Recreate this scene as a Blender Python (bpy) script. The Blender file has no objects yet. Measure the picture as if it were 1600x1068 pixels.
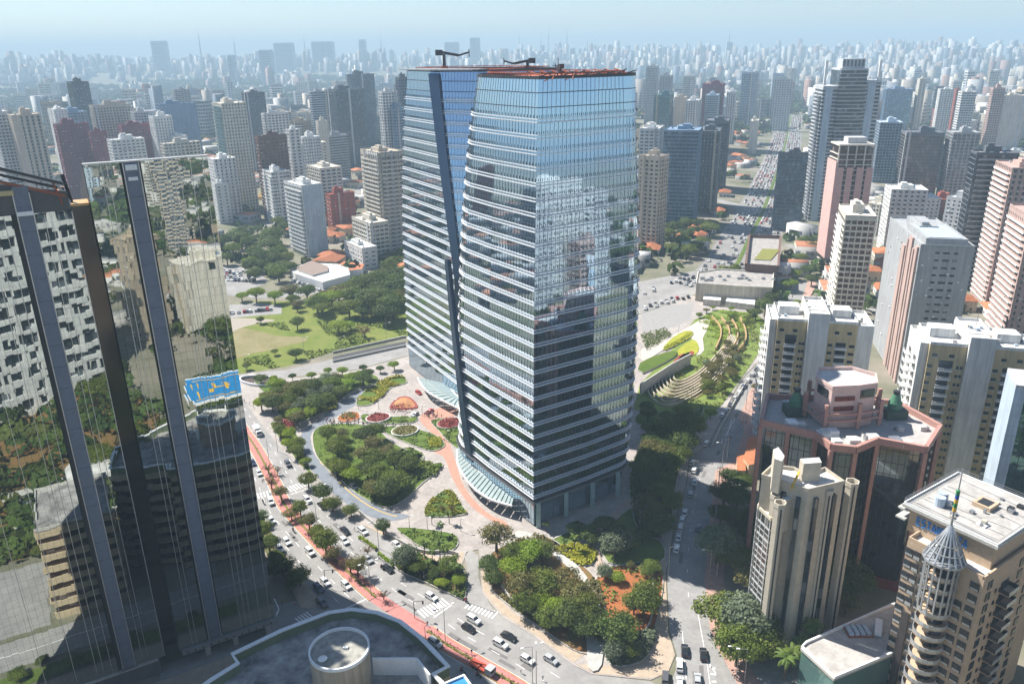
import bpy, math, random
import numpy as np
from mathutils import Matrix, Vector
random.seed(7); RNG=np.random.default_rng(11)
SC=bpy.context.scene
COL=SC.collection
rad=math.radians; sin=math.sin; cos=math.cos; pi=math.pi

# ---------------------------------------------------------------- camera
FPX=1227.; PITCH=rad(20.3); ROLL=rad(.86); CAMH=146.
def _basis():
    cp,sp,cr,sr=cos(PITCH),sin(PITCH),cos(ROLL),sin(ROLL)
    f=Vector((0,cp,-sp)); r0=Vector((1,0,0)); u0=Vector((0,sp,cp))
    return f, cr*r0-sr*u0, sr*r0+cr*u0
CF,CR,CU=_basis()
cam=bpy.data.cameras.new('camera'); co=bpy.data.objects.new('camera',cam); COL.objects.link(co)
M=Matrix.Identity(4)
for i in range(3): M[i][0]=CR[i]; M[i][1]=CU[i]; M[i][2]=-CF[i]
M[2][3]=CAMH
co.matrix_world=M; cam.lens=FPX/1600*36; cam.sensor_width=36; cam.clip_start=1; cam.clip_end=60000
SC.camera=co
# ---------------------------------------------------------------- sky, sun, exposure
SUN_AZ=-55; SUN_EL=50
w=bpy.data.worlds.new('World'); SC.world=w; w.use_nodes=True
nt=w.node_tree; bg=nt.nodes['Background']; sky=nt.nodes.new('ShaderNodeTexSky')
sky.sky_type='NISHITA'; sky.sun_disc=False; sky.sun_elevation=rad(SUN_EL); sky.sun_rotation=rad(SUN_AZ)
sky.air_density=1.0; sky.dust_density=.6; sky.ozone_density=2.0; sky.altitude=700
nt.links.new(sky.outputs[0],bg.inputs[0]); bg.inputs[1].default_value=.067
sl=bpy.data.lights.new('sun','SUN'); sl.energy=5.0; sl.angle=rad(.5); sl.color=(1,.955,.88)
so=bpy.data.objects.new('sun',sl); COL.objects.link(so)
_sd=Vector((sin(rad(SUN_AZ))*cos(rad(SUN_EL)),cos(rad(SUN_AZ))*cos(rad(SUN_EL)),sin(rad(SUN_EL))))
so.rotation_euler=(-_sd).to_track_quat('-Z','Y').to_euler(); so.location=_sd*600
SC.view_settings.view_transform='Standard'; SC.view_settings.look='None'; SC.view_settings.gamma=1
SC.view_settings.use_curve_mapping=False; SC.view_settings.exposure=1.06
SC.render.engine='CYCLES'
cy=SC.cycles; cy.max_bounces=7; cy.diffuse_bounces=3; cy.glossy_bounces=4; cy.transmission_bounces=3; cy.volume_bounces=0
cy.transparent_max_bounces=4; cy.caustics_reflective=False; cy.caustics_refractive=False
cy.use_adaptive_sampling=True; cy.adaptive_threshold=.02; cy.sample_clamp_indirect=4
cy.use_denoising=True

# ---------------------------------------------------------------- picture <-> place
def ray(x,y):
    return CF+CR*((x-800)/FPX)+CU*(-(y-534)/FPX)
def G(x,y,z=0.):
    d=ray(x,y); t=(z-CAMH)/d.z
    return Vector((d.x*t,d.y*t,z))
def PX(X,Y,Z=0.):
    v=Vector((X,Y,Z-CAMH)); k=v.dot(CF)
    if k<1: return (-9999,-9999)
    return (800+FPX*v.dot(CR)/k, 534-FPX*v.dot(CU)/k)
def height_at(X,Y,yt):
    lo,hi=0.,400.
    for _ in range(40):
        m=(lo+hi)/2
        if PX(X,Y,m)[1]>yt: lo=m
        else: hi=m
    return lo
def az(a): a=rad(a); return Vector((sin(a),cos(a),0))
def smooth(pts,n=6,closed=False):
    P=[Vector(p) for p in pts]; out=[]; N=len(P)
    rng=range(N) if closed else range(N-1)
    for i in rng:
        if closed: a,b,c,d=P[(i-1)%N],P[i],P[(i+1)%N],P[(i+2)%N]
        else: a,b,c,d=P[max(i-1,0)],P[i],P[i+1],P[min(i+2,N-1)]
        for k in range(n):
            t=k/n
            out.append(.5*((2*b)+(c-a)*t+(2*a-5*b+4*c-d)*t*t+(3*b-a-3*c+d)*t**3))
    if not closed: out.append(P[-1])
    return out
def inside(x,y,poly):
    c=False; j=len(poly)-1
    for i in range(len(poly)):
        xi,yi=poly[i][0],poly[i][1]; xj,yj=poly[j][0],poly[j][1]
        if (yi>y)!=(yj>y) and x<(xj-xi)*(y-yi)/(yj-yi)+xi: c=not c
        j=i
    return c

# ---------------------------------------------------------------- materials
MATS={}
def mat(name,col,rough=.7,metal=0.,var=.12,scale=.5,spec=.4,bump=0.,bscale=4.,col2=None,objvar=0.,attr=False,huevar=0.,wear=.12,streak=False):
    if name in MATS: return MATS[name]
    m=bpy.data.materials.new(name); m.use_nodes=True; nt=m.node_tree; N=nt.nodes; L=nt.links
    b=N['Principled BSDF']; b.inputs['Roughness'].default_value=rough; b.inputs['Metallic'].default_value=metal
    b.inputs['Specular IOR Level'].default_value=spec
    tc=N.new('ShaderNodeTexCoord'); geo=N.new('ShaderNodeNewGeometry')
    nz=N.new('ShaderNodeTexNoise'); nz.inputs['Scale'].default_value=scale; nz.inputs['Detail'].default_value=6; nz.inputs['Roughness'].default_value=.65
    L.new(geo.outputs['Position'],nz.inputs['Vector'])
    rp=N.new('ShaderNodeMapRange'); rp.inputs[1].default_value=.3; rp.inputs[2].default_value=.7
    L.new(nz.outputs[0],rp.inputs[0])
    mx=N.new('ShaderNodeMix'); mx.data_type='RGBA'
    c=Vector(col); 
    if col2 is None:
        mx.inputs[6].default_value=(*(c*(1-var)),1); mx.inputs[7].default_value=(*(c*(1+var)),1)
    else:
        mx.inputs[6].default_value=(*col,1); mx.inputs[7].default_value=(*col2,1)
    L.new(rp.outputs[0],mx.inputs[0]); out=mx.outputs[2]
    if wear:   # dirt: fine blotches, and runs down walls when streak is on
        vm=N.new('ShaderNodeVectorMath'); vm.operation='MULTIPLY'; vm.inputs[1].default_value=(1.1,1.1,.06) if streak else (scale*5,scale*5,scale*5)
        L.new(geo.outputs['Position'],vm.inputs[0]); n3=N.new('ShaderNodeTexNoise'); n3.inputs['Scale'].default_value=1; n3.inputs['Detail'].default_value=5; n3.inputs['Roughness'].default_value=.7
        L.new(vm.outputs[0],n3.inputs['Vector']); r3=N.new('ShaderNodeMapRange'); r3.inputs[1].default_value=.35; r3.inputs[2].default_value=.65; r3.inputs[3].default_value=1-wear; r3.inputs[4].default_value=1+wear*.4
        L.new(n3.outputs[0],r3.inputs[0]); m3=N.new('ShaderNodeMix'); m3.data_type='RGBA'; m3.blend_type='MULTIPLY'; m3.inputs[0].default_value=1
        L.new(out,m3.inputs[6]); L.new(r3.outputs[0],m3.inputs[7]); out=m3.outputs[2]
    if attr:
        at=N.new('ShaderNodeAttribute'); at.attribute_name='tint'
        m2=N.new('ShaderNodeMix'); m2.data_type='RGBA'; m2.blend_type='MULTIPLY'; m2.inputs[0].default_value=1
        L.new(out,m2.inputs[6]); L.new(at.outputs[0],m2.inputs[7]); out=m2.outputs[2]
    if objvar or huevar:
        oi=N.new('ShaderNodeObjectInfo'); hs=N.new('ShaderNodeHueSaturation')
        r1=N.new('ShaderNodeMapRange'); r1.inputs[3].default_value=1-objvar; r1.inputs[4].default_value=1+objvar
        L.new(oi.outputs['Random'],r1.inputs[0]); L.new(r1.outputs[0],hs.inputs['Value'])
        if huevar:
            wn=N.new('ShaderNodeTexWhiteNoise'); wn.noise_dimensions='1D'; L.new(oi.outputs['Random'],wn.inputs['W'])
            r2=N.new('ShaderNodeMapRange'); r2.inputs[3].default_value=.5-huevar; r2.inputs[4].default_value=.5+huevar
            L.new(wn.outputs[0],r2.inputs[0]); L.new(r2.outputs[0],hs.inputs['Hue'])
        L.new(out,hs.inputs['Color']); out=hs.outputs[0]
    L.new(out,b.inputs['Base Color'])
    if bump:
        n2=N.new('ShaderNodeTexNoise'); n2.inputs['Scale'].default_value=bscale; n2.inputs['Detail'].default_value=3
        L.new(geo.outputs['Position'],n2.inputs['Vector'])
        bp=N.new('ShaderNodeBump'); bp.inputs['Strength'].default_value=1; bp.inputs['Distance'].default_value=bump
        L.new(n2.outputs[0],bp.inputs['Height']); L.new(bp.outputs[0],b.inputs['Normal'])
    MATS[name]=m; return m
def glassmat(name,col,metal=1.,rough=.04,bump=0.,bscale=.6,cell=None,dark=.55):
    """coated curtain-wall glass: mirror-like, each room behind it a little different"""
    if name in MATS: return MATS[name]
    m=bpy.data.materials.new(name); m.use_nodes=True; nt=m.node_tree; N=nt.nodes; L=nt.links
    b=N['Principled BSDF']; b.inputs['Roughness'].default_value=rough; b.inputs['Metallic'].default_value=metal
    geo=N.new('ShaderNodeNewGeometry')
    if cell:
        tc=N.new('ShaderNodeTexCoord'); mp=N.new('ShaderNodeMapping'); mp.inputs['Scale'].default_value=cell
        mp.inputs['Location'].default_value=(.07,.07,.05)
        L.new(tc.outputs['Object'],mp.inputs[0])
        fl=N.new('ShaderNodeVectorMath'); fl.operation='FLOOR'; L.new(mp.outputs[0],fl.inputs[0])
        wn=N.new('ShaderNodeTexWhiteNoise'); wn.noise_dimensions='3D'; L.new(fl.outputs[0],wn.inputs['Vector'])
        rp=N.new('ShaderNodeValToRGB'); e=rp.color_ramp.elements
        e[0].position=0; e[0].color=(*[c*dark for c in col],1); e[1].position=.72; e[1].color=(*col,1)
        x=e.new(.86); x.color=(*[min(.5,c*1.4+.03) for c in col],1); x=e.new(.97); x.color=(*[min(.6,c*1.6+.14) for c in col],1)
        L.new(wn.outputs[0],rp.inputs[0]); L.new(rp.outputs[0],b.inputs['Base Color'])
    else: b.inputs['Base Color'].default_value=(*col,1)
    if bump:
        n2=N.new('ShaderNodeTexNoise'); n2.inputs['Scale'].default_value=bscale; n2.inputs['Detail'].default_value=1.5
        L.new(geo.outputs['Position'],n2.inputs['Vector'])
        bp=N.new('ShaderNodeBump'); bp.inputs['Strength'].default_value=1; bp.inputs['Distance'].default_value=bump
        L.new(n2.outputs[0],bp.inputs['Height']); L.new(bp.outputs[0],b.inputs['Normal'])
    MATS[name]=m; return m
def leafmat(name,col,col2):
    m=mat(name,col,rough=.6,spec=.25,col2=col2,scale=.35,objvar=.16,huevar=.012)
    nt=m.node_tree; b=nt.nodes['Principled BSDF']; N=nt.nodes; L=nt.links
    tr=N.new('ShaderNodeBsdfTranslucent'); ms=N.new('ShaderNodeMixShader'); ms.inputs[0].default_value=.35
    src=b.inputs['Base Color'].links[0].from_socket
    L.new(src,tr.inputs['Color']); out=N['Material Output']
    L.new(b.outputs[0],ms.inputs[1]); L.new(tr.outputs[0],ms.inputs[2]); L.new(ms.outputs[0],out.inputs[0])
    return m
WALLC=dict(white=(.68,.68,.66),cream=(.62,.58,.5),beige=(.5,.44,.36),tan=(.42,.35,.26),grey=(.36,.37,.38),lgrey=(.5,.51,.52),
 dgrey=(.13,.14,.16),brown=(.17,.1,.08),brick=(.34,.1,.07),wine=(.2,.05,.07),pink=(.47,.34,.3),blue=(.2,.29,.4),pblue=(.42,.5,.58),
 black=(.04,.045,.05),teal=(.1,.2,.22),mustard=(.56,.45,.26),orange=(.6,.2,.06),concrete=(.5,.46,.38),sand=(.62,.47,.33))
def wallm(c): return mat('wall_'+c,WALLC[c],rough=.8,var=.1,scale=.16,spec=.2,wear=.26,streak=True)
GL=dict(dark=(.045,.06,.075),blue=(.05,.1,.16),teal=(.05,.12,.13),grey=(.09,.1,.11),bluebright=(.1,.2,.3),brown=(.08,.05,.04))
def winm(c): return glassmat('window_glass_'+c,GL[c],metal=.35,rough=.12,cell=(.52,.52,.33))
roofm=mat('roof_membrane',(.34,.32,.3),rough=.95,var=.3,scale=.35,spec=.1)
roofl=mat('roof_light',(.55,.54,.52),rough=.9,var=.2,scale=.4,spec=.1)
whitep=mat('white_paint',(.78,.78,.77),rough=.5,var=.04)
darkm=mat('dark_metal',(.05,.05,.055),rough=.5,metal=.4)
steel=mat('grey_steel',(.35,.36,.38),rough=.4,metal=.6)
rust=mat('rusty_steel',(.28,.09,.05),rough=.7)
concm=mat('pale_concrete',(.45,.44,.41),rough=.9,var=.15,scale=.6)
tilem=mat('terracotta_tiles',(.45,.16,.07),rough=.85,var=.3,scale=.8)
black=mat('black_rubber',(.02,.02,.02),rough=.8)

# ---------------------------------------------------------------- mesh helpers
class MB:
    def __init__(s): s.v=[]; s.f=[]; s.m=[]; s.mats=[]
    def mi(s,m):
        if m not in s.mats: s.mats.append(m)
        return s.mats.index(m)
    def poly(s,pts,m):
        k=len(s.v); s.v+=[tuple(p) for p in pts]; s.f.append(tuple(range(k,k+len(pts)))); s.m.append(s.mi(m))
    def hull(s,p,m):   # 8 points: bottom 4 ccw, top 4 ccw
        k=len(s.v); s.v+=[tuple(q) for q in p]; i=s.mi(m)
        for q in ((0,3,2,1),(4,5,6,7),(0,1,5,4),(1,2,6,5),(2,3,7,6),(3,0,4,7)):
            s.f.append(tuple(k+a for a in q)); s.m.append(i)
    def box(s,x0,x1,y0,y1,z0,z1,m):
        s.hull([(x0,y0,z0),(x1,y0,z0),(x1,y1,z0),(x0,y1,z0),(x0,y0,z1),(x1,y0,z1),(x1,y1,z1),(x0,y1,z1)],m)
    def bar(s,a,b,w,h,m):  # box between two points
        a=Vector(a); b=Vector(b); d=(b-a)
        if d.length<1e-6: return
        d.normalize(); up=Vector((0,0,1)) if abs(d.z)<.95 else Vector((0,1,0))
        r=d.cross(up).normalized()*w/2; u=r.cross(d).normalized()*h/2
        s.hull([a-r-u,a+r-u,b+r-u,b-r-u,a-r+u,a+r+u,b+r+u,b-r+u],m)
    def prism(s,pts,z0,z1,m,mt=None,bottom=True,taper=None):
        n=len(pts); k=len(s.v); i=s.mi(m); j=s.mi(mt or m)
        A=sum(pts[q][0]*pts[(q+1)%n][1]-pts[(q+1)%n][0]*pts[q][1] for q in range(n))
        if A<0: pts=list(pts)[::-1]
        tp=pts
        if taper is not None:
            cx=sum(p[0] for p in pts)/n; cyy=sum(p[1] for p in pts)/n
            tp=[(cx+(p[0]-cx)*taper,cyy+(p[1]-cyy)*taper) for p in pts]
        s.v+=[(p[0],p[1],z0) for p in pts]+[(p[0],p[1],z1) for p in tp]
        for q in range(n):
            r=(q+1)%n; s.f.append((k+q,k+r,k+n+r,k+n+q)); s.m.append(i)
        s.f.append(tuple(k+n+q for q in range(n))); s.m.append(j)
        if bottom: s.f.append(tuple(k+q for q in reversed(range(n)))); s.m.append(i)
    def cyl(s,x,y,z0,z1,r,m,n=12,r2=None,mt=None):
        r2=r if r2 is None else r2; k=len(s.v); i=s.mi(m); j=s.mi(mt or m)
        s.v+=[(x+r*cos(2*pi*q/n),y+r*sin(2*pi*q/n),z0) for q in range(n)]+[(x+r2*cos(2*pi*q/n),y+r2*sin(2*pi*q/n),z1) for q in range(n)]
        for q in range(n):
            t=(q+1)%n; s.f.append((k+q,k+t,k+n+t,k+n+q)); s.m.append(i)
        s.f.append(tuple(k+n+q for q in range(n))); s.m.append(j); s.f.append(tuple(k+q for q in reversed(range(n)))); s.m.append(i)
    def wall(s,line,z0,z1,t,m,closed=False):  # wall of thickness t along a polyline
        P=[Vector((p[0],p[1],0)) for p in line]; n=len(P); O=[]
        for i in range(n):
            a=P[(i-1)%n] if (closed or i>0) else P[i]; b=P[(i+1)%n] if (closed or i<n-1) else P[i]
            d=(b-a); d.normalize(); O.append(Vector((-d.y,d.x,0))*t/2)
        for i in range(n if closed else n-1):
            j=(i+1)%n; a,b=P[i],P[j]; oa,ob=O[i],O[j]
            s.hull([(*(a-oa).xy,z0),(*(b-ob).xy,z0),(*(b+ob).xy,z0),(*(a+oa).xy,z0),(*(a-oa).xy,z1),(*(b-ob).xy,z1),(*(b+ob).xy,z1),(*(a+oa).xy,z1)],m)
    def mesh(s,name,sm=False):
        me=bpy.data.meshes.new(name); me.from_pydata(s.v,[],s.f)
        for m in s.mats: me.materials.append(m)
        me.polygons.foreach_set('material_index',s.m)
        if sm: me.polygons.foreach_set('use_smooth',[True]*len(me.polygons))
        me.update(); return me
    def build(s,name,parent=None,loc=(0,0,0),rot=0,sm=False,**kw):
        return ob(name,s.mesh(name,sm),parent,loc,rot,**kw)
def ob(name,me,parent=None,loc=(0,0,0),rot=0,label=None,cat=None,group=None,kind=None):
    o=bpy.data.objects.new(name,me); COL.objects.link(o)
    o.location=loc; o.rotation_euler=(0,0,rot)
    if parent: o.parent=parent
    if label: o['label']=label
    if cat: o['category']=cat
    if group: o['group']=group
    if kind: o['kind']=kind
    return o
def empty(name,label,cat,loc=(0,0,0),rot=0,group=None):
    return ob(name,None,None,loc,rot,label,cat,group)
def copy_tree(o,parent=None):
    c=o.copy(); COL.objects.link(c); c.parent=parent
    for ch in CH.get(o.name,()): copy_tree(ch,c)
    return c
CH={}
HAZE=2.35e-4
def reg(o):   # remember children of a prototype (no scene scans later)
    CH[o.name]=[c for c in o.children]
    for c in CH[o.name]: reg(c)
def tri_mesh(name,V,F,mats,mi=None,tint=None,sm=False):
    me=bpy.data.meshes.new(name); V=np.asarray(V,np.float32); F=np.asarray(F,np.int32); k=F.shape[1]
    me.vertices.add(len(V)); me.vertices.foreach_set('co',V.ravel())
    me.loops.add(F.size); me.loops.foreach_set('vertex_index',F.ravel())
    me.polygons.add(len(F)); me.polygons.foreach_set('loop_start',np.arange(0,F.size,k,dtype=np.int32))
    for m in mats: me.materials.append(m)
    if mi is not None: me.polygons.foreach_set('material_index',np.asarray(mi,np.int32))
    if tint is not None:
        a=me.attributes.new('tint','FLOAT_COLOR','FACE'); t=np.ones((len(F),4),np.float32); t[:,:3]=tint; a.data.foreach_set('color',t.ravel())
    me.update(); me.validate()
    return me
# landmarks used to say in words where things stand (picture position -> words)
LM=[]
def where(x,y,skip=None):
    best=min((l for l in LM if l[2]!=skip),key=lambda l:(l[0]-x)**2+((l[1]-y)*1.4)**2)
    dx=x-best[0]; dy=y-best[1]
    w='behind' if (dy<0 and abs(dy)*1.6>abs(dx)) else 'in front of' if (dy>0 and abs(dy)*1.6>abs(dx)) else ('left of' if dx<0 else 'right of')
    return w+' the '+best[2]
USED={}
def uniq(lab,x,y):
    if lab not in USED: USED[lab]=1; return lab
    ls=sorted(LM,key=lambda l:(l[0]-x)**2+((l[1]-y)*1.4)**2); seen=[]
    for l in ls:
        if l[2] in lab or l[2] in seen: continue
        seen.append(l[2]); c=lab+', towards the '+l[2]
        if len(c.split())>16: continue
        if c not in USED: USED[c]=1; return c
        if len(seen)>3: break
    return lab
LM+=[(470,430,'white arched hall'),(570,510,'mown field'),(608,655,'round red flower bed'),(633,675,'brown round planter'),(697,793,'triangular planter'),
(630,630,'orange soil mound'),(745,710,'curved glass canopy'),(690,600,'rear glass canopy'),(640,950,'red cycle crossing'),(530,1000,'round rooftop drum'),
(690,900,'palm island'),(860,860,'near tower corner'),(950,950,'red soil garden'),(1100,530,'terraced garden'),(1050,830,'row of parked white cars'),
(1240,800,'concrete finned office'),(1130,680,'sunlit street bend'),(1200,970,'big roadside trees'),(1320,1000,'flat glass-sided annexe'),(1480,880,'tan hotel tower'),
(1300,620,'pink framed office'),(1270,540,'nearer mustard block'),(1500,620,'farther mustard block'),(1150,450,'flat concrete hall'),(1200,330,'jammed avenue'),
(1295,200,'tall grey-white tower'),(1310,400,'netted pink tower'),(1450,450,'grey slab tower'),(590,310,'arched-crown beige tower'),(470,340,'white balcony block'),
(355,220,'cream tower with green balconies'),(540,190,'dark ribbed tower'),(120,160,'black stepped tower'),(1070,270,'white-capped blue tower'),(1425,240,'dark bridge-topped block'),
(1560,320,'dark louvred tower'),(40,230,'striped beige tower'),(280,190,'wide blue-grey slab'),(840,400,'near glass tower'),(660,300,'rear glass tower'),(200,500,'mirror facade'),
(470,680,'plaza grove'),(600,720,'plaza grove'),(455,600,'upper plaza wood'),(450,760,'planted median'),(540,870,'planted median'),(800,1030,'cycle lane'),(1040,980,'sandy corner pavement')]
grassm=mat('grass',(.07,.12,.02),rough=.95,col2=(.13,.17,.04),scale=.12,bump=.1,bscale=2,spec=.1)
drygrass=mat('dry_grass',(.16,.17,.05),rough=.95,col2=(.3,.24,.13),scale=.05,spec=.1,bump=.1,bscale=1)
asph=mat('asphalt',(.29,.28,.27),rough=.9,var=.18,scale=.09,spec=.15)
asphold=mat('old_asphalt',(.24,.235,.23),rough=.9,col2=(.33,.32,.31),scale=.15,spec=.15)
asphblue=mat('bluish_driveway',(.2,.22,.25),rough=.9,var=.15,scale=.3,spec=.15)
pavem=mat('plaza_paving',(.3,.27,.255),wear=.2,rough=.85,col2=(.43,.39,.36),scale=.12,spec=.2)
sidem=mat('sidewalk_sand',(.42,.34,.26),rough=.9,var=.15,scale=.5,spec=.15)
pinkm=mat('pink_paving',(.45,.25,.19),rough=.85,var=.12,scale=.4,spec=.15)
redm=mat('red_cycle_paint',(.46,.2,.18),rough=.85,var=.15,scale=.5,spec=.15)
linem=mat('road_paint',(.7,.7,.68),rough=.7,var=.12,scale=2)
yelm=mat('yellow_paint',(.7,.42,.05),rough=.7,var=.12,scale=2)
soilm=mat('red_soil',(.28,.09,.035),rough=.95,col2=(.38,.15,.06),scale=.3,spec=.1)
kerbm=mat('kerb_stone',(.45,.43,.4),rough=.9,var=.1)
orkerb=mat('orange_kerb',(.5,.26,.08),rough=.9,var=.15)
cityg=mat('city_ground',(.1,.12,.06),rough=.95,col2=(.3,.26,.22),scale=.018,spec=.1)
RES=[]   # ground areas kept free of the loose city fabric
def W(px,z=0,sm=0,closed=True):
    P=[G(x,y,z) for x,y in px]
    return smooth(P,sm,closed) if sm else P
def sheet(name,px,z,m,sm=0,th=0,world=False,kind='structure',res=False,parent=None,**kw):
    P=px if world else W(px,0,sm)
    b=MB()
    if th: b.prism([(p[0],p[1]) for p in P],z-th,z,kw.pop('side',kerbm),m,bottom=False)
    else:
        P=[(p[0],p[1],z) for p in P]
        A=sum(P[i][0]*P[(i+1)%len(P)][1]-P[(i+1)%len(P)][0]*P[i][1] for i in range(len(P)))
        b.poly(P if A>0 else P[::-1],m)
    if res: RES.append([(p[0],p[1]) for p in P])
    if parent: kind=None
    o=b.build(name,parent,kind=kind,**kw)
    # concave outlines: let Blender triangulate them properly
    import bmesh
    bm=bmesh.new(); bm.from_mesh(o.data); bmesh.ops.triangulate(bm,faces=[f for f in bm.faces if len(f.verts)>4]); bm.to_mesh(o.data); bm.free()
    return o
b=MB(); b.poly([(-15000,-9000,0),(15000,-9000,0),(15000,15000,0),(-15000,15000,0)],cityg); b.build('ground',kind='structure')

# --- avenue
MED=smooth(W([(355,632),(378,668),(400,700),(428,752),(446,790),(484,833),(530,880),(582,928),(618,953),(667,985),(700,1008),(750,1037),(806,1070),(880,1120)]),8)
AVR=W([(345,570),(372,612),(402,655),(439,700),(472,734),(492,762),(517,793),(557,818),(587,828),(619,844),(648,862),(640,880),(616,886),(660,912),(727,938),(752,930),(785,964),(833,993),(896,1039),(925,1053),(1017,1064),(1060,1090),(1100,1140)])
AVL=W([(290,640),(330,740),(403,829),(441,858),(460,880),(476,907),(520,955),(580,1000),(640,1040),(700,1085),(760,1140)])
o=sheet('road',[*AVR,*AVL[::-1]],.02,asph,world=True,res=True)
sheet('road',W([(250,960),(380,955),(500,930),(540,975),(420,1010),(250,1080)]),.012,asph,world=True,res=True)
STL=[(1062,1100),(1050,1062),(1056,1045),(1058,1023),(1046,985),(1042,893),(1046,879),(1056,814),(1073,758),(1079,713),(1107,696),(1132,648),(1152,606),(1166,586),(1196,556),(1206,530),(1226,480),(1240,440)]
STR=[(1262,440),(1245,490),(1222,535),(1204,562),(1192,579),(1171,611),(1155,652),(1163,672),(1146,721),(1118,735),(1108,820),(1101,904),(1109,980),(1120,1010),(1170,1100)]
sheet('road',W(STL)+W(STR),.03,asphold,world=True,res=True)
# kerbed pavements beside the streets
def strip(name,line,o0,o1,z,m,th=.12,parent=None,**kw):
    P=[Vector((p[0],p[1],0)) for p in line]; n=len(P); a=[];c=[]
    for i in range(n):
        d=(P[min(i+1,n-1)]-P[max(i-1,0)]).normalized(); nn=Vector((-d.y,d.x,0))
        a.append(P[i]+nn*o0); c.append(P[i]+nn*o1)
    b=MB(); lo,hi=z-th,z
    for i in range(n-1):
        q=[a[i],a[i+1],c[i+1],c[i]]
        if o1<o0: q=q[::-1]
        q=[Vector(v) for v in q]
        if (q[1]-q[0]).cross(q[2]-q[1]).z<0: q=q[::-1]
        if th: b.hull([(v.x,v.y,lo) for v in q]+[(v.x,v.y,hi) for v in q],m)
        else: b.poly([(v.x,v.y,hi) for v in q],m)
    return b.build(name,parent,**kw)
rc=W(STR[4:]); strip('pavement',rc,-.2,3.6,.14,sidem,kind='structure') if 0 else None
def side(line,w,m,z=.14):
    """pavement on the side of the line away from the road, chosen by sign of w"""
    return strip('pavement',line,0,w,z,m,kind='structure')
side(W(STR),5.5,mat('pinkish_pavement',(.42,.27,.22),rough=.9,var=.15,scale=.5))
side(AVL,-5,mat('grey_pavement',(.3,.28,.26),rough=.9,var=.15,scale=.5))
sheet('planting_verge',[(398,800),(408,806),(436,850),(470,905),(462,925),(440,900),(418,868),(400,840)],.2,mat('verge_soil',(.07,.09,.03),col2=(.14,.12,.05),rough=.95,scale=.5),th=.15)
sheet('pavement',[(460,900),(478,912),(498,935),(492,950),(470,950),(458,925)],.25,sidem,th=.2)
# --- the plaza slab round the towers
PL=[*[(p.x,p.y) for p in AVR[1:10]]]
plz=[(372,612),(402,655),(439,700),(472,734),(492,762),(517,793),(557,818),(587,828),(619,844),(648,862),(660,868),(700,884),(722,882),(729,862),(748,858),(750,877),(753,926),(785,964),(833,993),(896,1039),(925,1053),(1017,1062),(1044,1050),(1055,1023),(1044,985),(1040,893),(1044,879),(1054,814),(1071,758),(1077,713),(1105,696),(1130,648),(1150,606),(1164,586),(1194,556),(1203,530),(1190,484),(1130,468),(1080,462),(1000,492),(800,525),(700,545),(640,556),(560,578),(470,590),(420,592),(392,580),(378,590)]
sheet('pavement',plz,.15,pavem,th=.14,res=True)
# expressway behind the towers and field
sheet('road',[(340,590),(380,584),(450,577),(520,561),(634,536),(820,490),(1000,440),(1100,420),(1180,420),(1180,455),(1085,460),(1000,490),(820,530),(640,554),(560,576),(460,588),(385,605),(340,625)],.016,asph,res=True)
for k,(a_,b_) in enumerate([((520,552),(634,527)),((520,566),(634,541))]):
    A=G(*a_); B=G(*b_); mb=MB(); mb.bar(A+Vector((0,0,.6)),B+Vector((0,0,.6)),.5,1.2,concm)
    mb.build('retaining_wall',label=['low concrete wall between the mown field and the underpass road','low concrete wall along the nearer side of the underpass road'][k],cat='wall')
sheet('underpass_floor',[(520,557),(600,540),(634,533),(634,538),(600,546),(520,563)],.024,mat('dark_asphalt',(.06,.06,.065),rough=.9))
# field
sheet('field',[(330,480),(400,470),(520,470),(650,468),(650,521),(520,550),(450,572),(385,582),(330,590)],.03,mat('field_grass',(.12,.17,.03),rough=.95,col2=(.2,.21,.06),scale=.06,spec=.1,bump=.1,bscale=1),res=True)
sheet('field_bare_soil',[(340,512),(395,515),(430,524),(470,526),(480,532),(455,538),(425,546),(395,552),(365,562),(340,562)],.05,mat('bare_soil',(.18,.17,.07),rough=.95,col2=(.28,.24,.14),scale=.1,spec=.1),sm=4)
sheet('path',[(340,500),(380,497),(430,500),(400,506),(372,514),(340,530)],.06,mat('trodden_path',(.33,.29,.24),rough=.95,var=.1),sm=4)
sheet('car_park',[(340,415),(392,412),(420,440),(385,455),(340,452)],.03,asph,res=True)
sheet('car_park',[(340,478),(400,472),(440,478),(440,490),(360,497),(330,497)],.07,asph,res=True)
sheet('car_park',[(455,438),(510,455),(500,462),(440,452)],.04,asph,res=True)
# open ground right of the towers
sheet('car_park',[(1002,490),(1040,478),(1085,474),(1078,500),(1050,512),(1004,520)],.16,mat('pale_asphalt',(.3,.29,.28),rough=.9,var=.1),res=False)
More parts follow.
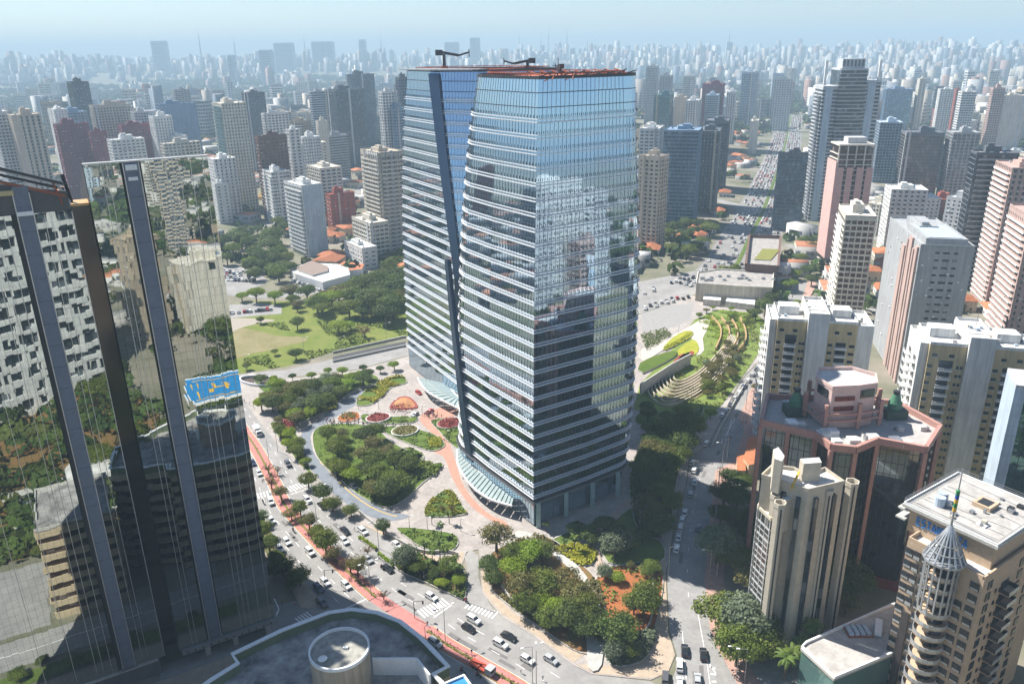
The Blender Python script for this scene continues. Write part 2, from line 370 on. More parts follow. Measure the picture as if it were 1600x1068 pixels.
# far avenue with its jam
FA=smooth(W([(1118,452),(1150,415),(1172,370),(1192,330),(1207,290),(1218,258),(1227,225),(1232,200),(1236,180)]),6)
strip('road',FA,-24,24,.05,mat('pale_old_asphalt',(.24,.23,.22),rough=.9,var=.15,scale=.05),th=.0,kind='structure')
strip('median',FA,-1.5,1.5,.2,grassm,th=.15,kind='structure')
RES.append([(FA[i].x-30,FA[i].y) for i in range(len(FA))]+[(FA[i].x+30,FA[i].y) for i in range(len(FA)-1,-1,-1)])
for pts,ww in (([(640,250),(560,300),(470,330),(340,380)],12),([(1000,330),(1100,310),(1190,335)],14),([(340,455),(440,462),(560,440),(640,420)],10),([(1225,500),(1320,480),(1480,500),(1620,520)],9),([(1230,385),(1340,372),(1540,380),(1620,390)],10),([(1236,240),(1400,300),(1600,330)],12)):
    L=smooth(W(pts),5); strip('road',L,-ww/2,ww/2,.06,asph,th=0,kind='structure')
    RES.append([(p.x-ww*.6,p.y) for p in L]+[(p.x+ww*.6,p.y) for p in L[::-1]])
# --- avenue median: two red cycle lanes with a planted strip between and orange kerbs
def part_line(P,i0,i1): return P[i0:i1]
def near_i(P,px):
    g=G(*px); return min(range(len(P)),key=lambda i:(P[i]-g).length)
j1=near_i(MED,(592,938)); j2=near_i(MED,(664,984)); i0=near_i(MED,(378,668))
for (a,b_) in ((0,j1),(j2,len(MED))):
    L=MED[a:b_]
    strip('median',L,-2.1,2.1,.14,redm,kind='structure')
    strip('planting_strip',L,-.4,.4,.2,mat('hedge_soil',(.2,.15,.05),rough=.95,col2=(.14,.15,.03),scale=.6),th=.05,kind='structure')
    for s in (-1,1): strip('kerb',L,s*2.1,s*2.3,.2,orkerb,th=.18,kind='structure'); strip('road_marking',L,s*2.5,s*2.62,.03,linem,th=0,kind='structure')
strip('cycle_crossing',MED[j1-1:j2+1],-2.1,2.1,.03,redm,th=0,kind='structure')
def dashes(L,off,z=.034,dash=3,gap=5,wd=.18,name='road_marking',m=None,solid=False):
    b=MB(); acc=0; P=[Vector((p.x,p.y,0)) for p in L]
    for i in range(len(P)-1):
        d=P[i+1]-P[i]; ln=d.length
        if ln<1e-3: continue
        d/=ln; nn=Vector((-d.y,d.x,0)); t=0
        while t<ln:
            ph=(acc+t)%(dash+gap)
            if solid or ph<dash:
                e=min(ln,t+(1.0 if solid else min(dash-ph,2))); a=P[i]+d*t+nn*off; c=P[i]+d*e+nn*off
                b.poly([(*(a-nn*wd/2).xy,z),(*(c-nn*wd/2).xy,z),(*(c+nn*wd/2).xy,z),(*(a+nn*wd/2).xy,z)],m or linem); t=e+1e-3
            else: t+=.25
        acc+=ln
    if b.f: b.build(name,kind='structure')
for off in (5.6,9.0,-5.6,-9.0): dashes(MED,off)
for off in (-12.4,): dashes(MED,off,solid=True,wd=.15)
ST=smooth(W([(1085,1080),(1083,1000),(1074,900),(1080,820),(1096,740),(1128,690),(1146,640),(1176,596),(1200,562),(1214,532),(1236,478)]),6)
dashes(ST[near_i(ST,(1080,935)):near_i(ST,(1098,720))],0,wd=.15,dash=2,gap=9)
def zebra(a,b_,ln,n,wd=.45,z=.036,name='zebra_crossing',m=None):
    A=G(*a); B=G(*b_); d=(B-A); L=d.length; d/=L; nn=Vector((-d.y,d.x,0)); mb=MB()
    for i in range(n):
        c=A+d*(L*(i+.5)/n)
        mb.poly([(*(c-d*wd/2-nn*ln/2).xy,z),(*(c+d*wd/2-nn*ln/2).xy,z),(*(c+d*wd/2+nn*ln/2).xy,z),(*(c-d*wd/2+nn*ln/2).xy,z)],m or linem)
    mb.build(name,kind='structure')
zebra((450,765),(484,752),4,8,.5); zebra((396,776),(430,768),4,7,.5)
zebra((656,960),(698,938),4.0,9,.5); zebra((729,943),(776,961),3.4,9,.5); zebra((466,972),(504,950),4.5,9)
def line(a,b_,wd=.4,z=.038):
    A=G(*a);B=G(*b_); d=(B-A).normalized(); nn=Vector((-d.y,d.x,0))*wd/2; mb=MB()
    mb.poly([(*(A-nn).xy,z),(*(B-nn).xy,z),(*(B+nn).xy,z),(*(A+nn).xy,z)],linem); mb.build('stop_line',kind='structure')
line((678,964),(706,944)); line((540,950),(575,934)); line((1066,985),(1072,1060),.18); line((1090,955),(1100,1010),.18); line((454,772),(492,760),.3); line((1104,1030),(1112,1085),.18)
line((1104,1030),(1135,1075),.3)
for k in range(4): line((1108+k*2,1040+k*12),(1118+k*7,1044+k*10),.5)
for a,b_ in (((1127,692),(1149,652)),((1143,655),(1131,700))): line(a,b_,.2,.04)

# dark repair patches and manhole lids in the asphalt
rp_=random.Random(5)
patchm=mat('asphalt_patch',(.17,.165,.16),rough=.95,var=.15,scale=1,wear=.2)
for k in range(34):
    i=rp_.randrange(30,len(MED)-3); d=(MED[i+1]-MED[i]).normalized(); nn=Vector((-d.y,d.x,0)); p=MED[i]+nn*rp_.choice([-10,-8,-5,-3.5,4,6,8,10])*rp_.uniform(.8,1.1); l_=rp_.uniform(.8,3.5); w_=rp_.uniform(.4,.9)
    b=MB(); b.poly([(*(p-d*l_-nn*w_).xy,.028),(*(p+d*l_-nn*w_*.8).xy,.028),(*(p+d*l_*.9+nn*w_).xy,.028),(*(p-d*l_+nn*w_).xy,.028)],patchm); b.build('road_patch',kind='structure')
for k in range(18):
    i=rp_.randrange(2,len(ST)-3); d=(ST[i+1]-ST[i]).normalized(); nn=Vector((-d.y,d.x,0)); p=ST[i]+nn*rp_.uniform(-3,3); l_=rp_.uniform(.5,3)
    b=MB(); b.poly([(*(p-d*l_-nn*.5).xy,.036),(*(p+d*l_-nn*.5).xy,.036),(*(p+d*l_+nn*.6).xy,.036),(*(p-d*l_+nn*.5).xy,.036)],patchm); b.build('road_patch',kind='structure')
# --- plaza: driveways, lawns, beds
sheet('driveway',[(500,655),(517,640),(545,618),(575,606),(592,603),(580,618),(556,633),(530,648),(508,662),(487,676),(488,700),(500,722),(530,748),(565,775),(600,796),(640,806),(610,814),(575,806),(545,790),(510,760),(484,730),(470,700),(474,672)],.19,asphblue,sm=3)
sheet('driveway',[(728,940),(732,900),(726,870),(735,858),(748,868),(748,900),(754,926),(775,958),(750,948)],.17,asph,sm=0)
sheet('driveway',[(560,822),(590,832),(620,846),(652,866),(648,880),(622,884),(600,872),(575,850)],.165,asph,sm=0)
sheet('pink_path',[(655,655),(676,640),(716,634),(716,648),(690,655),(690,668),(702,690),(712,722),(726,762),(760,800),(790,815),(795,830),(770,815),(735,790),(708,750),(694,715),(676,705),(682,685)],.18,pinkm,sm=3)
def yel(a): L=smooth(W(a),5); dashes(L,0,z=.2,solid=True,wd=.3,m=yelm,name='driveway_marking')
yel([(500,722),(520,742),(548,770),(585,795),(620,807)])
def bed(px,label,top=grassm,z=.4,sm=4,side=kerbm,cat='planted bed',name='planted_bed'):
    P=W(px,0,sm); c=sum(P,Vector())/len(P)
    t=empty(name,label,cat,(c.x,c.y,0)); 
    Q=[(p.x-c.x,p.y-c.y) for p in P]
    sheet('lawn',Q,z,top,world=True,th=z,parent=t)
    b=MB(); b.wall(Q,0,z+.12,.25,side,closed=True); b.build('kerb',t)
    return P
BEDS={}
BEDS['woods']=bed([(398,598),(420,600),(470,596),(560,584),(590,590),(585,600),(555,610),(530,628),(500,648),(470,660),(440,655),(428,628),(410,612)],'large wooded bed at the upper end of the plaza, above the blue driveway',z=.5)
BEDS['verge']=bed([(428,660),(455,672),(470,690),(476,716),(488,742),(470,728),(445,695),(424,668)],'narrow bed with yellow-green shrubs between avenue and blue driveway')
BEDS['grove']=bed([(490,676),(512,664),(560,664),(590,672),(610,690),(640,706),(662,712),(656,724),(640,732),(686,724),(690,732),(660,756),(640,775),(615,791),(595,792),(562,775),(536,754),(508,730),(492,706)],'largest tree-filled planter in the middle of the plaza')
BEDS['L1']=bed([(567,648),(600,652),(649,652),(645,661),(612,663),(570,661)],'flat lawn holding the round red flower bed')
BEDS['L2']=bed([(594,670),(622,667),(672,677),(694,692),(690,701),(672,705),(636,693),(608,680)],'oval lawn with brown planter and bright yellow shrub')
BEDS['L3']=bed([(674,658),(702,655),(718,662),(718,700),(700,690),(684,672)],'lawn with dark red bed hard against the tower foot')
BEDS['L5']=bed([(529,652),(545,645),(560,646),(560,656),(534,660)],'small orange-soil bed beside the strolling people',top=soilm)
BEDS['tri']=bed([(664,806),(670,785),(690,770),(706,768),(727,798),(727,804),(700,808)],'triangular bed on open paving below the curved canopy')
BEDS['low']=bed([(623,825),(700,833),(716,846),(708,860),(688,866),(660,856),(635,840)],'lower lawn between bus bay and open paving')
BEDS['yel']=bed([(556,632),(575,608),(620,588),(636,598),(612,606),(596,622),(576,634)],'sloping bed of bright yellow shrubs by the upper driveway')
BEDS['L9']=bed([(622,706),(640,700),(662,712),(640,726),(616,728)],'small lawn wedge on the right flank of the plaza grove')
BEDS['isl']=bed([(617,886),(642,864),(662,870),(700,886),(722,884),(727,934),(700,927),(660,908)],'palm-planted traffic island beside the driveway mouth',top=mat('island_planting',(.1,.09,.03),col2=(.2,.06,.03),rough=.95))
BEDS['b1']=bed([(563,839),(590,858),(587,861),(560,842)],'upper sliver of clipped hedge dividing the bus bay',sm=0)
BEDS['b2']=bed([(592,864),(617,884),(613,887),(590,868)],'lower sliver of clipped hedge dividing the bus bay',sm=0)
BEDS['park']=bed([(762,884),(775,860),(835,838),(870,848),(905,880),(930,905),(945,950),(940,1010),(905,1020),(850,985),(800,950),(768,920)],'broad wooded garden bed at the street corner',sm=4,top=mat('park_soil',(.12,.11,.03),col2=(.26,.12,.05),rough=.95,scale=.2))
BEDS['red']=bed([(932,905),(952,888),(1010,880),(1036,900),(1022,985),(1000,1000),(960,1010),(946,985),(940,940)],'garden bed of bare red soil beside the white path',sm=4,top=soilm)
BEDS['red2']=bed([(868,858),(905,852),(930,862),(928,880),(905,885),(885,872)],'small yellow-planted bed between tower and white path',sm=3)
BEDS['corner']=bed([(948,1010),(985,998),(1022,985),(1020,1010),(1000,1035),(955,1040)],'leafy corner bed at the foot of the red soil garden',sm=3)
BEDS['st']=bed([(1040,830),(1066,712),(1100,640),(1075,650),(1020,680),(990,720),(985,780),(1000,830)],'dark wooded strip between tower foot and leafy street',sm=3)
BEDS['tl']=bed([(850,850),(990,795),(1000,830),(1035,850),(1030,880),(950,880),(930,830),(900,850)],'shaded lawn at the foot of the near tower',sm=3)
BEDS['g1']=bed([(996,648),(1018,642),(1036,650),(1020,664),(994,662)],'small shaded lawn patch right behind the near tower')
sheet('white_path',[(905,888),(932,930),(942,980),(940,1040),(920,1045),(916,985),(915,930),(895,895),(840,852),(800,838),(822,832),(868,858)],.62,concm,th=.5,sm=3)
sheet('garden_path',[(925,835),(930,880),(936,905),(945,900),(938,870),(936,835),(985,795),(1010,775),(1000,772),(968,790)],.56,mat('tan_paving',(.42,.33,.26),rough=.9,var=.1),th=.4)
sheet('pavement',[(1002,1020),(1015,985),(1022,930),(1030,870),(1040,870),(1040,893),(1044,985),(1054,1023),(1044,1050),(1017,1060),(930,1052),(900,1038),(950,1040),(990,1040)],.19,sidem,sm=0)
sheet('pavement',[(760,880),(752,890),(755,925),(786,960),(834,990),(896,1035),(915,1022),(850,990),(800,955),(766,922)],.19,sidem,sm=0)
sheet('pavement',[(560,815),(600,832),(650,860),(690,872),(725,862),(722,880),(700,882),(660,870),(640,856),(600,838)],.185,sidem,sm=0)
# garden wall round the corner wood, orange mound, round beds
def ring(px_c,rx,z,label,topm,side,cat='flower bed',name='flower_bed',plants=None,stretch=1.2,base=.4):
    c=G(*px_c); n=24; Q=[(rx*stretch*cos(2*pi*i/n)*cos(.5)-rx*sin(2*pi*i/n)*sin(.5),rx*stretch*cos(2*pi*i/n)*sin(.5)+rx*sin(2*pi*i/n)*cos(.5)) for i in range(n)]
    t=empty(name,label,cat,(c.x,c.y,base)); b=MB(); b.prism(Q,0,z,side,topm); b.build('soil',t)
    b=MB(); b.wall([(x*1.03,y*1.03) for x,y in Q],0,z+.1,.3,side,closed=True); b.build('bench_rim',t)
    return c
redpl=mat('red_leaves',(.2,.03,.03),rough=.8,col2=(.3,.06,.04),scale=1)
ring((591,655),4.2,.6,'round bed of red plants with a white bench rim',redpl,whitep)
ring((633,675),4.5,.6,'round bed of brown planting with a white bench rim',mat('brown_planting',(.2,.13,.05),col2=(.12,.13,.04),rough=.9,scale=1),whitep)
ring((703,663),4.5,.4,'dark red bed of low plants against the tower foot',redpl,kerbm)
P=W([(610,638),(623,622),(641,622),(652,638)],0,4)
c=sum(P,Vector())/len(P); t=empty('soil_mound','cone of orange soil edged in red plants on open paving','mound',(c.x,c.y,.15))
b=MB(); b.prism([(p.x-c.x,p.y-c.y) for p in P],0,.35,redpl,redpl); b.build('red_border',t)
b=MB(); b.prism([((p.x-c.x)*.8,(p.y-c.y)*.8) for p in P],.35,1.2,mat('orange_soil',(.42,.2,.09),rough=.95,var=.2),taper=.25); b.build('mound',t)
for a,lab in (([(235/3.7+720,510/3.7+780),(800,940),(822,958),(838,962)],'pale curved garden wall at the foot of the corner wood'),
              ([(1019,880),(1020,930),(1018,965),(1008,988),(983,1006)],'tall thin pale wall curving round the red soil garden'),
              ([(1112,700),(1125,672),(1142,640),(1165,600)],'long low garden wall beside the street at the terraces'),
              ([(716,868),(700,864),(655,862),(600,832),(560,800)],'low pale wall behind the bus bay')):
    mb=MB(); mb.wall(smooth(W(a),5),.1,1.3,.35,concm); mb.build('garden_wall',label=lab,cat='wall')
# the sunken drum at the far end of the plaza
c=G(407,597); mb=MB(); n=32
t=empty('sunken_ring','pale oval kerb wall round a sunken stair at the plaza end','ring wall',(c.x,c.y,0),rad(-20))
mb.wall([(11*cos(2*pi*i/n),5*sin(2*pi*i/n)) for i in range(n)],0,1.4,.6,whitep,closed=True); mb.build('rim',t)
mb=MB(); mb.prism([(10.6*cos(2*pi*i/n),4.6*sin(2*pi*i/n)) for i in range(n)],.1,.2,mat('dark_soil',(.08,.06,.05),rough=.95)); mb.build('floor',t)
# --- terraced garden right of the towers
ygr=mat('yellow_green_planting',(.22,.25,.02),rough=.9,col2=(.4,.38,.03),scale=.3)
lgr=mat('light_lawn',(.11,.17,.03),rough=.9,col2=(.2,.25,.05),scale=.2)
sheet('lawn',[(1000,600),(1040,560),(1085,500),(1120,484),(1180,490),(1200,505),(1190,545),(1165,582),(1130,630),(1090,670),(1030,650),(990,640)],.3,lgr,th=.2)
sheet('terrace_path',[(1000,548),(1040,530),(1075,512),(1096,500),(1110,500),(1104,518),(1098,530),(1100,548),(1088,556),(1086,535),(1070,528),(1040,545),(1005,565)],.45,mat('cream_paving',(.5,.46,.4),rough=.9,var=.1),th=.2,sm=2)
sheet('planted_slope',[(1036,545),(1050,530),(1070,519),(1082,520),(1080,528),(1058,540),(1040,548)],.8,ygr,th=.5,sm=2)
sheet('planted_slope',[(1062,545),(1084,532),(1092,545),(1086,556),(1070,556),(1056,556)],.7,ygr,th=.4,sm=2)
sheet('lawn',[(1000,570),(1040,553),(1058,552),(1050,562),(1004,585)],1.2,grassm,th=1.2,side=concm,sm=2)
for i in range(8):   # curved terrace walls stepping down towards the street
    f=i/7; lp=lambda p,q:(p[0]+(q[0]-p[0])*f,p[1]+(q[1]-p[1])*f)
    a=[lp((1052,590),(1010,606)),lp((1054,597),(1017,622)),lp((1066,599),(1042,636)),lp((1088,588),(1085,620)),lp((1112,566),(1122,592)),lp((1130,545),(1142,562)),lp((1140,526),(1154,532))]
    mb=MB(); mb.wall(smooth(W(a),6),.2,2.0-f*.6,.45,mat('cream_wall',(.52,.46,.36),rough=.9,var=.12))
    mb.build('terrace_wall',label='cream curved retaining wall of the terraced garden',cat='wall',group='curved walls of the terraced garden')
    if i%2==0: sheet('planted_slope',[lp((1060,600),(1025,622)),lp((1088,590),(1085,620)),lp((1112,568),(1122,592)),lp((1116,572),(1126,598)),lp((1092,596),(1088,628)),lp((1062,606),(1035,634))],.5+.02*i,mat('terrace_soil',(.12,.15,.03),col2=(.28,.2,.1),rough=.95,scale=.3),th=.2,sm=2)
for i,(col_,o_) in enumerate(((redpl,0),(grassm,6),(redpl,12))):
    sheet('planted_curl',[(1046+o_,576-o_*.3),(1056+o_,562-o_*.3),(1068+o_,554-o_*.3),(1072+o_,558-o_*.3),(1060+o_,568-o_*.3),(1050+o_,580-o_*.3)],.9,col_,th=.5,sm=2)
for i in range(4):
    f=i/3; a=[(1112+f*44,498+f*2),(1124+f*40,512+f*6),(1126+f*38,528+f*8),(1118+f*30,548+f*8)]
    mb=MB(); mb.wall(smooth(W(a),6),.2,2.0,.6,mat('ochre_wall',(.45,.3,.15),rough=.9,var=.12))
    mb.build('terrace_wall',label='ochre retaining wall among the upper terraces',cat='wall',group='ochre walls of the upper terraces')
mb=MB(); A=[G(1000,618),G(1050,585),G(1078,570)]
mb.wall(A,.2,6,.6,concm); mb.build('retaining_wall',label='tall concrete ramp wall between the glass tower and the terraces',cat='wall')
# ================================================================ the two glass towers
mullm=mat('mullion_grey',(.12,.17,.22),rough=.4,metal=.5)
tglass=glassmat('tower_glass',(.46,.59,.7),metal=.95,rough=.03,bump=.006,bscale=.3)
tglass2=glassmat('tower_glass_tinted',(.30,.37,.43),metal=.92,rough=.03,bump=.014,bscale=.3)
finm=mat('white_fin',(.74,.75,.76),rough=.35,var=.04,metal=.2)
spinem=glassmat('spine_panel_blue',(.05,.085,.14),metal=.5,rough=.25)
def resample(P,step,keep):
    """split a closed outline into panes about `step` wide, corners kept; returns points"""
    out=[]
    for i in range(len(P)):
        a=P[i]; b=P[(i+1)%len(P)]; n=max(1,round((b-a).length/step))
        for k in range(n): out.append(a.lerp(b,k/n))
    return out
def offset(P,d):
    n=len(P); out=[]
    for i in range(n):
        a=(P[i]-P[i-1]).normalized(); b=(P[(i+1)%n]-P[i]).normalized()
        na=Vector((a.y,-a.x)); nb=Vector((b.y,-b.x)); m=(na+nb); 
        if m.length<1e-3: m=na
        m.normalize(); out.append(P[i]+m*d/max(.5,m.dot(na)))
    return out
def glass_tower(name,label,outline,Hs,z0,fh,nf,top_h,spine,finleft,seed):
    """outline(t)->closed ccw list of 2D points at relative height t"""
    t=empty(name,label,'office tower')
    rng=random.Random(seed)
    def P(z): return outline(z/Hs)
    zs=[z0+fh*k for k in range(nf+1)]
    step=1.5
    lev=[0.6,z0*.55]+zs+[zs[-1]+(Hs-zs[-1])*.34,zs[-1]+(Hs-zs[-1])*.67,Hs]
    for k in range(len(lev)-1):
        za,zb=lev[k],lev[k+1]
        A=P(za); B=P(zb); b=MB(); mu=MB()
        for i in range(len(A)):
            a,c=A[i],A[(i+1)%len(A)]; a2,c2=B[i],B[(i+1)%len(A)]
            n=max(1,round((c-a).length/step))
            nrm=Vector(((c-a).y,-(c-a).x)); nrm.normalize() if nrm.length>0 else None
            for q in range(n):
                j=[rng.gauss(0,.0011) for _ in range(4)]
                p=[a.lerp(c,q/n),a.lerp(c,(q+1)/n),a2.lerp(c2,(q+1)/n),a2.lerp(c2,q/n)]
                b.poly([(*(p[0]+nrm*j[0]),za),(*(p[1]+nrm*j[1]),za),(*(p[2]+nrm*j[2]),zb),(*(p[3]+nrm*j[3]),zb)],tglass if (k%5 or True) else tglass2)
                if n>1:
                    m0=p[0]+nrm*.05; m1=p[3]+nrm*.05
                    mu.bar((*m0,za),(*m1,zb),.05,.08,mullm)
        if zb>zs[-1]+1:
            for i in range(len(A)): mu.bar((*A[i],za),(*A[(i+1)%len(A)],za),.3,.22,darkm)
        b.build('glass_band',t); mu.build('mullion',t,kind='stuff')
    for k,z in enumerate(zs):   # a pair of white sunshade fins at every floor
        Q=offset(P(z),.0); n=len(Q)
        for dz,out in ((0,.62),(.85,.36)):
            b=MB(); O1=offset(Q,out); O0=offset(Q,-.05)
            for i in range(n):
                j=(i+1)%n
                if not finleft(i,n,z): 
                    h,oo=.2,out*.85
                else: h,oo=.22,out
                a=Q[i]; c=Q[j]
                o1=Q[i].lerp(O1[i],oo/out); o2=Q[j].lerp(O1[j],oo/out)
                b.hull([(*O0[i],z+dz),(*o1,z+dz),(*o2,z+dz),(*O0[j],z+dz),(*O0[i],z+dz+h),(*o1,z+dz+h),(*o2,z+dz+h),(*O0[j],z+dz+h)],finm)
            b.build('sunshade_fin',t)
        b=MB()   # short dark brackets above the fins
        O1=offset(Q,.35)
        for i in range(n):
            a,c=O1[i],O1[(i+1)%n]; m=max(1,round((c-a).length/step))
            for q in range(m):
                p=a.lerp(c,q/m); b.box(p.x-.07,p.x+.07,p.y-.07,p.y+.07,z+1.3,z+2.1,darkm)
        b.build('bracket',t,kind='stuff')
    for k in range(len(spine)-1):   # the blue diagonal spine, one panel a floor
        (a,b_,za),(c,d,zb)=spine[k],spine[k+1]
        m=MB(); m.hull([(*a[0],za),(*b_[0],za),(*b_[1],za),(*a[1],za),(*c[0],zb),(*d[0],zb),(*d[1],zb),(*c[1],zb)],spinem); m.build('spine_panel',t)
    return t,P
def arc(c,r,a0,a1,n): return [Vector((c[0]+r*cos(rad(a0+(a1-a0)*i/n)),c[1]+r*sin(rad(a0+(a1-a0)*i/n)))) for i in range(n+1)]
dl=az(-33.5).xy; dr=az(57).xy
C0=Vector((6.2,220.3))
def out1(t):
    t=max(0,min(1,t))
    inn=6.0*t**2.6; C=C0+dr*inn+dl*5.0*t**2.8
    Ll=52-5.5*t-10*t**3; Lr=43.3+2.6*sin(pi*min(1,t*1.15))-4.0*t**3.5
    if t<.11: Lr-= (1-t/.11)*3.0
    K=C+dl*(Ll*.55); L=C+dl*Ll+dr*.5
    back=Ll*.98
    pts=[C, C+dr*Lr*.5-dl*.15, C+dr*Lr*.82+dl*.5]
    R=C+dr*Lr*.82+dl*.5; Rb=C+dr*Lr+dl*9
    # rounded right end
    for q in range(1,7):
        u=q/6; pts.append(R.lerp(C+dr*Lr*1.0+dl*.6,u).lerp((C+dr*Lr+dl*.6).lerp(Rb,u),u))
    pts+= [C+dr*Lr*.98+dl*back*.7, C+dr*Lr*.9+dl*back, C+dr*Lr*.4+dl*(back+3)]
    # rounded left end
    E0=C+dr*10+dl*(Ll+5.5); E1=C+dl*(Ll+4.5)+dr*2.5; E2=C+dl*(Ll-7)+dr*.0
    for q in range(0,7):
        u=q/6; pts.append(E0.lerp(E1,u).lerp(E1.lerp(E2,u),u))
    pts.append(C+dl*Ll*.5-dr*.5)
    return pts
def onleft(s,z,out=0.):   # a point of the left face: s metres from the corner
    t=z/139; C=C0+dr*(6.0*t**2.6)+dl*5.0*t**2.8; return C+dl*s-dr*out
fh=4.32; z0=10.5
sp=[]
for k in range(0,19):
    z=z0-3+fh*k*.92; u=k/18
    s0=36.5+13.5*u**.9; wd=4.2-2.2*u
    if s0+wd>53: wd=53-s0
    a=(onleft(s0+wd,z,1.25),onleft(s0+wd,z,-.2)); c=(onleft(s0,z,1.25),onleft(s0,z,-.2))
    sp.append((a,c,z))
T1,P1=glass_tower('glass_office_tower','near blue glass office tower with white floor fins and a tall sharp corner',out1,139,z0,fh,27,0,sp,lambda i,n,z:(i>=n-9),5)
# twin behind
F2=Vector((-51,362)); 
N2=Vector((-23,313)); dn=(N2-F2).normalized(); px_=Vector((-dn.y,dn.x))  # left face runs from F2 to N2
if px_.x<0: px_=-px_
def out2(t):
    t=max(0,min(1,t)); inn=5*t**2.5; Lt=(N2-F2).length
    F=F2+px_*inn+dn*(7*t**3); K=N2+px_*inn-dn*(26*max(0,(t-.42)/.58)**1.1)
    e=Vector((sin(rad(122)),cos(rad(122)))); e2=Vector((sin(rad(62)),cos(rad(62))))
    pts=[F, F.lerp(K,.5), K]
    u_=max(0,(t-.42)/.58); Q=K+e*(3+20*u_); pts+= [K+e*(1+8*u_), Q]
    for q in range(1,6):
        a=122-60*q/5; Q=Q+Vector((sin(rad(a)),cos(rad(a))))*2.2; pts.append(Q)
    R=Q+e2*26; pts+= [R, R+Vector((sin(rad(-30)),cos(rad(-30))))*40, F+px_*32+dn*-2, F+px_*6-dn*4]
    return pts
sp=[]
for k in range(0,33):
    z=4+134*k/32; t=z/139; K=out2(t)[2]; 
    a=(K-dn*.2-px_*1.0,K-dn*.2+px_*1.5); wdt=2.2+2.4*t; e=Vector((sin(rad(122)),cos(rad(122)))); nn=Vector((-e.y,e.x)); nn=nn if nn.y<0 else -nn
    c=(K+e*wdt+nn*.9,K+e*wdt-nn*1.2); sp.append(((a[0],a[1]),(c[0],c[1]),z))
T2,P2=glass_tower('glass_office_tower','rear blue glass office tower, half hidden, with dark blue diagonal spine',out2,139,z0,fh,27,0,sp,lambda i,n,z:(i<10),9)
RES.append([(-70,205),(70,205),(95,300),(60,420),(-70,420)])
# rooftops: parapet deck, pink waterproofing, rails, maintenance cranes
orange_m=mat('orange_roof_membrane',(.55,.16,.09),rough=.9,var=.2,scale=.3)
def tower_roof(T,P,H,extra=0):
    Q=P(H); b=MB(); b.prism([tuple(q) for q in Q],H-.6,H-.3,darkm,orange_m); b.build('roof_deck',T)
    b=MB(); b.wall([tuple(q) for q in Q],H-.4,H+.5,.35,darkm,closed=True); b.build('parapet',T)
    Qi=offset(Q,-3.2); b=MB(); n=len(Qi)
    for i in range(n):
        a,c=Qi[i],Qi[(i+1)%n]; b.bar((*a,H+1),(*c,H+1),.25,.3,rust)
        m=max(1,int((c-a).length/2.5))
        for q in range(m):
            p=a.lerp(c,q/m); b.bar((*p,H-.3),(*p,H+1),.18,.18,rust); b.bar((*p,H+.2),(*(p+(p-sum(Qi,Vector((0,0)))/n).normalized()*2.5),H+.3),.12,.12,darkm)
    b.build('roof_rail',T)
tower_roof(T1,P1,139); tower_roof(T2,P2,139)
m=MB(); q=out2(1.0)   # rear tower's sharp overhanging roof lip
m.prism([tuple(q[0]-dn*5-px_*2.5),tuple(q[2]+dn*1.5-px_*1.0),tuple(q[4]),tuple(q[4]+Vector((4,9))),tuple(q[0]+px_*9)],139.05,139.5,steel,mat('lip_deck',(.3,.31,.33),rough=.7)); m.build('roof_lip',T2)
def bmu(c,H,label,a,s=1.,low=False):
    t=empty('roof_crane',label,'maintenance crane',(c[0],c[1],H),rad(a))
    b=MB(); b.box(-1.6*s,1.6*s,-1.2*s,1.2*s,0,1.3*s,orange_m if not low else darkm); b.build('carriage',t)
    h=6.5*s if not low else 3*s
    b=MB(); b.box(-.7*s,.7*s,-.7*s,.7*s,1.3*s,h,darkm); b.build('mast',t)
    b=MB(); b.box(-4*s,-.6*s,-1.3*s,1.3*s,h-.5*s,h+2*s,darkm); b.build('counterweight',t)
    b=MB(); b.bar((-.6*s,0,h+.8*s),(7*s,0,h-.6*s),1.1*s,1.2*s,darkm); b.bar((7*s,0,h-.6*s),(12*s,0,h+.8*s),.7*s,.8*s,darkm); b.build('jib',t)
    b=MB(); b.bar((12*s,0,h+2.2*s),(12*s,0,h-1.4*s),.4*s,.4*s,darkm); b.bar((12*s,-1.6*s,h+.8*s),(12*s,1.6*s,h+.8*s),.3*s,.4*s,darkm); b.build('spreader',t)
c2=G(694,106,139.5); 
def roofpt(px,py): 
    d=ray(px,py); z=140; 
    v=G(px,py,139.2); return v
v=roofpt(695,112); bmu((P2(139)[0].x+16,P2(139)[0].y-2),139.3,'black maintenance crane standing on the orange rear tower roof',8,.9)
bmu((8,338),139.3,'low black crane beam folded on the rear tower roof',175,.8,True)
bmu((P1(139)[0].x+8,P1(139)[0].y+34),139.3,'low black crane lying along the near tower roof',100,.55,True)
t=empty('scaffold_trusses','rusty roof trusses and posts along the near tower parapet','roof frame')
Cn=P1(139)[0]
for k in range(9):
    a=Cn+dr*(2+k*4)+dl*(1.5+k*.1); b=MB(); b.bar((*a,139.4),(*(a+dl*6),140.6),.3,.3,rust); b.bar((*a,139.5),(*(a+dr*3.6),140.1+.5*(k%2)),.22,.25,darkm); b.build('truss',t)
for k,(s,h) in enumerate([(6,4.5),(17,5),(18.2,3)]):
    a=Cn+dr*s+dl*14; b=MB(); b.bar((*a,139),(*a,139+h),.22,.22,darkm); b.build('post',t)
for s in (3,10):
    a=Cn+dr*(s+3)+dl*1; b=MB(); b.bar((*a,139.8),(*(a-dl*3-dr*3),138.4),.25,.3,rust); b.build('beam',t)
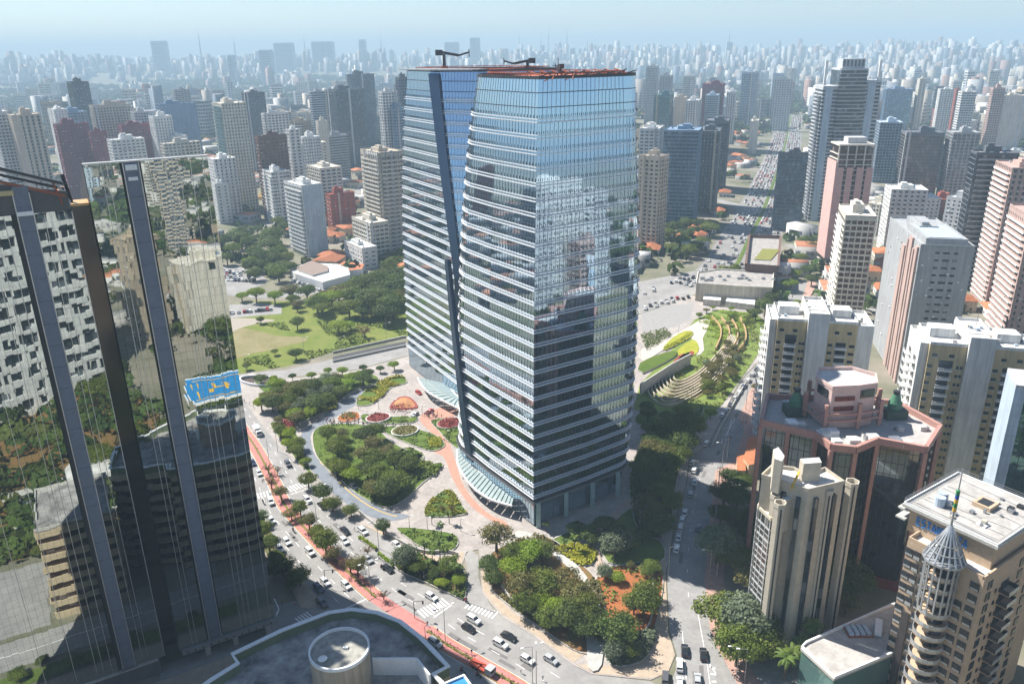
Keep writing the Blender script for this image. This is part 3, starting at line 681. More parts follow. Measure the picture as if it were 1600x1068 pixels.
# base: arcade columns on the right face, lobby slab
for k in range(4):
    p=C0+dr*(1.0+k*11.2)-dl*1.3; b=MB(); b.box(p.x-.7,p.x+.7,p.y-.7,p.y+.7,0.2,9.2,mat('teal_column',(.3,.42,.42),rough=.4)); b.build('column',T1)
b=MB(); Q=offset(P1(9.5),1.3); b.prism([tuple(x) for x in Q],9.0,9.6,mat('soffit_grey',(.2,.22,.24),rough=.5),darkm); b.build('soffit',T1)
# glazed canopies hugging the feet
def canopy(label,inner,outer,n,z=5.2):
    c=G(*inner[0]); t=empty('glazed_canopy',label,'canopy',(0,0,0))
    I=smooth([G(*p,z) for p in inner],8); O=smooth([G(*p,z) for p in outer],8)
    def at(L,u): 
        x=u*(len(L)-1); i=min(int(x),len(L)-2); return L[i].lerp(L[i+1],x-i)
    gm=glassmat('canopy_glass',(.45,.55,.55),metal=.3,rough=.15)
    for k in range(n):
        u0=k/n; u1=(k+1)/n-.006*20/n*2
        a,b_,c_,d=at(I,u0),at(O,u0),at(O,u1),at(I,u1); m=MB()
        m.hull([(*a.xy,z),(*b_.xy,z-.5),(*c_.xy,z-.5),(*d.xy,z),(*a.xy,z+.12),(*b_.xy,z-.38),(*c_.xy,z-.38),(*d.xy,z+.12)],gm); m.build('glass_pane',t)
        if k%2==0:
            m=MB(); m.bar((*at(I,u0).xy,z-.25),(*at(O,u0).xy,z-.75),.4,.5,darkm); m.build('rib',t)
    for L,zz in ((O,z-.5),(I,z+.1)):
        m=MB(); m.wall([(p.x,p.y) for p in L],zz-.35,zz+.25,.55,whitep); m.build('rim',t)
    for k in range(5):
        p=at(O,.1+.2*k).lerp(at(I,.1+.2*k),.25); m=MB(); m.cyl(p.x,p.y,.15,z-.6,.25,steel,8); m.build('column',t)
canopy('curved canopy of glass slats at the foot of the near tower',[(724,688),(732,715),(752,738),(780,757),(806,768)],[(714,700),(716,725),(735,755),(765,777),(800,788)],22)
canopy('second curved canopy of glass slats behind the near tower',[(700,600),(708,612),(718,622)][:3],[(652,588),(668,610),(716,636)],12)
canopy('inner arc of grey glass slats under the blue spine',[(768,722),(790,735),(812,756)],[(748,727),(770,745),(800,772)],10,4)
# ================================================================ the mirror facade on the left
mirror=glassmat('mirror_glass',(.5,.53,.51),metal=1.,rough=.015,bump=.018,bscale=.12)
mdark=glassmat('dark_reveal_glass',(.09,.075,.06),metal=.8,rough=.1)
colm=mat('blue_grey_cladding',(.15,.17,.22),rough=.55,var=.08)
silver=mat('silver_mullion',(.6,.58,.55),rough=.35,metal=.5)
d60=az(60); n60=Vector((d60.y,-d60.x,0)); FP=Vector((-65,171,0))
t=empty('mirror_glass_tower','foreground office tower clad in mirror glass with grey pilasters, filling the left edge','office tower',FP,0)
def F(s,z,o=0): # facade coordinates -> local
    v=d60*s+n60*o; return (v.x,v.y,z)
def fbox(m,s0,s1,z0_,z1_,o0,o1,mt):
    m.hull([F(s0,z0_,o1),F(s1,z0_,o1),F(s1,z0_,o0),F(s0,z0_,o0),F(s0,z1_,o1),F(s1,z1_,o1),F(s1,z1_,o0),F(s0,z1_,o0)],mt)
def wedge(m,s0,s1,z0_,zf,zb,o0,o1,mt): m.hull([F(s0,z0_,o1),F(s1,z0_,o1),F(s1,z0_,o0),F(s0,z0_,o0),F(s0,zf,o1),F(s1,zf,o1),F(s1,zb,o0),F(s0,zb,o0)],mt)
m=MB(); wedge(m,-23.2,.5,5.4,125.9,114,-50,-.5,darkm); wedge(m,-62,-26.7,5.4,117.6,104,-50,-.5,darkm); wedge(m,-26.69,-23.21,5,117,104,-44,-7,darkm); m.build('core',t)
m=MB(); fbox(m,-62,-.5,0,5.2,-28,-3.5,mat('podium_dark',(.07,.07,.07),rough=.6)); m.build('podium',t)
m=MB(); fbox(m,-26.6,-23.3,9,117.6,-6.99,-6.6,mdark); m.build('recess_glass',t)
m=MB(); fbox(m,-26.55,-23.35,9,117.8,-6.6,-1.2,mdark); m.build('dark_fin',t)
m=MB(); fbox(m,-26.6,-23.3,117.8,118.3,-6.7,-1.1,mat('lit_rim_paint',(.5,.3,.12),rough=.4,metal=.4)); m.build('fin_cap',t)  # orange light on the rim is put into the cap's colour
m=MB(); m.bar(F(-26.3,118,-4),F(-27.0,124,-4),.5,.5,darkm); m.build('post',t)
# panes: each a slab of its own, slightly out of true
panes=[]
rng=random.Random(4)
def facet(s0,s1,zb,zt,skip,zslope=0):
    n=round((s1-s0)/1.32); dz=2.0
    for i in range(n):
        a=s0+(s1-s0)*i/n; b_=s0+(s1-s0)*(i+1)/n
        if any(b_>q0+.3 and a<q1-.3 for q0,q1 in skip): continue
        z=zb
        top=zt+zslope*(s1-a)
        while z<top-.2:
            z1=min(z+dz,top); panes.append(((a+b_)/2,(z+z1)/2,b_-a-.03,z1-z-.03)); z=z1
facet(-23.1,.6,5.4,126,[(-16.1,-13)]); facet(-62,-26.7,5.4,117.5,[(-36.2,-33.2)],.0)
shared={}
cam3=Vector((0,0,CAMH))
panes.sort(key=lambda p:(FP+Vector(F(p[0],p[1]))-cam3).length if PX(*(FP+Vector(F(p[0],p[1]))))[0]>0 and PX(*(FP+Vector(F(p[0],p[1]))))[1]<1068 else 9999)
rest=MB()
def pane_mesh(w_,h_):
    k=(round(w_,2),round(h_,2))
    if k not in shared:
        m=MB(); v=d60*(k[0]/2); nn=n60*.03; h=k[1]/2
        m.hull([(-v.x+nn.x,-v.y+nn.y,-h),(v.x+nn.x,v.y+nn.y,-h),(v.x-nn.x,v.y-nn.y,-h),(-v.x-nn.x,-v.y-nn.y,-h),(-v.x+nn.x,-v.y+nn.y,h),(v.x+nn.x,v.y+nn.y,h),(v.x-nn.x,v.y-nn.y,h),(-v.x-nn.x,-v.y-nn.y,h)],mirror)
        shared[k]=m.mesh('pane')
    return shared[k]
for k,(s,z,w_,h_) in enumerate(panes):
    tx=rng.gauss(0,.0011); tz=rng.gauss(0,.003)
    if k<290:
        o=ob('pane',pane_mesh(w_,h_),t,F(s,z)); o.rotation_mode='XYZ'
        o.rotation_euler=(tx*d60.x,tx*d60.y,tz)
    else:
        a,b_=s-w_/2,s+w_/2; q=[z-h_/2,z+h_/2]; 
        def oo(ds,dz): return tz*ds+tx*dz
        rest.poly([F(a,q[0],.03+oo(-w_/2,-h_/2)),F(b_,q[0],.03+oo(w_/2,-h_/2)),F(b_,q[1],.03+oo(w_/2,h_/2)),F(a,q[1],.03+oo(-w_/2,h_/2))],mirror)
rest.build('mirror_panes',t,kind='stuff')
for s0,s1,zt in ((-16,-13,125.8),(-36.1,-33.3,121.5)):
    m=MB(); fbox(m,s0,s1,6,zt,-.6,.45,colm); m.build('pilaster',t)
    for k in range(int(zt/2.4)):
        m=MB(); fbox(m,s0-.01,s1+.01,6+k*2.4,6.05+k*2.4,-.5,.5,darkm); m.build('pilaster_joint',t) if k%2 else None
    for s in (s0,s1):
        m=MB(); fbox(m,s-.09,s+.09,6,zt,.3,.62,silver); m.build('mullion',t)
m=MB(); fbox(m,-36.1,-33.3,117.2,118.0,.3,1.0,whitep); m.build('ledge',t)
m=MB(); fbox(m,-15.6,-13.4,124.3,125.4,.3,.7,whitep); fbox(m,-15.4,-13.6,122.2,122.9,.3,.7,whitep); m.build('ledge',t)
for s,zb,zt in ((-20,6,125.9),(-18.9,6,125.9),(-7.9,6,126),(-6.6,6,126),(-5.4,6,126),(-3,6,126),(-.4,6,126),(-31.6,7,117),(-30.4,7,117),(-38.4,6,117),(-41.6,7,117),(-40.2,7,117),(-46,7,117),(-52,7,117)):
    m=MB(); fbox(m,s-.055,s+.055,zb,zt,.0,.16,silver); m.build('mullion',t)
m=MB(); fbox(m,-26.75,-26.6,5.6,117,-.6,.2,silver); m.build('edge_trim',t)
m=MB(); fbox(m,-23.2,.7,125.9,126.2,-1,.25,silver); m.build('roof_trim',t)
m=MB(); fbox(m,-22.7,1.2,4.3,5.35,-2,1.0,mat('beam_grey',(.25,.24,.24),rough=.7)); m.build('edge_beam',t)
m=MB(); fbox(m,-62,-28.3,4.9,5.35,-.6,.35,silver); m.build('edge_trim',t)
m=MB(); fbox(m,-62,-28,.2,4.9,-3.4,-.9,mat('base_grey',(.13,.13,.14),rough=.7)); m.build('plinth',t)
for s in (-.6,-9,-16): 
    m=MB(); fbox(m,s-1.2,s,0,4.3,-2.6,-1.2,concm); m.build('column',t)
for k in range(12):
    m=MB(); fbox(m,-21.7+k*1.9,-21.3+k*1.9,4.6,5.0,1.0,1.05,darkm); m.build('vent',t)
m=MB(); m.bar(F(.6,5.2,.2),F(2.6,5.2,-3),.25,.3,whitep); m.bar(F(2.6,5.2,-3),F(2.6,5.2,-8),.25,.3,whitep); m.build('white_rail',t)
# roof edge of the left-hand facet: sloping rails and gutters
for k,(o_,z_) in enumerate(((.3,126.6),(-1.2,126.2),(-2.4,125.2),(.2,124.2))):
    m=MB(); m.bar(F(-46,z_+3.2-k*.2,o_),F(-27.2,z_-3.9,o_),.5,.55,[darkm,steel,darkm,rust][k]); m.build('roof_rail',t)
m=MB(); m.hull([F(-62,117.5,.1),F(-26.8,117.5,.1),F(-26.8,117.5,-.5),F(-62,117.5,-.5),F(-62,129,.1),F(-26.8,121,.1),F(-26.8,121,-.5),F(-62,129,-.5)],mat('attic_dark',(.09,.085,.085),rough=.6)); m.build('attic_band',t)
m=MB(); fbox(m,-44,-35.8,121.3,122.2,.1,.9,mat('gold_rail',(.5,.4,.2),rough=.5)); m.build('handrail',t)
m=MB(); fbox(m,-36.1,-33.3,118,122.8,.1,.5,colm); m.build('pilaster_head',t)
m=MB(); m.bar(F(-28.4,123,-.2),F(-26.6,118.6,-.2),.4,.5,steel); m.bar(F(-28.9,123,.3),F(-28.0,118.6,.3),.25,.3,rust); m.build('roof_strut',t)
RES.append([tuple((FP+d60*s+n60*o).xy) for s,o in ((-70,1),(3,1),(3,-35),(-70,-35))])
RES.append([(-110,80),(60,60),(60,150),(-60,185),(-110,150)])
LEAF={}
# ================================================================ city buildings
HB=[]   # picture boxes of the hand-placed buildings (x0,x1,ytop,ybottom,distance)
def lattice(b,W_,D_,H,fh,bw,pf,sf,t,m,z0=0,sides='FLBR'):
    nf=max(1,int((H-z0)/fh)); 
    for k in range(nf+1):
        z=z0+k*fh; h=sf*fh
        if k==nf: b.box(-t,W_+t,-t,D_+t,z-.1,max(H,z+.3),m)
        else: b.box(-t,W_+t,-t,D_+t,z,z+h,m)
    if pf>0:
        for side_,L in (('F',W_),('B',W_),('L',D_),('R',D_)):
            if side_ not in sides: continue
            n=max(1,round(L/bw)); pw=pf*L/n
            for i in range(n+1):
                c=L*i/n; a=max(-t,c-pw/2); e=min(L+t,c+pw/2)
                if side_=='F': b.box(a,e,-t*.9,0.01,z0,H-.2,m)
                elif side_=='B': b.box(a,e,D_-.01,D_+t*.9,z0,H-.2,m)
                elif side_=='L': b.box(-t*.9,.01,a,e,z0,H-.2,m)
                else: b.box(W_-.01,W_+t*.9,a,e,z0,H-.2,m)
def body(root,W_,D_,H,wall='beige',glass='dark',fh=3.1,bw=3.2,pf=.5,sf=.5,t=.3,roof='dark',blank='',blankc=None,balc='',balcc='white',stripe=None,mech=1,rng=random,bal_parts=False,curt=False):
    wm=wallm(wall); gm=winm(glass)
    if not curt and bw<6 and pf>.1 and pf<.85: bw*=rng.uniform(.8,1.5); pf=min(.8,max(.12,pf+rng.uniform(-.18,.14))); sf=min(.8,max(.2,sf+rng.uniform(-.14,.12)))
    b=MB(); b.box(0,W_,0,D_,0,H-.4,gm); b.build('glazing',root)
    b=MB(); 
    if curt: lattice(b,W_,D_,H,fh,bw,.06,.1,.08,wm)
    else: lattice(b,W_,D_,H,fh,bw,pf,sf,t,wm)
    b.build('wall',root)
    if not blank and W_>12 and rng.random()<.45:
        ac=wallm(rng.choice(['lgrey','cream','beige','grey','white',wall,'tan'])); x0=W_*rng.choice([.05,.3,.44,.8]); b=MB(); b.box(x0,x0+rng.uniform(1.2,2.6),-t-.35,-t+.1,0,H+rng.uniform(.3,2.5),ac)
        if D_>10: y0=D_*rng.choice([.1,.45,.75]); b.box(-t-.35,-t+.1,y0,y0+2,0,H+1,ac)
        b.build('wall_strip',root)
    bm_=wallm(blankc or wall)
    for s in blank:
        b=MB()
        if s=='F': b.box(.3,W_-.3,-t-.06,-t+.1,0,H+.1,bm_)
        if s=='L': b.box(-t-.06,-t+.1,.3,D_-.3,0,H+.1,bm_)
        if s=='f': b.box(W_*.35,W_*.65,-t-.1,.1,0,H+.2,bm_)
        if s=='l': b.box(-t-.1,.1,D_*.35,D_*.65,0,H+.2,bm_)
        if s=='e': b.box(-t-.05,W_*.28,-t-.05,.1,0,H+.1,bm_)
        if s=='d': b.box(W_*.72,W_+t+.05,-t-.05,.1,0,H+.1,bm_)
        b.build('wall_panel',root)
    nf=int(H/fh)
    for s in balc:
        if s in 'FL':
            L=W_ if s=='F' else D_; spans=[(.04,.30),(.70,.96)] if L>14 else [(.2,.8)]
        if s in 'fl': L=W_ if s=='f' else D_; spans=[(.06,.94)]
        sh=None if not bal_parts else []
        bb=MB()
        for k in range(1,nf):
            z=k*fh
            for a,c in spans:
                q=MB() if bal_parts else bb
                m_=wallm(balcc); d0,d1=-1.5,-.05
                if s in 'Ff':
                    q.box(L*a,L*c,d0,d1,z-.1,z+.1,m_); q.box(L*a,L*c,d0,d0+.12,z+.1,z+1.05,m_)
                else:
                    q.box(d0,d1,L*a,L*c,z-.1,z+.1,m_); q.box(d0,d0+.12,L*a,L*c,z+.1,z+1.05,m_)
                if bal_parts: q.build('balcony',root)
        if not bal_parts: bb.build('balconies',root,kind='stuff')
    b=MB(); b.box(.3,W_-.3,.3,D_-.3,H-.5,H-.35,roofm if roof=='dark' else roofl)
    p=.25
    for q in ((-t,W_+t,-t,-t+p),(-t,W_+t,D_+t-p,D_+t),(-t,-t+p,-t+p,D_+t-p),(W_+t-p,W_+t,-t+p,D_+t-p)): b.box(*q,H-.3,H+.8,wm)
    roofo=b.build('roof',root)
    if mech and not curt and pf>.1:
        b=MB()
        for _ in range(int(H*.9)):
            z=rng.randrange(1,max(2,int(H/fh)))*fh+rng.uniform(-.2,.3); m_=rng.choice([roofl,steel,whitep])
            if rng.random()<.5: x=rng.uniform(.5,W_-1.5); b.box(x,x+.9,-t-.45,-t,z,z+.6,m_)
            else: y=rng.uniform(.5,D_-1.5); b.box(-t-.45,-t,y,y+.9,z,z+.6,m_)
        b.build('air_conditioners',root,kind='stuff')
    if mech:
        b=MB(); a0=rng.uniform(.2,.4); b0=rng.uniform(.2,.4); hh=rng.uniform(2.5,5)
        b.box(W_*a0,W_*(a0+.38),D_*b0,D_*(b0+.4),H-.35,H+hh,wm); b.box(W_*a0+1,W_*(a0+.2),D_*b0+1,D_*(b0+.25),H+hh,H+hh+1.6,wm)
        b.build('lift_house',roofo)
        for _ in range(4):
            x,y=rng.uniform(1,W_-3),rng.uniform(1,D_-3); s1=rng.uniform(.8,2); b=MB(); b.box(x,x+s1,y,y+s1,H-.35,H+rng.uniform(.6,1.6),rng.choice([steel,roofl,concm])); b.build('roof_unit',roofo)
        b=MB(); b.cyl(W_*.75,D_*.7,H-.35,H+1.8,1.1,rng.choice([whitep,wallm('blue')]),10); b.build('water_tank',roofo)
def solve_len(C,d,H,xt,lo=3,hi=90):
    f=lambda L:PX(*(C+d*L).xy,H)[0]
    s=f(hi)>f(lo)
    a,b_=lo,hi
    for _ in range(30):
        m=(a+b_)/2
        if (f(m)<xt)==s: a=m
        else: b_=m
    return (a+b_)/2
def bld(label,xl,xc,xr,yt,yb,ar=56,cat='apartment tower',name='apartment_tower',short=None,maxd=32,H=None,dims=None,**st):
    """near corner at picture column xc, base row yb, roof row yt; side faces reach columns xl and xr"""
    C=G(xc,yb); Hh=H or height_at(C.x,C.y,yt)
    if H is None:   # keep the roof corner under its own column
        pass
    # walk so that the roof corner (not the base) sits at column xc
    for _ in range(3):
        px=PX(C.x,C.y,Hh)[0]; C=C+Vector((1,0,0))*((xc-px)*(C.length/FPX)); Hh=H or height_at(C.x,C.y,yt)
    D=solve_len(C,az(ar-90),Hh,xl,4,maxd); Wd=solve_len(C,az(ar),Hh,xr,4,maxd*1.3)
    if dims: Wd,D=dims[0] or Wd,dims[1] or D
    root=empty(name,label,cat,(C.x,C.y,0),rad(90-ar))
    body(root,Wd,D,Hh,rng=random.Random(int(xc*7+yt)),**st)
    HB.append((xl,xr,yt,yb,C.length)); cc=C+az(ar)*Wd/2+az(ar-90)*D/2
    OCC.append((cc.x,cc.y,max(Wd,D)*.75)); 
    if short: LM.append(((xl+xr)/2,(yt*2+yb)/3,short))
    return root,Wd,D,Hh
OCC=[]
L_=40
BL=[ # label, xl,xc,xr,ytop,ybase, az, style
('pale grey block cut by the left edge of the photo','gey',-20,-12,13,176,340,50,dict(wall='lgrey',pf=.3)),
('striped beige tower with dark vertical window slots and a dark flat crown','',12,18,63,181,345,52,dict(wall='beige',pf=.62,sf=.15,bw=4,blank='e')),
('tall narrow white slab with one column of small windows beside the black stepped tower','',65,84,104,172,300,50,dict(wall='white',pf=.7,sf=.6)),
('grey-blue tower right behind the narrow white slab','',84,92,136,177,290,50,dict(wall='blue',pf=.2,sf=.6)),
('black stepped tower with a dark blue curved crown','',104,112,138,129,260,50,dict(wall='black',glass='blue',pf=.3,sf=.3)),
('broad wine-red apartment block with a flat roof','',83,88,138,196,320,50,dict(wall='wine',pf=.75,sf=.4)),
('lower wine-red block joined to the right of the broad wine-red one','',138,141,166,207,320,50,dict(wall='wine',pf=.75,sf=.4)),
('long beige block with a dark penthouse strip along its roof','',139,145,203,166,290,50,dict(wall='beige',pf=.4,roof='dark')),
('plum-coloured block peeping over white terraces','',184,190,236,196,300,50,dict(wall='wine',glass='grey',pf=.8,sf=.5)),
('white gridded building with stepped roof terraces','',167,174,225,220,330,50,dict(wall='white',pf=.3)),
('pale gridded tower behind the plum block','',203,210,232,176,290,50,dict(wall='lgrey',pf=.35)),
('white tower with dark square windows left of the wide blue-grey slab','',232,240,268,183,300,50,dict(wall='white',pf=.55,sf=.5)),
('wide blue-grey slab office with a plain dark face','',243,249,316,164,290,52,dict(wall='blue',glass='blue',pf=.15,sf=.35,blank='F')),
('small grey block with flat mast roof far behind the blue-grey slab','',268,272,296,141,235,50,dict(wall='grey',pf=.3)),
('low cream building with a terrace roof in front of the blue-grey slab','',250,256,312,226,330,50,dict(wall='cream',pf=.5)),
('white pitched block beside the low cream building','',265,270,292,214,300,50,dict(wall='white',pf=.7)),
('cream tower with green glass balconies down its left side','',322,346,384,163,330,55,dict(wall='cream',glass='teal',pf=.45,balc='l',balcc='teal',bal_parts=True)),
('white lower annexe in front of the cream tower','',324,334,368,250,345,55,dict(wall='white',pf=.55)),
('white step of the annexe beside the treetops','',332,336,356,288,350,55,dict(wall='white',pf=.55)),
('slate tower with twin rooftop boxes','',377,383,413,146,270,50,dict(wall='dgrey',glass='blue',pf=.35)),
('white gridded slab left of the brown block','',408,412,450,178,290,50,dict(wall='white',pf=.2,sf=.4)),
('dark brown apartment block with a flat top','',398,403,447,214,345,52,dict(wall='brown',glass='brown',pf=.6)),
('white tower with black windows against the dark brown block','',445,452,468,204,330,52,dict(wall='white',pf=.5)),
('white terraced block with deep balconies right of the dark brown block','',463,472,500,216,320,52,dict(wall='white',balc='l',pf=.4)),
('grey-blue banded office left of the dark ribbed tower','',482,486,512,144,255,50,dict(wall='lgrey',glass='blue',pf=0,sf=.4)),
('pale slab standing at the foot of the dark ribbed tower','',493,497,511,190,290,50,dict(wall='cream',pf=.8,sf=.8)),
('rounded grey-mauve banded building below the dark ribbed tower','',505,512,543,213,285,50,dict(wall='grey',pf=0,sf=.55)),
('dark glass tower with a flat hat rising behind the ribbed tower','',540,548,588,117,235,50,dict(wall='dgrey',glass='blue',pf=.1,sf=.2)),
('dark ribbed tower with fine vertical fins','',510,524,575,141,265,50,dict(wall='dgrey',glass='grey',pf=.45,sf=.02,bw=2.4,t=.6)),
('white gridded tower just left of the glass towers','',591,597,620,144,300,50,dict(wall='white',pf=.25,sf=.4)),
('navy stepped tower hard against the rear glass tower','',618,623,642,122,290,50,dict(wall='dgrey',glass='blue',pf=.1,sf=.3)),
('blue banded tower below the navy stepped tower','',606,614,634,170,300,50,dict(wall='blue',glass='blue',pf=.1,sf=.5)),
('wide white block with grey window bays near the crane','',410,424,452,270,352,55,dict(wall='white',pf=.3,balc='L')),
('beige balcony block behind the red brick one','',478,500,533,264,345,55,dict(wall='cream',balc='f',pf=.5)),
('red brick apartment block','',509,516,553,305,362,55,dict(wall='brick',glass='grey',pf=.55,sf=.6)),
('tall beige tower crowned with white arches','',549,592,629,240,402,56,dict(wall='beige',pf=.5,balc='fl',balcc='cream',bal_parts=True)),
('pale slab block with wide windows at the foot of the arched tower','',531,578,606,350,412,56,dict(wall='cream',pf=.25,sf=.45)),
('small white building with blue-tinted side wall in front of the slab block','',530,566,588,389,421,56,dict(wall='white',pf=.6,sf=.6)),
('tower with white balconies on one side and a blank blue-grey wall on the other','',440,471,503,291,402,52,dict(wall='white',glass='teal',pf=.2,balc='l',blank='Ff',blankc='pblue',bal_parts=True)),  # blue-grey panel colour carries the shade of the right face
# right half
('beige office slab with square windows right beside the near glass tower','',1000,1031,1045,246,392,38,dict(wall='beige',pf=.5,sf=.5)),
('white building behind the beige slab','',1000,1008,1038,202,330,25,dict(wall='white',pf=.3)),
('blue glass tower with a white frame roof and white balcony ends','',1038,1044,1098,205,356,20,dict(wall='blue',glass='blue',pf=.05,sf=.25,balc='')),
('grey banded wing joined behind the white-framed blue tower','',1085,1092,1131,206,330,20,dict(wall='dgrey',pf=.3,sf=.3)),
('dark slim tower with a slanted light roof behind the grey wing','',1102,1108,1144,190,300,20,dict(wall='dgrey',glass='dark',pf=.1,sf=.2)),
('teal banded office with a green roof','',1022,1030,1055,149,250,20,dict(wall='teal',glass='teal',pf=0,sf=.3)),
('plain beige blank-walled tower right of the teal office','',1054,1058,1075,153,250,20,dict(wall='beige',pf=.8,sf=.8)),
('slender white balcony tower right of the plain beige one','',1072,1077,1096,158,255,20,dict(wall='white',balc='F',pf=.3)),
('tall white tower peeping above the slender balcony tower','',1068,1073,1088,119,215,20,dict(wall='white',pf=.3)),
('broad maroon and grey tower','',1098,1104,1136,132,235,20,dict(wall='wine',glass='grey',pf=.4)),
('pale tower in front of the broad maroon one','',1103,1108,1127,149,240,20,dict(wall='pblue',pf=.2)),
('short white tower right of the maroon one','',1136,1139,1152,144,225,20,dict(wall='white',pf=.6)),
('pale tower with a slanted blue glass side','',1160,1178,1191,113,200,30,dict(wall='pblue',glass='blue',pf=.1,sf=.3,mech=0)),
('pale twin-slab office with a dark crown','',1200,1208,1247,124,205,20,dict(wall='lgrey',pf=.3,roof='dark')),
('grey pair of towers in haze right of the near glass tower','',1010,1013,1030,104,200,20,dict(wall='lgrey',pf=.3)),
('hazy grey block right of the pair','',1031,1035,1052,119,205,20,dict(wall='grey',pf=.3)),
('long white slab with blank end wall by the jammed avenue','',1173,1176,1188,190,240,20,dict(wall='cream',pf=.9,sf=.9)),
('dark blue banded block at the foot of the tall grey-white tower','',1217,1224,1270,240,362,15,dict(wall='dgrey',glass='blue',pf=.05,sf=.3,balc='f',balcc='lgrey')),
('dark office with horizontal bands right of the tall grey-white tower','',1328,1334,1358,155,265,15,dict(wall='dgrey',glass='blue',pf=0,sf=.3)),
('brown-grey building under construction behind the netted tower','',1326,1332,1358,200,300,15,dict(wall='grey',glass='dark',pf=.2,sf=.3)),
('wide blue glass cube in haze','',1380,1386,1427,140,215,15,dict(wall='blue',glass='bluebright',pf=.05,sf=.1)),
('dark blue glass tower with a thin white frame','',1368,1376,1411,192,285,15,dict(wall='pblue',glass='blue',pf=.1,sf=.15)),
('white concrete block with pale roof below the dark blue tower','',1384,1394,1450,297,395,12,dict(wall='white',pf=.5)),
('dark curtain-walled block, left wing under the bridge roof','',1404,1418,1476,208,310,14,dict(wall='dgrey',glass='brown',pf=.08,sf=.18)),
('grey netted block, right wing under the bridge roof','',1480,1490,1532,208,315,14,dict(wall='grey',glass='grey',pf=.3,sf=.1)),
('white tall gridded tower near the right edge','',1498,1504,1526,144,250,12,dict(wall='white',glass='blue',pf=.3,sf=.4)),
('brownish-pink tower behind the white one near the edge','',1548,1553,1571,138,240,12,dict(wall='pink',pf=.4)),
('cream tower with blank walls at the right edge','',1562,1570,1606,150,240,12,dict(wall='cream',pf=.8,sf=.7)),
('white towers pair, left one, above the dark louvred tower','',1466,1470,1490,140,225,12,dict(wall='white',pf=.4)),
('pale slender tower above the wide blue glass cube','',1434,1438,1448,124,215,12,dict(wall='cream',pf=.6)),
('red-brown slim tower among white ones near the right edge','',1492,1495,1500,140,220,12,dict(wall='brick',pf=.6)),
('white round-shouldered tower left of the wide blue cube','',1346,1352,1374,126,225,12,dict(wall='white',pf=.4)),
('dark louvred tower with white balcony edges','',1518,1527,1592,240,450,14,dict(wall='dgrey',glass='dark',pf=.04,sf=.18,balc='f',balcc='grey',bal_parts=True)),
('pink-brown tower with curved white balconies, cut by the right edge','',1548,1583,1640,264,480,14,dict(wall='pink',balc='l',pf=.5,bal_parts=True)),
('second pink-brown tower with white balconies at the right edge, nearer','',1570,1612,1680,340,560,14,dict(wall='pink',balc='l',pf=.6,bal_parts=True)),
('tall beige tower with cream balconies under the netted pink tower','',1266,1322,1369,338,520,18,dict(wall='cream',glass='brown',balc='l',pf=.35,sf=.45,bal_parts=True)),
('low red-brown building among orange roofs','',1450,1458,1500,312,345,14,dict(wall='brick',pf=.5)),
]
for (lab,_,xl,xc,xr,yt,yb,a,st) in BL:
    if xl>995:
        if xl<1225:
            if a<30: xc=xr-max(3,min(xc-xl,(xr-xl)*.3)); a=18
        else:
            a+=92
            if a>108: a=106
    off=any(k in lab for k in ('office','glass','banded','slab'))
    bld(lab,xl,xc,xr,yt,yb,a,cat='office tower' if off else 'apartment tower',name='office_tower' if off else 'apartment_tower',**st)
# --- arches on the crown of the beige tower, bridge roof, frames
def at_(xl,y,z): return G(xl,y,z)
# tall grey-white tower with stepped crown (three bays, finned sides)
def tall_tower():
    C=G(1262,345); H=height_at(C.x,C.y,122); ar=14
    root=empty('apartment_tower','very tall grey-white tower with dark centre bay and stepped crown','apartment tower',(C.x,C.y,0),rad(90-ar+90-14))
    W_,D_=50,30
    root.rotation_euler[2]=rad(-8)
    for i,(x0,x1,h,wl) in enumerate(((0,12,H-8,'pblue'),(12,34,H+6,'dgrey'),(34,46,H-4,'pblue'))):
        b=MB(); b.box(x0+.02,x1-.02,(-1.5 if i==1 else 0),D_,0,h,winm('dark')); b.build('glazing',root)
        b=MB(); nf=int(h/3.1)
        if i==1:
            for k in range(nf+1): b.box(x0+.2,x1-.2,-2.6,-1.4,k*3.1,k*3.1+.9,wallm('lgrey' if k%2 else 'grey'))
        else:
            for k in range(nf+1): b.box(x0-.2,x1+.2,-.2,D_+.2,k*3.1,k*3.1+1.3,wallm('lgrey'))
            b.box(x0+2,x0+8,-.6,0,0,h,wallm('pblue'))
        b.build('wall',root)
        b=MB(); b.box(x0,x1,0,D_,h,h+1.5,wallm('lgrey')); b.build('roof',root)
    b=MB(); b.box(14,32,3,20,H+7.5,H+15,wallm('lgrey'))
    for k in range(6): b.box(14.5+3*k,16.3+3*k,2.9,3,H+9,H+14,wallm('dgrey'))
    b.build('crown',root)
    for x in (1,44): b=MB(); b.box(x-1,x+1,1,3,H-6,H+14,whitep); b.build('chimney',root)
    b=MB()
    for k in range(int((H-10)/3.1)): b.box(-1.8,-.2,2,14,k*3.1,k*3.1+1,wallm('dgrey')); b.box(46.2,47.6,2,14,k*3.1,k*3.1+1,wallm('lgrey'))
    b.build('balconies',root,kind='stuff'); HB.append((1235,1350,106,350,740)); OCC.append((C.x+25,C.y+15,36))
tall_tower()
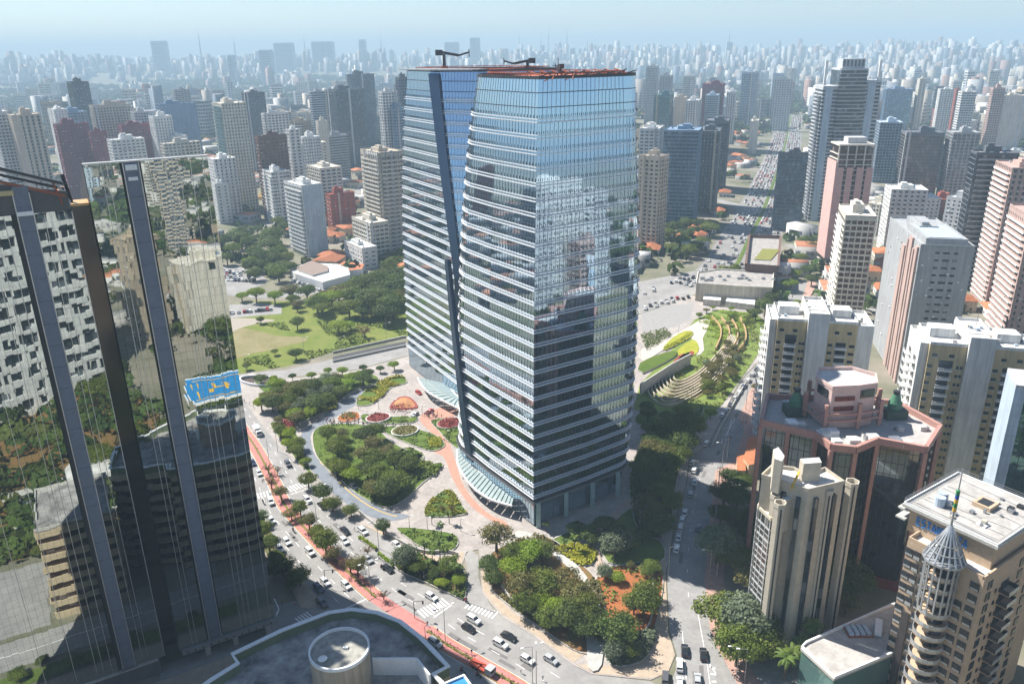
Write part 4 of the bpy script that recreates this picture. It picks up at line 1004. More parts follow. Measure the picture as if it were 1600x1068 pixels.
def netted():
    C=G(1288,420); H=height_at(C.x,C.y,228); ar=18
    root=empty('apartment_tower','unfinished tower wrapped in pink construction netting','building under construction',(C.x,C.y,0),rad(-6))
    net=mat('pink_netting',(.6,.38,.34),rough=.9,var=.15,scale=.3); W_=22;D_=20
    b=MB(); b.box(.4,W_-.4,.4,D_-.4,0,H-1,winm('brown')); b.build('core',root)
    b=MB(); nf=int((H)/3.4)
    for k in range(nf): b.box(-.4,W_+.4,-.4,D_+.4,k*3.4,k*3.4+.5,wallm('cream'))
    b.build('floor_slab',root)
    for x0,x1 in ((-1.2,4),(6,10),(12.5,17),(18.5,23)):
        b=MB(); b.box(x0,x1,-1.2,-.6,8,H-14,net); b.build('netting',root)
    b=MB(); b.box(-1.3,-.7,-1,D_,8,H-10,net); b.build('netting',root)
    b=MB()
    for x in (0,5.5,11,16.5,22): b.box(x-.4,x+.4,-.6,.2,H-14,H,wallm('cream'))
    b.box(-.6,W_+.6,-.6,D_,H,H+1,wallm('cream')); b.box(6,18,4,14,H+1,H+5,wallm('lgrey')); b.build('frame',root)
    HB.append((1278,1355,226,420,560)); OCC.append((C.x+11,C.y+10,20))
netted()
# bridge roof over the dark block
def prim(name,label,cat,px,z0_,z1_,m,mt=None,**kw):
    P=W(px,0); c=sum(P,Vector())/len(P); t=empty(name,label,cat,(c.x,c.y,0))
    b=MB(); b.prism([(p.x-c.x,p.y-c.y) for p in P],z0_,z1_,m,mt); b.build('body',t); return t,P,c
# arches
def crown_arches():
    C=G(592,402); 
    for o in list(COL.objects):
        if o.get('label')=='tall beige tower crowned with white arches': root=o
    H=height_at(root.location.x,root.location.y,240)
    for k in range(5):
        b=MB()
        for j in range(2):
            x=1.5+k*3.6; b.box(x-.35,x+.35,-1.1,-.3,H-14,H+1,wallm('white'))
        for q in range(6):
            a0=pi*q/6;a1=pi*(q+1)/6; b.bar((1.5+k*3.6+1.8-1.8*cos(a0),-.8,H-3+2.4*sin(a0)),(1.5+k*3.6+1.8-1.8*cos(a1),-.8,H-3+2.4*sin(a1)),.6,.6,wallm('white'))
        b.build('arch',root)
    for k in range(5):
        b=MB()
        for q in range(6):
            a0=pi*q/6;a1=pi*(q+1)/6; b.bar((-.8,1.5+k*4+2-2*cos(a0),H-3+2.4*sin(a0)),(-.8,1.5+k*4+2-2*cos(a1),H-3+2.4*sin(a1)),.6,.6,wallm('white'))
        b.box(-1.1,-.3,1.2+k*4,1.8+k*4,H-16,H+1,wallm('white')); b.build('arch',root)
crown_arches()
# grey slab tower with red-edged blank side
r,W_,D_,H_=bld('large grey tower with window strips and a pink stepped flank',1390,1440,1522,384,600,103,dims=(None,None),maxd=60,wall='grey',glass='dark',fh=3.3,bw=3.4,pf=.25,sf=.62,blank='Led',cat='office tower',name='office_tower',mech=1)
for k,(y0,y1,h,c) in enumerate(((1.5,5,0,'pink'),(7,9,-2,'pink'),(11,16,2,'pink'),(18,19.5,0,'pink'),(22,27,-4,'pink'))):
    b=MB(); b.box(-1.2,-.3,y0,min(y1,D_),0,H_+h-1,wallm(c)); b.build('pier',r)
b=MB(); b.box(2,W_*.9,2,D_*.6,H_,H_+3,wallm('grey'),); b.box(3,W_*.8,3,D_*.5,H_+3.1,H_+3.3,wallm('pblue')); b.build('roof_tank',r)
# arched hall, flat concrete hall, frames of low buildings
t,P,c=prim('arched_hall','long single-storey white hall with arches and patchy grey roof by the car park','hall',[(455,432),(498,413),(545,428),(548,440),(505,452),(462,438)],0,5,whitep,roofl)
L=[G(459,434),G(505,450)]; d=(L[1]-L[0]); nn=Vector((d.y,-d.x,0)).normalized()
for k in range(9):
    p=L[0]+d*((k+.5)/9)-c+nn*.3; b=MB(); dd=d.normalized()
    b.bar(p-dd*1.3+Vector((0,0,1.6)),p+dd*1.3+Vector((0,0,1.6)),1.2,3.2,darkm); b.bar(p-dd*.8+Vector((0,0,3.4)),p+dd*.8+Vector((0,0,3.4)),1.2,.9,darkm); b.build('arch_opening',t)
b=MB(); b.prism([((p.x-c.x)*.55-6,(p.y-c.y)*.6+2) for p in P],5,6.2,roofl,mat('brown_roof',(.25,.19,.16),rough=.9)); b.build('roof_unit',t)
prim('tiled_house','low building with a bright orange tiled roof behind the arched hall','house',[(525,424),(535,417),(570,422),(566,430),(545,432)],0,4.5,whitep,tilem)
t,P,c=prim('concrete_hall','broad flat concrete hall with railings on its grey roof','hall',[(1086,470),(1089,452),(1122,447),(1206,452),(1204,478),(1150,475)],0,11,wallm('concrete'),roofm)
b=MB(); b.wall([(p.x-c.x,p.y-c.y) for p in P],11,11.8,.6,wallm('cream'),closed=True); b.build('parapet',t)
for k in range(16):
    b=MB(); x=random.uniform(-22,24); y=random.uniform(-6,6); b.box(x,x+2,y,y+1.5,11,12.2,rng_m) if 0 else b.box(x,x+2,y,y+1.5,11,12.2,steel); b.build('roof_unit',t)
t,P,c=prim('brown_hall','dark brown box building with an open planted roof well','hall',[(1162,450),(1168,400),(1216,402),(1212,454)],0,14,wallm('brown'),roofm)
Q=[((p.x-c.x),(p.y-c.y)) for p in P]
b=MB(); b.wall(Q,14,16.5,1.4,wallm('brown'),closed=True); b.build('roof_rim',t)
b=MB(); b.prism([(x*.55,y*.35-8) for x,y in Q],14,14.6,concm,mat('roof_planting',(.2,.2,.04),rough=.9)); b.build('roof_planting',t)
for lab,px,h in (('small white-roofed shed, left of two below the concrete hall',[(1098,477),(1100,467),(1127,468),(1125,479)],4),('small white-roofed shed, right of two below the concrete hall',[(1133,480),(1138,469),(1180,473),(1178,486)],4)):
    prim('shed',lab,'shed',px,0,h,wallm('cream'),whitep)
# stadium dome far away
t=empty('sports_dome','white shallow dome roof far off among the towers','sports hall',tuple(G(1078,124)))
b=MB(); 
for k in range(6):
    a0=pi/2*k/6;a1=pi/2*(k+1)/6; b.cyl(0,0,18*sin(a0)+4,18*sin(a1)+4,58*cos(a0),whitep,24,max(.5,58*cos(a1)))
b.cyl(0,0,0,4,56,whitep,24); b.build('dome',t)
# ---------------------------------------------------------------- near right: two mustard-and-white blocks
must=wallm('mustard'); wht=wallm('white')
winw=winm('dark')
def small_window(lib={}):
    if 'm' not in lib:
        m=MB(); m.box(-.75,.75,-.12,.05,-.55,.55,winw); m.box(-.85,.85,-.16,.02,-.68,-.56,whitep); lib['m']=m.mesh('window')
    return lib['m']
def balcony_mesh(lib={}):
    if 'm' not in lib:
        m=MB(); m.box(-2.1,2.1,-1.7,0,-.12,.12,whitep); m.box(-2.1,2.1,-1.7,-1.62,.95,1.08,whitep); m.box(-2.1,-2.02,-1.7,0,.95,1.08,whitep); m.box(2.02,2.1,-1.7,0,.95,1.08,whitep)
        for k in range(9): x=-2.06+k*.515; m.box(x-.04,x+.04,-1.7,-1.63,.1,.97,whitep)
        m.box(-1.7,1.7,-.1,.06,.15,2.2,winw); m.box(-2.1,2.1,-1.72,-1.66,.12,.5,whitep); lib['m']=m.mesh('balcony')
    return lib['m']
def mustard(label,xc,yt,yb,ar,H,W_,topred=False,nb=5):
    # xc: picture column of the left roof corner nearest us
    C=G(xc,yt,H); C.z=0; D_=20
    r=empty('apartment_tower',label,'apartment tower',C,rad(90-ar)); nf=int(H/3.0)
    cols=[(0,2.6,1.4,wht,-1),(2.6,W_*.36,0,must,0),(W_*.36,W_*.56,-1.6,wht,3),(W_*.56,W_*.84,0,must,0),(W_*.84,W_,1.0,wht,-1.5)]
    for k,(a,b_,y,m_,dh) in enumerate(cols):
        m=MB(); m.box(a+(.01 if k else 0),b_,y,D_-y*.3,0,H+dh,m_); m.build('wall',r)
        m=MB(); m.box(a+.4,b_-.4,y+.4,D_-.5,H+dh,H+dh+.05,roofl); 
        for q in ((a+.02,b_-.02,y,y+.3),(a+.02,b_-.02,D_-.5,D_-.2)): m.box(*q,H+dh,H+dh+1.0,wht)
        m.box(a+.02,a+.3,y+.3,D_-.5,H+dh,H+dh+1.0,wht); m.box(b_-.3,b_-.02,y+.3,D_-.5,H+dh,H+dh+1.0,wht); m.build('parapet',r)
    m=MB(); m.box(W_*.38,W_*.55,5,15,H+3,H+3.3,roofl); m.box(W_*.1,W_*.3,8,14,H+.1,H+3.2,wht); m.box(W_*.62,W_*.8,7,13,H+.1,H+3,wht); m.build('lift_house',r)
    wm=small_window(); bmm=balcony_mesh()
    rr=random.Random(int(xc))
    for _ in range(16):
        x=rr.uniform(2,W_-3); y=rr.uniform(2,D_-4); s_=rr.uniform(.5,1.4); m=MB(); zz=H+(3 if W_*.36<x<W_*.56 else .1); m.box(x,x+s_,y,y+s_*.8,zz-1.2,zz+rr.uniform(.5,1.3),rr.choice([steel,roofl,wallm('concrete'),wallm('pblue')])); m.build('roof_unit',r)
    m=MB(); m.bar((W_*.45,8,H+3),(W_*.45,8,H+9),.12,.12,steel); m.bar((W_*.45-1,8,H+8),(W_*.45+1,8,H+8),.08,.08,steel); m.build('aerial',r)
    for k in range(1,nf-2):
        z=k*3.0+.6
        for x in (3.5,W_*.31,W_*.34,W_*.6,W_*.8,W_*.82): 
            o=ob('window',wm,r,(x,0,z+1)); o.scale=(.55 if x in (W_*.34,W_*.82,W_*.31) else 1,1,1)
        for x in (W_*.36*.58,W_*.7): ob('balcony',bmm,r,(x,-.02,z))
        o=ob('balcony',bmm,r,(.0,6,z),rad(-90)); o=ob('balcony',bmm,r,(0,14,z),rad(-90))
    for x in (W_*.12,W_*.25,W_*.65,W_*.77): ob('window',wm,r,(x,-.02,H-3.5))
    m=MB(); m.box(W_*.16,W_*.27,-.08,.4,H-8,H-5.2,winw); m.build('terrace_door',r)
    HB.append((xc-10,xc+160,yt,yb,C.length)); cc=C+az(ar)*W_/2; OCC.append((cc.x,cc.y,W_*.6)); RES.append([tuple((C+az(ar)*a+az(ar-90)*b_).xy) for a,b_ in ((-4,-4),(W_+2,-4),(W_+2,D_+2),(-4,D_+2))])
    return r
mustard('nearer mustard and white apartment block with stacked white balconies',1204,500,680,103,52,36)
mustard('farther mustard and white apartment block, taller, with stacked white balconies and two white shafts',1440,537,780,106,54,38)
# ---------------------------------------------------------------- pink framed office
def pink_office():
    H=47; pk=mat('pink_granite',(.42,.23,.19),rough=.6,var=.12,scale=.8); pl=mat('pale_pink_wall',(.62,.45,.41),rough=.7,var=.08)
    pts=[G(1190,652,H),G(1276,672,H),G(1300,690,H),G(1338,694,H),G(1372,680,H),G(1448,694,H)]
    back=[G(1448,660,H)+Vector((4,0,0)),G(1400,622,H),G(1200,612,H)]
    c=G(1310,680,H); c.z=0
    r=empty('office_block','office behind a tall pink granite frame with a stepped pink drum on its roof','office block',c)
    L=[Vector((p.x-c.x,p.y-c.y)) for p in pts]; B_=[Vector((p.x-c.x,p.y-c.y)) for p in back]
    poly=L+B_
    ctr=sum(poly,Vector((0,0)))/len(poly)
    dg=glassmat('dark_reflecting_glass',(.13,.15,.16),metal=.85,rough=.05,bump=.03,bscale=.2)
    inn=[ctr+(p-ctr)*.94 for p in poly]
    b=MB(); b.prism([tuple(p) for p in inn],0,H-2.5,dg,roofm); b.build('glazing',r)
    b=MB(); n=len(inn)
    for i in range(n):
        a,e=inn[i],inn[(i+1)%n]; m=max(1,int((e-a).length/1.5))
        for q in range(m+1):
            p=a.lerp(e,q/m); b.box(p.x-.06,p.x+.06,p.y-.06,p.y+.06,0,H-3,darkm)
        for k in range(1,int(H/3.6)): b.bar((*a,k*3.6),(*e,k*3.6),.14,.14,darkm)
    b.build('mullion',r,kind='stuff')
    b=MB(); b.prism([tuple(ctr+(p-ctr)*.99) for p in poly],H-2.6,H-2.2,concm,mat('roof_terrace',(.4,.38,.36),rough=.9,var=.15)); b.build('roof',r)
    for i in range(n):
        a,e=poly[i],poly[(i+1)%n]; b=MB(); b.bar((*a,H-1.5),(*e,H-1.5),1.0,2.0,pk); b.build('frame_beam',r)
    def colat(p):
        b=MB(); b.box(p.x-.55,p.x+.55,p.y-.55,p.y+.55,0,H-2.4,pk); b.build('frame_column',r)
    for i in range(len(L)-1):
        a,e=L[i],L[i+1]; m=max(1,round((e-a).length/9.5))
        for q in range(m): colat(a.lerp(e,q/m))
    colat(L[-1]); colat(L[-1].lerp(B_[0],1))
    # drum
    dc=[G(x,y,H+10) for x,y in ((1275,592),(1301,608),(1343,606),(1370,602),(1368,588),(1330,577),(1279,578))]
    D=[Vector((p.x-c.x,p.y-c.y)) for p in dc]
    dd=D[2]; 
    b=MB(); b.prism([tuple(p) for p in D],H-2,H+10,pl,roofl); b.build('drum',r)
    b=MB(); b.wall([tuple(p) for p in D],H+10,H+11,.5,pl,closed=True); b.build('parapet',r)
    for i,row in ((1,(7,4.0)),):
        a,e=D[1],D[2]; d=(e-a).normalized(); nn=Vector((d.y,-d.x)); nn=nn if nn.y<0 else -nn
        for zz in row:
            for q in (.25,.5,.75):
                p=a.lerp(e,q)+nn*.15; b=MB(); b.bar((*(p-d*.9),H+zz),(*(p+d*.9),H+zz),.3,1.3,mat('dark_red_window',(.15,.02,.02),rough=.3)); b.build('window',r)
    for i in (0,2,3):
        a,e=D[i],D[(i+1)%len(D)]; d=(e-a).normalized(); nn=Vector((d.y,-d.x)); p=(a+e)/2; b=MB(); b.bar((*(p-d*2.2),H+8),(*(p+d*2.2),H+8),.7,2.4,dg); b.build('window',r)
    for z in (0.2,1.6):
        Q=[dd+(p-dd)*1.18 for p in D]; 
    Q=[(sum(D,Vector((0,0)))/7)+(p-(sum(D,Vector((0,0)))/7))*1.25 for p in D]
    b=MB()
    for z in (.6,2.6,): b.wall([tuple(p) for p in Q],H+z,H+z+.6,.6,pk,closed=True)
    for p in Q: b.box(p.x-.5,p.x+.5,p.y-.5,p.y+.5,H-1.5,H+6,pk)
    b.build('pergola',r)
    gm=mat('green_copper',(.07,.2,.12),rough=.6,var=.2,scale=1)
    for (x,y) in ((1243,636),(1397,640)):
        p=G(x,y,H); q=Vector((p.x-c.x,p.y-c.y)); 
        b=MB(); b.box(q.x-3,q.x+3,q.y-2.5,q.y+2.5,H-2,H+.6,mat('dark_green_louvre',(.05,.09,.07),rough=.7)); b.cyl(q.x,q.y,H+.6,H+2.6,1.9,gm,14); b.cyl(q.x,q.y,H+2.6,H+5,1.7,gm,14,.9); b.cyl(q.x,q.y,H+5,H+6,.9,darkm,12,1.0); b.build('cooling_tower',r)
    for _ in range(30):
        q=ctr+(random.choice(poly)-ctr)*random.uniform(.5,.85); b=MB(); s=random.uniform(.6,1.6); b.box(q.x-s,q.x+s,q.y-s,q.y+s,H-2.2,H-2.2+random.uniform(.8,2),random.choice([steel,roofl,whitep])); b.build('roof_unit',r)
    HB.append((1180,1450,600,900,230)); RES.append([tuple((p+c.xy)) for p in [ctr+(q-ctr)*1.1 for q in poly]])
    b=MB(); b.wall([tuple(L[3]),tuple(L[4]),tuple(L[5])],0,3,1,mat('maroon_wall',(.2,.05,.04),rough=.7)); b.build('base_wall',r)
pink_office()
# ---------------------------------------------------------------- concrete office with octagonal fin columns
def fins_office():
    H=47; cm=mat('board_concrete',(.52,.47,.38),rough=.85,var=.12,scale=.7); P=lambda x,y,z=H:G(x,y,z)
    c=G(1250,800,H); c.z=0; r=empty('office_block','concrete office with tall hexagonal fin columns and a white gravel roof','office block',c)
    def loc(px,z): return [(G(x,y,z).x-c.x,G(x,y,z).y-c.y) for x,y in px]
    top=loc([(1192,748),(1205,730),(1262,735),(1300,735),(1318,755),(1312,775),(1262,765),(1252,752),(1225,748),(1215,755)],H)
    poly=loc([(1190,745),(1206,730),(1240,734),(1262,745),(1288,734),(1318,755),(1262,768),(1215,752)],H)
    low=loc([(1184,792),(1196,772),(1262,768),(1290,772),(1270,800),(1232,806),(1204,812)],H-9)
    wm=glassmat('office_grid_glass',(.1,.1,.1),metal=.5,rough=.12,cell=(.6,.6,.4))
    b=MB(); b.prism(poly,0,H,cm,mat('white_gravel',(.62,.6,.56),rough=.95,var=.25,scale=.8)); b.build('upper_block',r)
    b=MB(); b.wall(poly,H,H+.9,.35,cm,closed=True); b.build('parapet',r)
    b=MB(); b.prism(low,0,H-9,wm,mat('white_gravel',(.6,.6,.56))); b.build('lower_block',r)
    b=MB(); b.wall(low,H-9.2,H-8.3,.4,cm,closed=True); b.build('parapet',r)
    n=len(low); b=MB()
    for i in range(n):
        a,e=Vector(low[i]),Vector(low[(i+1)%n]); m=max(1,int((e-a).length/1.6))
        for q in range(m): p=a.lerp(e,q/m); b.box(p.x-.1,p.x+.1,p.y-.1,p.y+.1,0,H-9.2,wallm('lgrey'))
        for k in range(1,int((H-9)/1.75)): b.bar((*a,k*1.75),(*e,k*1.75),.2,.16 if k%2 else .5,wallm('lgrey'))
    b.build('window_grid',r,kind='stuff')
    def fin(x,y,rr,h):
        g=G(x,y,h); x,y=g.x-c.x,g.y-c.y; b=MB()
        b.cyl(x,y,0,h-1.0,rr,cm,6); Q=[(x+rr*cos(2*pi*k/6),y+rr*sin(2*pi*k/6)) for k in range(6)]; b.wall(Q,h-1.0,h+.2,.3,cm,closed=True); b.build('fin_column',r)
        b=MB(); b.box(x-rr*.12,x+rr*.12,y-rr*.95,y-rr*.8,0,h-.5,darkm); b.build('joint',r)
    fin(1219,785,1.4,H-3); fin(1332,752,1.6,H-1); fin(1294,764,1.3,H-1); fin(1212,772,1.2,H-3)
    for pts,z in (([(1208,702),(1216,698),(1222,706),(1226,712),(1222,720),(1210,716)],H+7),([(1250,716),(1280,714),(1284,722),(1256,724)],H+5),([(1222,775),(1240,768),(1242,776),(1226,782)],H-3)):
        q=loc(pts,z); b=MB(); b.prism(q,z-9,z,cm,roofl); b.build('roof_shaft',r)
    for a,e in (((1262,768),(1318,757)),((1262,768),(1215,753))):
        A=G(*a,H);E=G(*e,H); d=(E-A); 
        for k in range(2):
            p=A+d*((k+.5)/2)-c; b=MB(); dd=d.normalized()*.5; b.bar((p.x-dd.x,p.y-dd.y,H/2),(p.x+dd.x,p.y+dd.y,H/2),1.4,H-4,winm('dark')); b.build('window_slot',r)
    b=MB(); p=G(1245,757,H)-c; b.bar((p.x-2,p.y-2,H+.2),(p.x+1,p.y+2,H+2.5),.5,.3,yelm); b.build('roof_beam',r)
    HB.append((1170,1345,700,920,205)); RES.append([(x+c.x,y+c.y) for x,y in poly]); RES.append([(x+c.x,y+c.y) for x,y in low])
fins_office()
# ---------------------------------------------------------------- tan hotel tower
def hotel():
    H=42; tan=mat('tan_render',(.52,.39,.27),rough=.85,var=.07,scale=.25,spec=.15); silver2=mat('silver_paint',(.5,.52,.54),rough=.35,metal=.5)
    C=G(1538,907,H); C.z=0; aL=-34; rot=rad(34)   # local x along az 65, local y along az -25
    r=empty('hotel_tower','tan hotel tower with a round silver-capped stair turret and spire','hotel',C,rot)
    # local helper: x = right face, y = left face
    DL=33.
    Lw=solve_len(C,az(aL),H,1416,5,60)
    m=MB(); m.box(0,30,0,Lw*.43,0,H,tan); m.box(0.5,30,Lw*.43,Lw,0,H-.02,tan); m.build('wall',r)
    m=MB(); m.box(4.6,25,1.2,Lw+2.6,H,H+6,tan); m.build('upper_wall',r)
    m=MB(); m.box(3.4,27,0.2,Lw+4,H+6,H+6.7,concm); m.box(4,26.4,.8,Lw+3.4,H+6.7,H+6.8,mat('stained_roof',(.3,.28,.26),col2=(.5,.48,.45),rough=.95,scale=.25)); m.build('roof_slab',r)
    m=MB(); m.wall([(3.7,.5),(26.7,.5),(26.7,Lw+3.7),(3.7,Lw+3.7)],H+6.7,H+7.2,.35,whitep,closed=True); m.build('parapet',r)
    m=MB(); 
    for k in range(2): m.wall([(3.6,.4),(26.8,.4),(26.8,Lw+3.8),(3.6,Lw+3.8)],H+7.6+k*.5,H+7.68+k*.5,.1,steel,closed=True)
    m.build('roof_rail',r)
    m=MB(); m.box(15,19,Lw*.45,Lw*.68,H+6.8,H+7.8,tan); m.box(15.5,18.5,Lw*.49,Lw*.64,H+7.8,H+7.85,darkm); m.box(8,10,Lw*.3,Lw*.42,H+6.8,H+7.1,whitep); m.build('roof_hatch',r)
    for x,y in ((9,Lw*.92),(11.4,Lw*.96)): m=MB(); m.cyl(x,y,H+6.8,H+9,1.1,wallm('pblue'),12); m.build('water_tank',r)
    # parapets of the lower roofs
    m=MB(); m.wall([(0.2,.2),(29,.2)],H,H+.9,.4,tan); m.wall([(0.2,.4),(.2,Lw*.34)],H,H+.9,.4,tan); m.wall([(.7,Lw*.55),(.7,Lw-.2),(6,Lw-.2)],H,H+1.2,.4,tan); m.build('parapet',r)
    m=MB(); m.box(.6,6,.6,Lw*.34,H,H+.06,roofl); m.box(1,6,Lw*.56,Lw-.5,H,H+.06,whitep); m.build('terrace',r)
    rr=random.Random(9)
    for _ in range(14):
        x=rr.uniform(5,24); y=rr.uniform(2,Lw+1); s_=rr.uniform(.4,1.2); m=MB(); m.box(x,x+s_,y,y+s_,H+6.75,H+7.0+rr.uniform(.2,.9),rr.choice([steel,roofl,wallm('concrete'),darkm])); m.build('roof_unit',r)
    for k in range(6): m=MB(); m.bar((5+k*3.5,1.5,H+6.85),(5+k*3.5+rr.uniform(-2,2),Lw+2,H+6.85),.12,.1,steel); m.build('roof_pipe',r)
    # windows
    wd=MB(); wd.box(-.18,.05,-.95,.95,-.95,.95,mat('window_frame_dark',(.06,.05,.05),rough=.5)); wd.box(-.2,-.1,-.8,-.06,-.35,.8,winm('dark')); wd.box(-.2,-.1,.06,.8,-.35,.8,winm('dark'))
    wd.box(-.22,-.1,-.8,.8,-.85,-.42,silver2); wl=wd.mesh('window')
    wr=MB(); wr.box(-.95,.95,-.18,.05,-.95,.95,MATS['window_frame_dark']); wr.box(-.8,-.06,-.2,-.1,-.8,.8,winm('dark')); wr.box(.06,.8,-.2,-.1,-.8,.8,winm('dark')); wrm=wr.mesh('window')
    nf=int(H/3.05)
    for k in range(nf):
        z=H-2.3-k*3.05
        if z<2: break
        for y in (Lw*.95,Lw*.72): ob('window',wl,r,(.5,y,z))
        if k<5: 
            m=MB(); m.box(.2,.5,Lw*.80,Lw*.88,z-1,z+1,darkm); m.box(.1,.3,Lw*.80,Lw*.88,z-1,z-.2,silver2); m.build('loggia',r)
        ob('window',wl,r,(0,Lw*.09,z)); 
        if k>1: ob('window',wl,r,(0,Lw*.24,z))
        for x in (3.2,17,22,29): 
            if x<28: ob('window',wrm,r,(x,0,z))
        # railed balconies on the right face
        if k>0:
            for x in (10.5,):
                m=MB(); m.box(x-2.2,x+2.2,-2.2,0,z-1.3,z-1.1,tan); m.box(x-2.2,x+2.2,-2.2,-2.1,z-1.1,z-.1,silver2); m.box(x-2.2,x-2.1,-2.2,0,z-1.1,z-.1,darkm); m.box(x+2.1,x+2.2,-2.2,0,z-1.1,z-.1,darkm); m.box(x-1.6,x+1.6,-.15,.05,z-1.1,z+1,darkm); m.build('balcony',r)
            ob('window',wrm,r,(6.6,0,z)).scale=(.35,1,.5)
    m=MB(); m.box(.1,.6,Lw*.79,Lw*.89,0,H-17.5,MATS['window_frame_dark']); m.build('window_slot',r)
    # turret
    ty=Lw*.47; tx=-1.2; R=3.3
    gl=winm('dark')
    m=MB(); m.cyl(tx+.8,ty,0,H+1,1.9,gl,16); m.build('turret_glass',r)
    for k in range(nf):
        z=H-3.0-k*3.05
        if z<0: break
        n=12; R_=R if k>=3 else R-.3
        m=MB(); m.cyl(tx,ty,z,z+.35,R_,tan,18)
        Q=[(tx+R_*cos(2*pi*q/18),ty+R_*sin(2*pi*q/18)) for q in range(18)]
        m.wall(Q,z+.35,z+1.25,.12,silver2,closed=True); m.build('turret_ring',r)
    m=MB()
    for q in range(9):
        a=pi/2+pi*q/8; m.box(tx+(R+.1)*cos(a)-.16,tx+(R+.1)*cos(a)+.16,ty+(R+.1)*sin(a)-.16,ty+(R+.1)*sin(a)+.16,H-11,H+1.5,silver2)
    m.build('turret_column',r)
    m=MB(); m.cyl(tx,ty,H+1.2,H+1.7,R+.9,silver2,18); m.build('turret_cornice',r)
    m=MB()
    for q in range(18):
        a=2*pi*q/18; m.bar((tx+(R+.8)*cos(a),ty+(R+.8)*sin(a),H+1.6),(tx+.25*cos(a),ty+.25*sin(a),H+9.5),.3,.28,silver2)
    for rr,zz in ((3.2,3.6),(2.3,5.4),(1.2,7.5)):
        Q=[(tx+rr*cos(2*pi*q/18),ty+rr*sin(2*pi*q/18)) for q in range(18)]; m.wall(Q,H+zz,H+zz+.2,.2,silver2,closed=True)
    m.cyl(tx,ty,H+1.6,H+8,R*.72,mat('cone_dark',(.16,.17,.18),rough=.5),18,.4); m.build('turret_cone',r)
    m=MB(); m.cyl(tx,ty,H+9,H+23,.28,silver2,8,.1); m.build('spire',r)
    m=MB()
    for k,cc in enumerate((yelm,mat('flag_green',(.03,.25,.08)),yelm,mat('flag_blue',(.03,.1,.4)),mat('flag_green',(0,0,0)))): m.cyl(tx,ty,H+13+k*1.0,H+14+k*1.0,.42,cc,8)
    m.build('spire_band',r)
    # left-hand stub parapets and eaves of the upper block
    for k in range(2):
        m=MB(); m.box(3.6-k*.4,7,Lw+2.8,Lw+5,H+5-k*2.2,H+5.4-k*2.2,concm); m.build('eave',r)
    # sign
    sign('ESTANPLAZA',r,(4.5,Lw+.6,H+2.5),1.9,mat('sign_blue',(.05,.22,.55),rough=.4))
    HB.append((1370,1700,800,1300,130)); RES.append([tuple((C+az(56)*a+az(-34)*b_).xy) for a,b_ in ((-6,-3),(40,-3),(40,Lw+6),(-6,Lw+6))])
GLY={'E':[(0,0,0,1),(0,1,.6,1),(0,.5,.5,.5),(0,0,.6,0)],'S':[(.6,1,0,1),(0,1,0,.5),(0,.5,.6,.5),(.6,.5,.6,0),(.6,0,0,0)],'T':[(0,1,.7,1),(.35,0,.35,1)],'A':[(0,0,.33,1),(.33,1,.66,0),(.12,.36,.54,.36)],
 'N':[(0,0,0,1),(0,1,.6,0),(.6,0,.6,1)],'P':[(0,0,0,1),(0,1,.55,1),(.55,1,.55,.5),(.55,.5,0,.5)],'L':[(0,0,0,1),(0,0,.55,0)],'Z':[(0,1,.6,1),(.6,1,0,0),(0,0,.6,0)]}
def sign(text,root,org,h,m_):
    """letters standing on the plane x = const of the root, reading from far to near along -y"""
    y=org[1]
    for ch in text:
        m=MB()
        for x0,z0_,x1,z1_ in GLY[ch]:
            m.bar((org[0],y-x0*h*.6,org[2]+z0_*h),(org[0],y-x1*h*.6,org[2]+z1_*h),.3,.36,m_)
        m.build('letter',root); y-=h*.6
hotel()
# annexe with flat stained roof
def annexe():
    z=12; pts=[(1253,1010),(1260,1003),(1392,945),(1440,930),(1440,1000),(1304,1057)]; P=[G(x,y,z) for x,y in pts]; c=sum(P,Vector())/len(P)
    r=empty('annexe_block','flat roofed annexe with green glass sides in front of the hotel','low building',(c.x,c.y,0)); Q=[(p.x-c.x,p.y-c.y) for p in P]
    b=MB(); b.prism(Q,0,z-.4,glassmat('green_glass',(.2,.36,.33),metal=.6,rough=.08,bump=.03,bscale=.3),mat('stained_roof',(.3,.28,.26))); b.build('glazing',r)
    b=MB(); b.prism([tuple(Vector(q)*1.02) for q in Q],z-.9,z-.25,concm,MATS['stained_roof']); b.wall(Q,z-.3,z+.35,.5,whitep,closed=True); b.build('roof',r)
    a=G(1340,985,z)-c; b=MB()
    b.box(a.x-3,a.x+3,a.y-2.2,a.y+2.2,z-.2,z+.1,rust); 
    for k in range(4): b.box(a.x-2.6+1.4*k,a.x-1.6+1.4*k,a.y-1.8,a.y+1.6,z,z+.7,wallm('pblue'))
    b.bar((a.x+4,a.y-2,z+.6),(a.x+6.5,a.y+3,z+.6),1.6,1.0,whitep); b.build('skylight',r)
    RES.append([(p.x,p.y) for p in P]); RES.append([tuple(G(x,y).xy) for x,y in ((1260,1068),(1300,1100),(1400,1100),(1400,1000),(1270,1040))])
annexe()
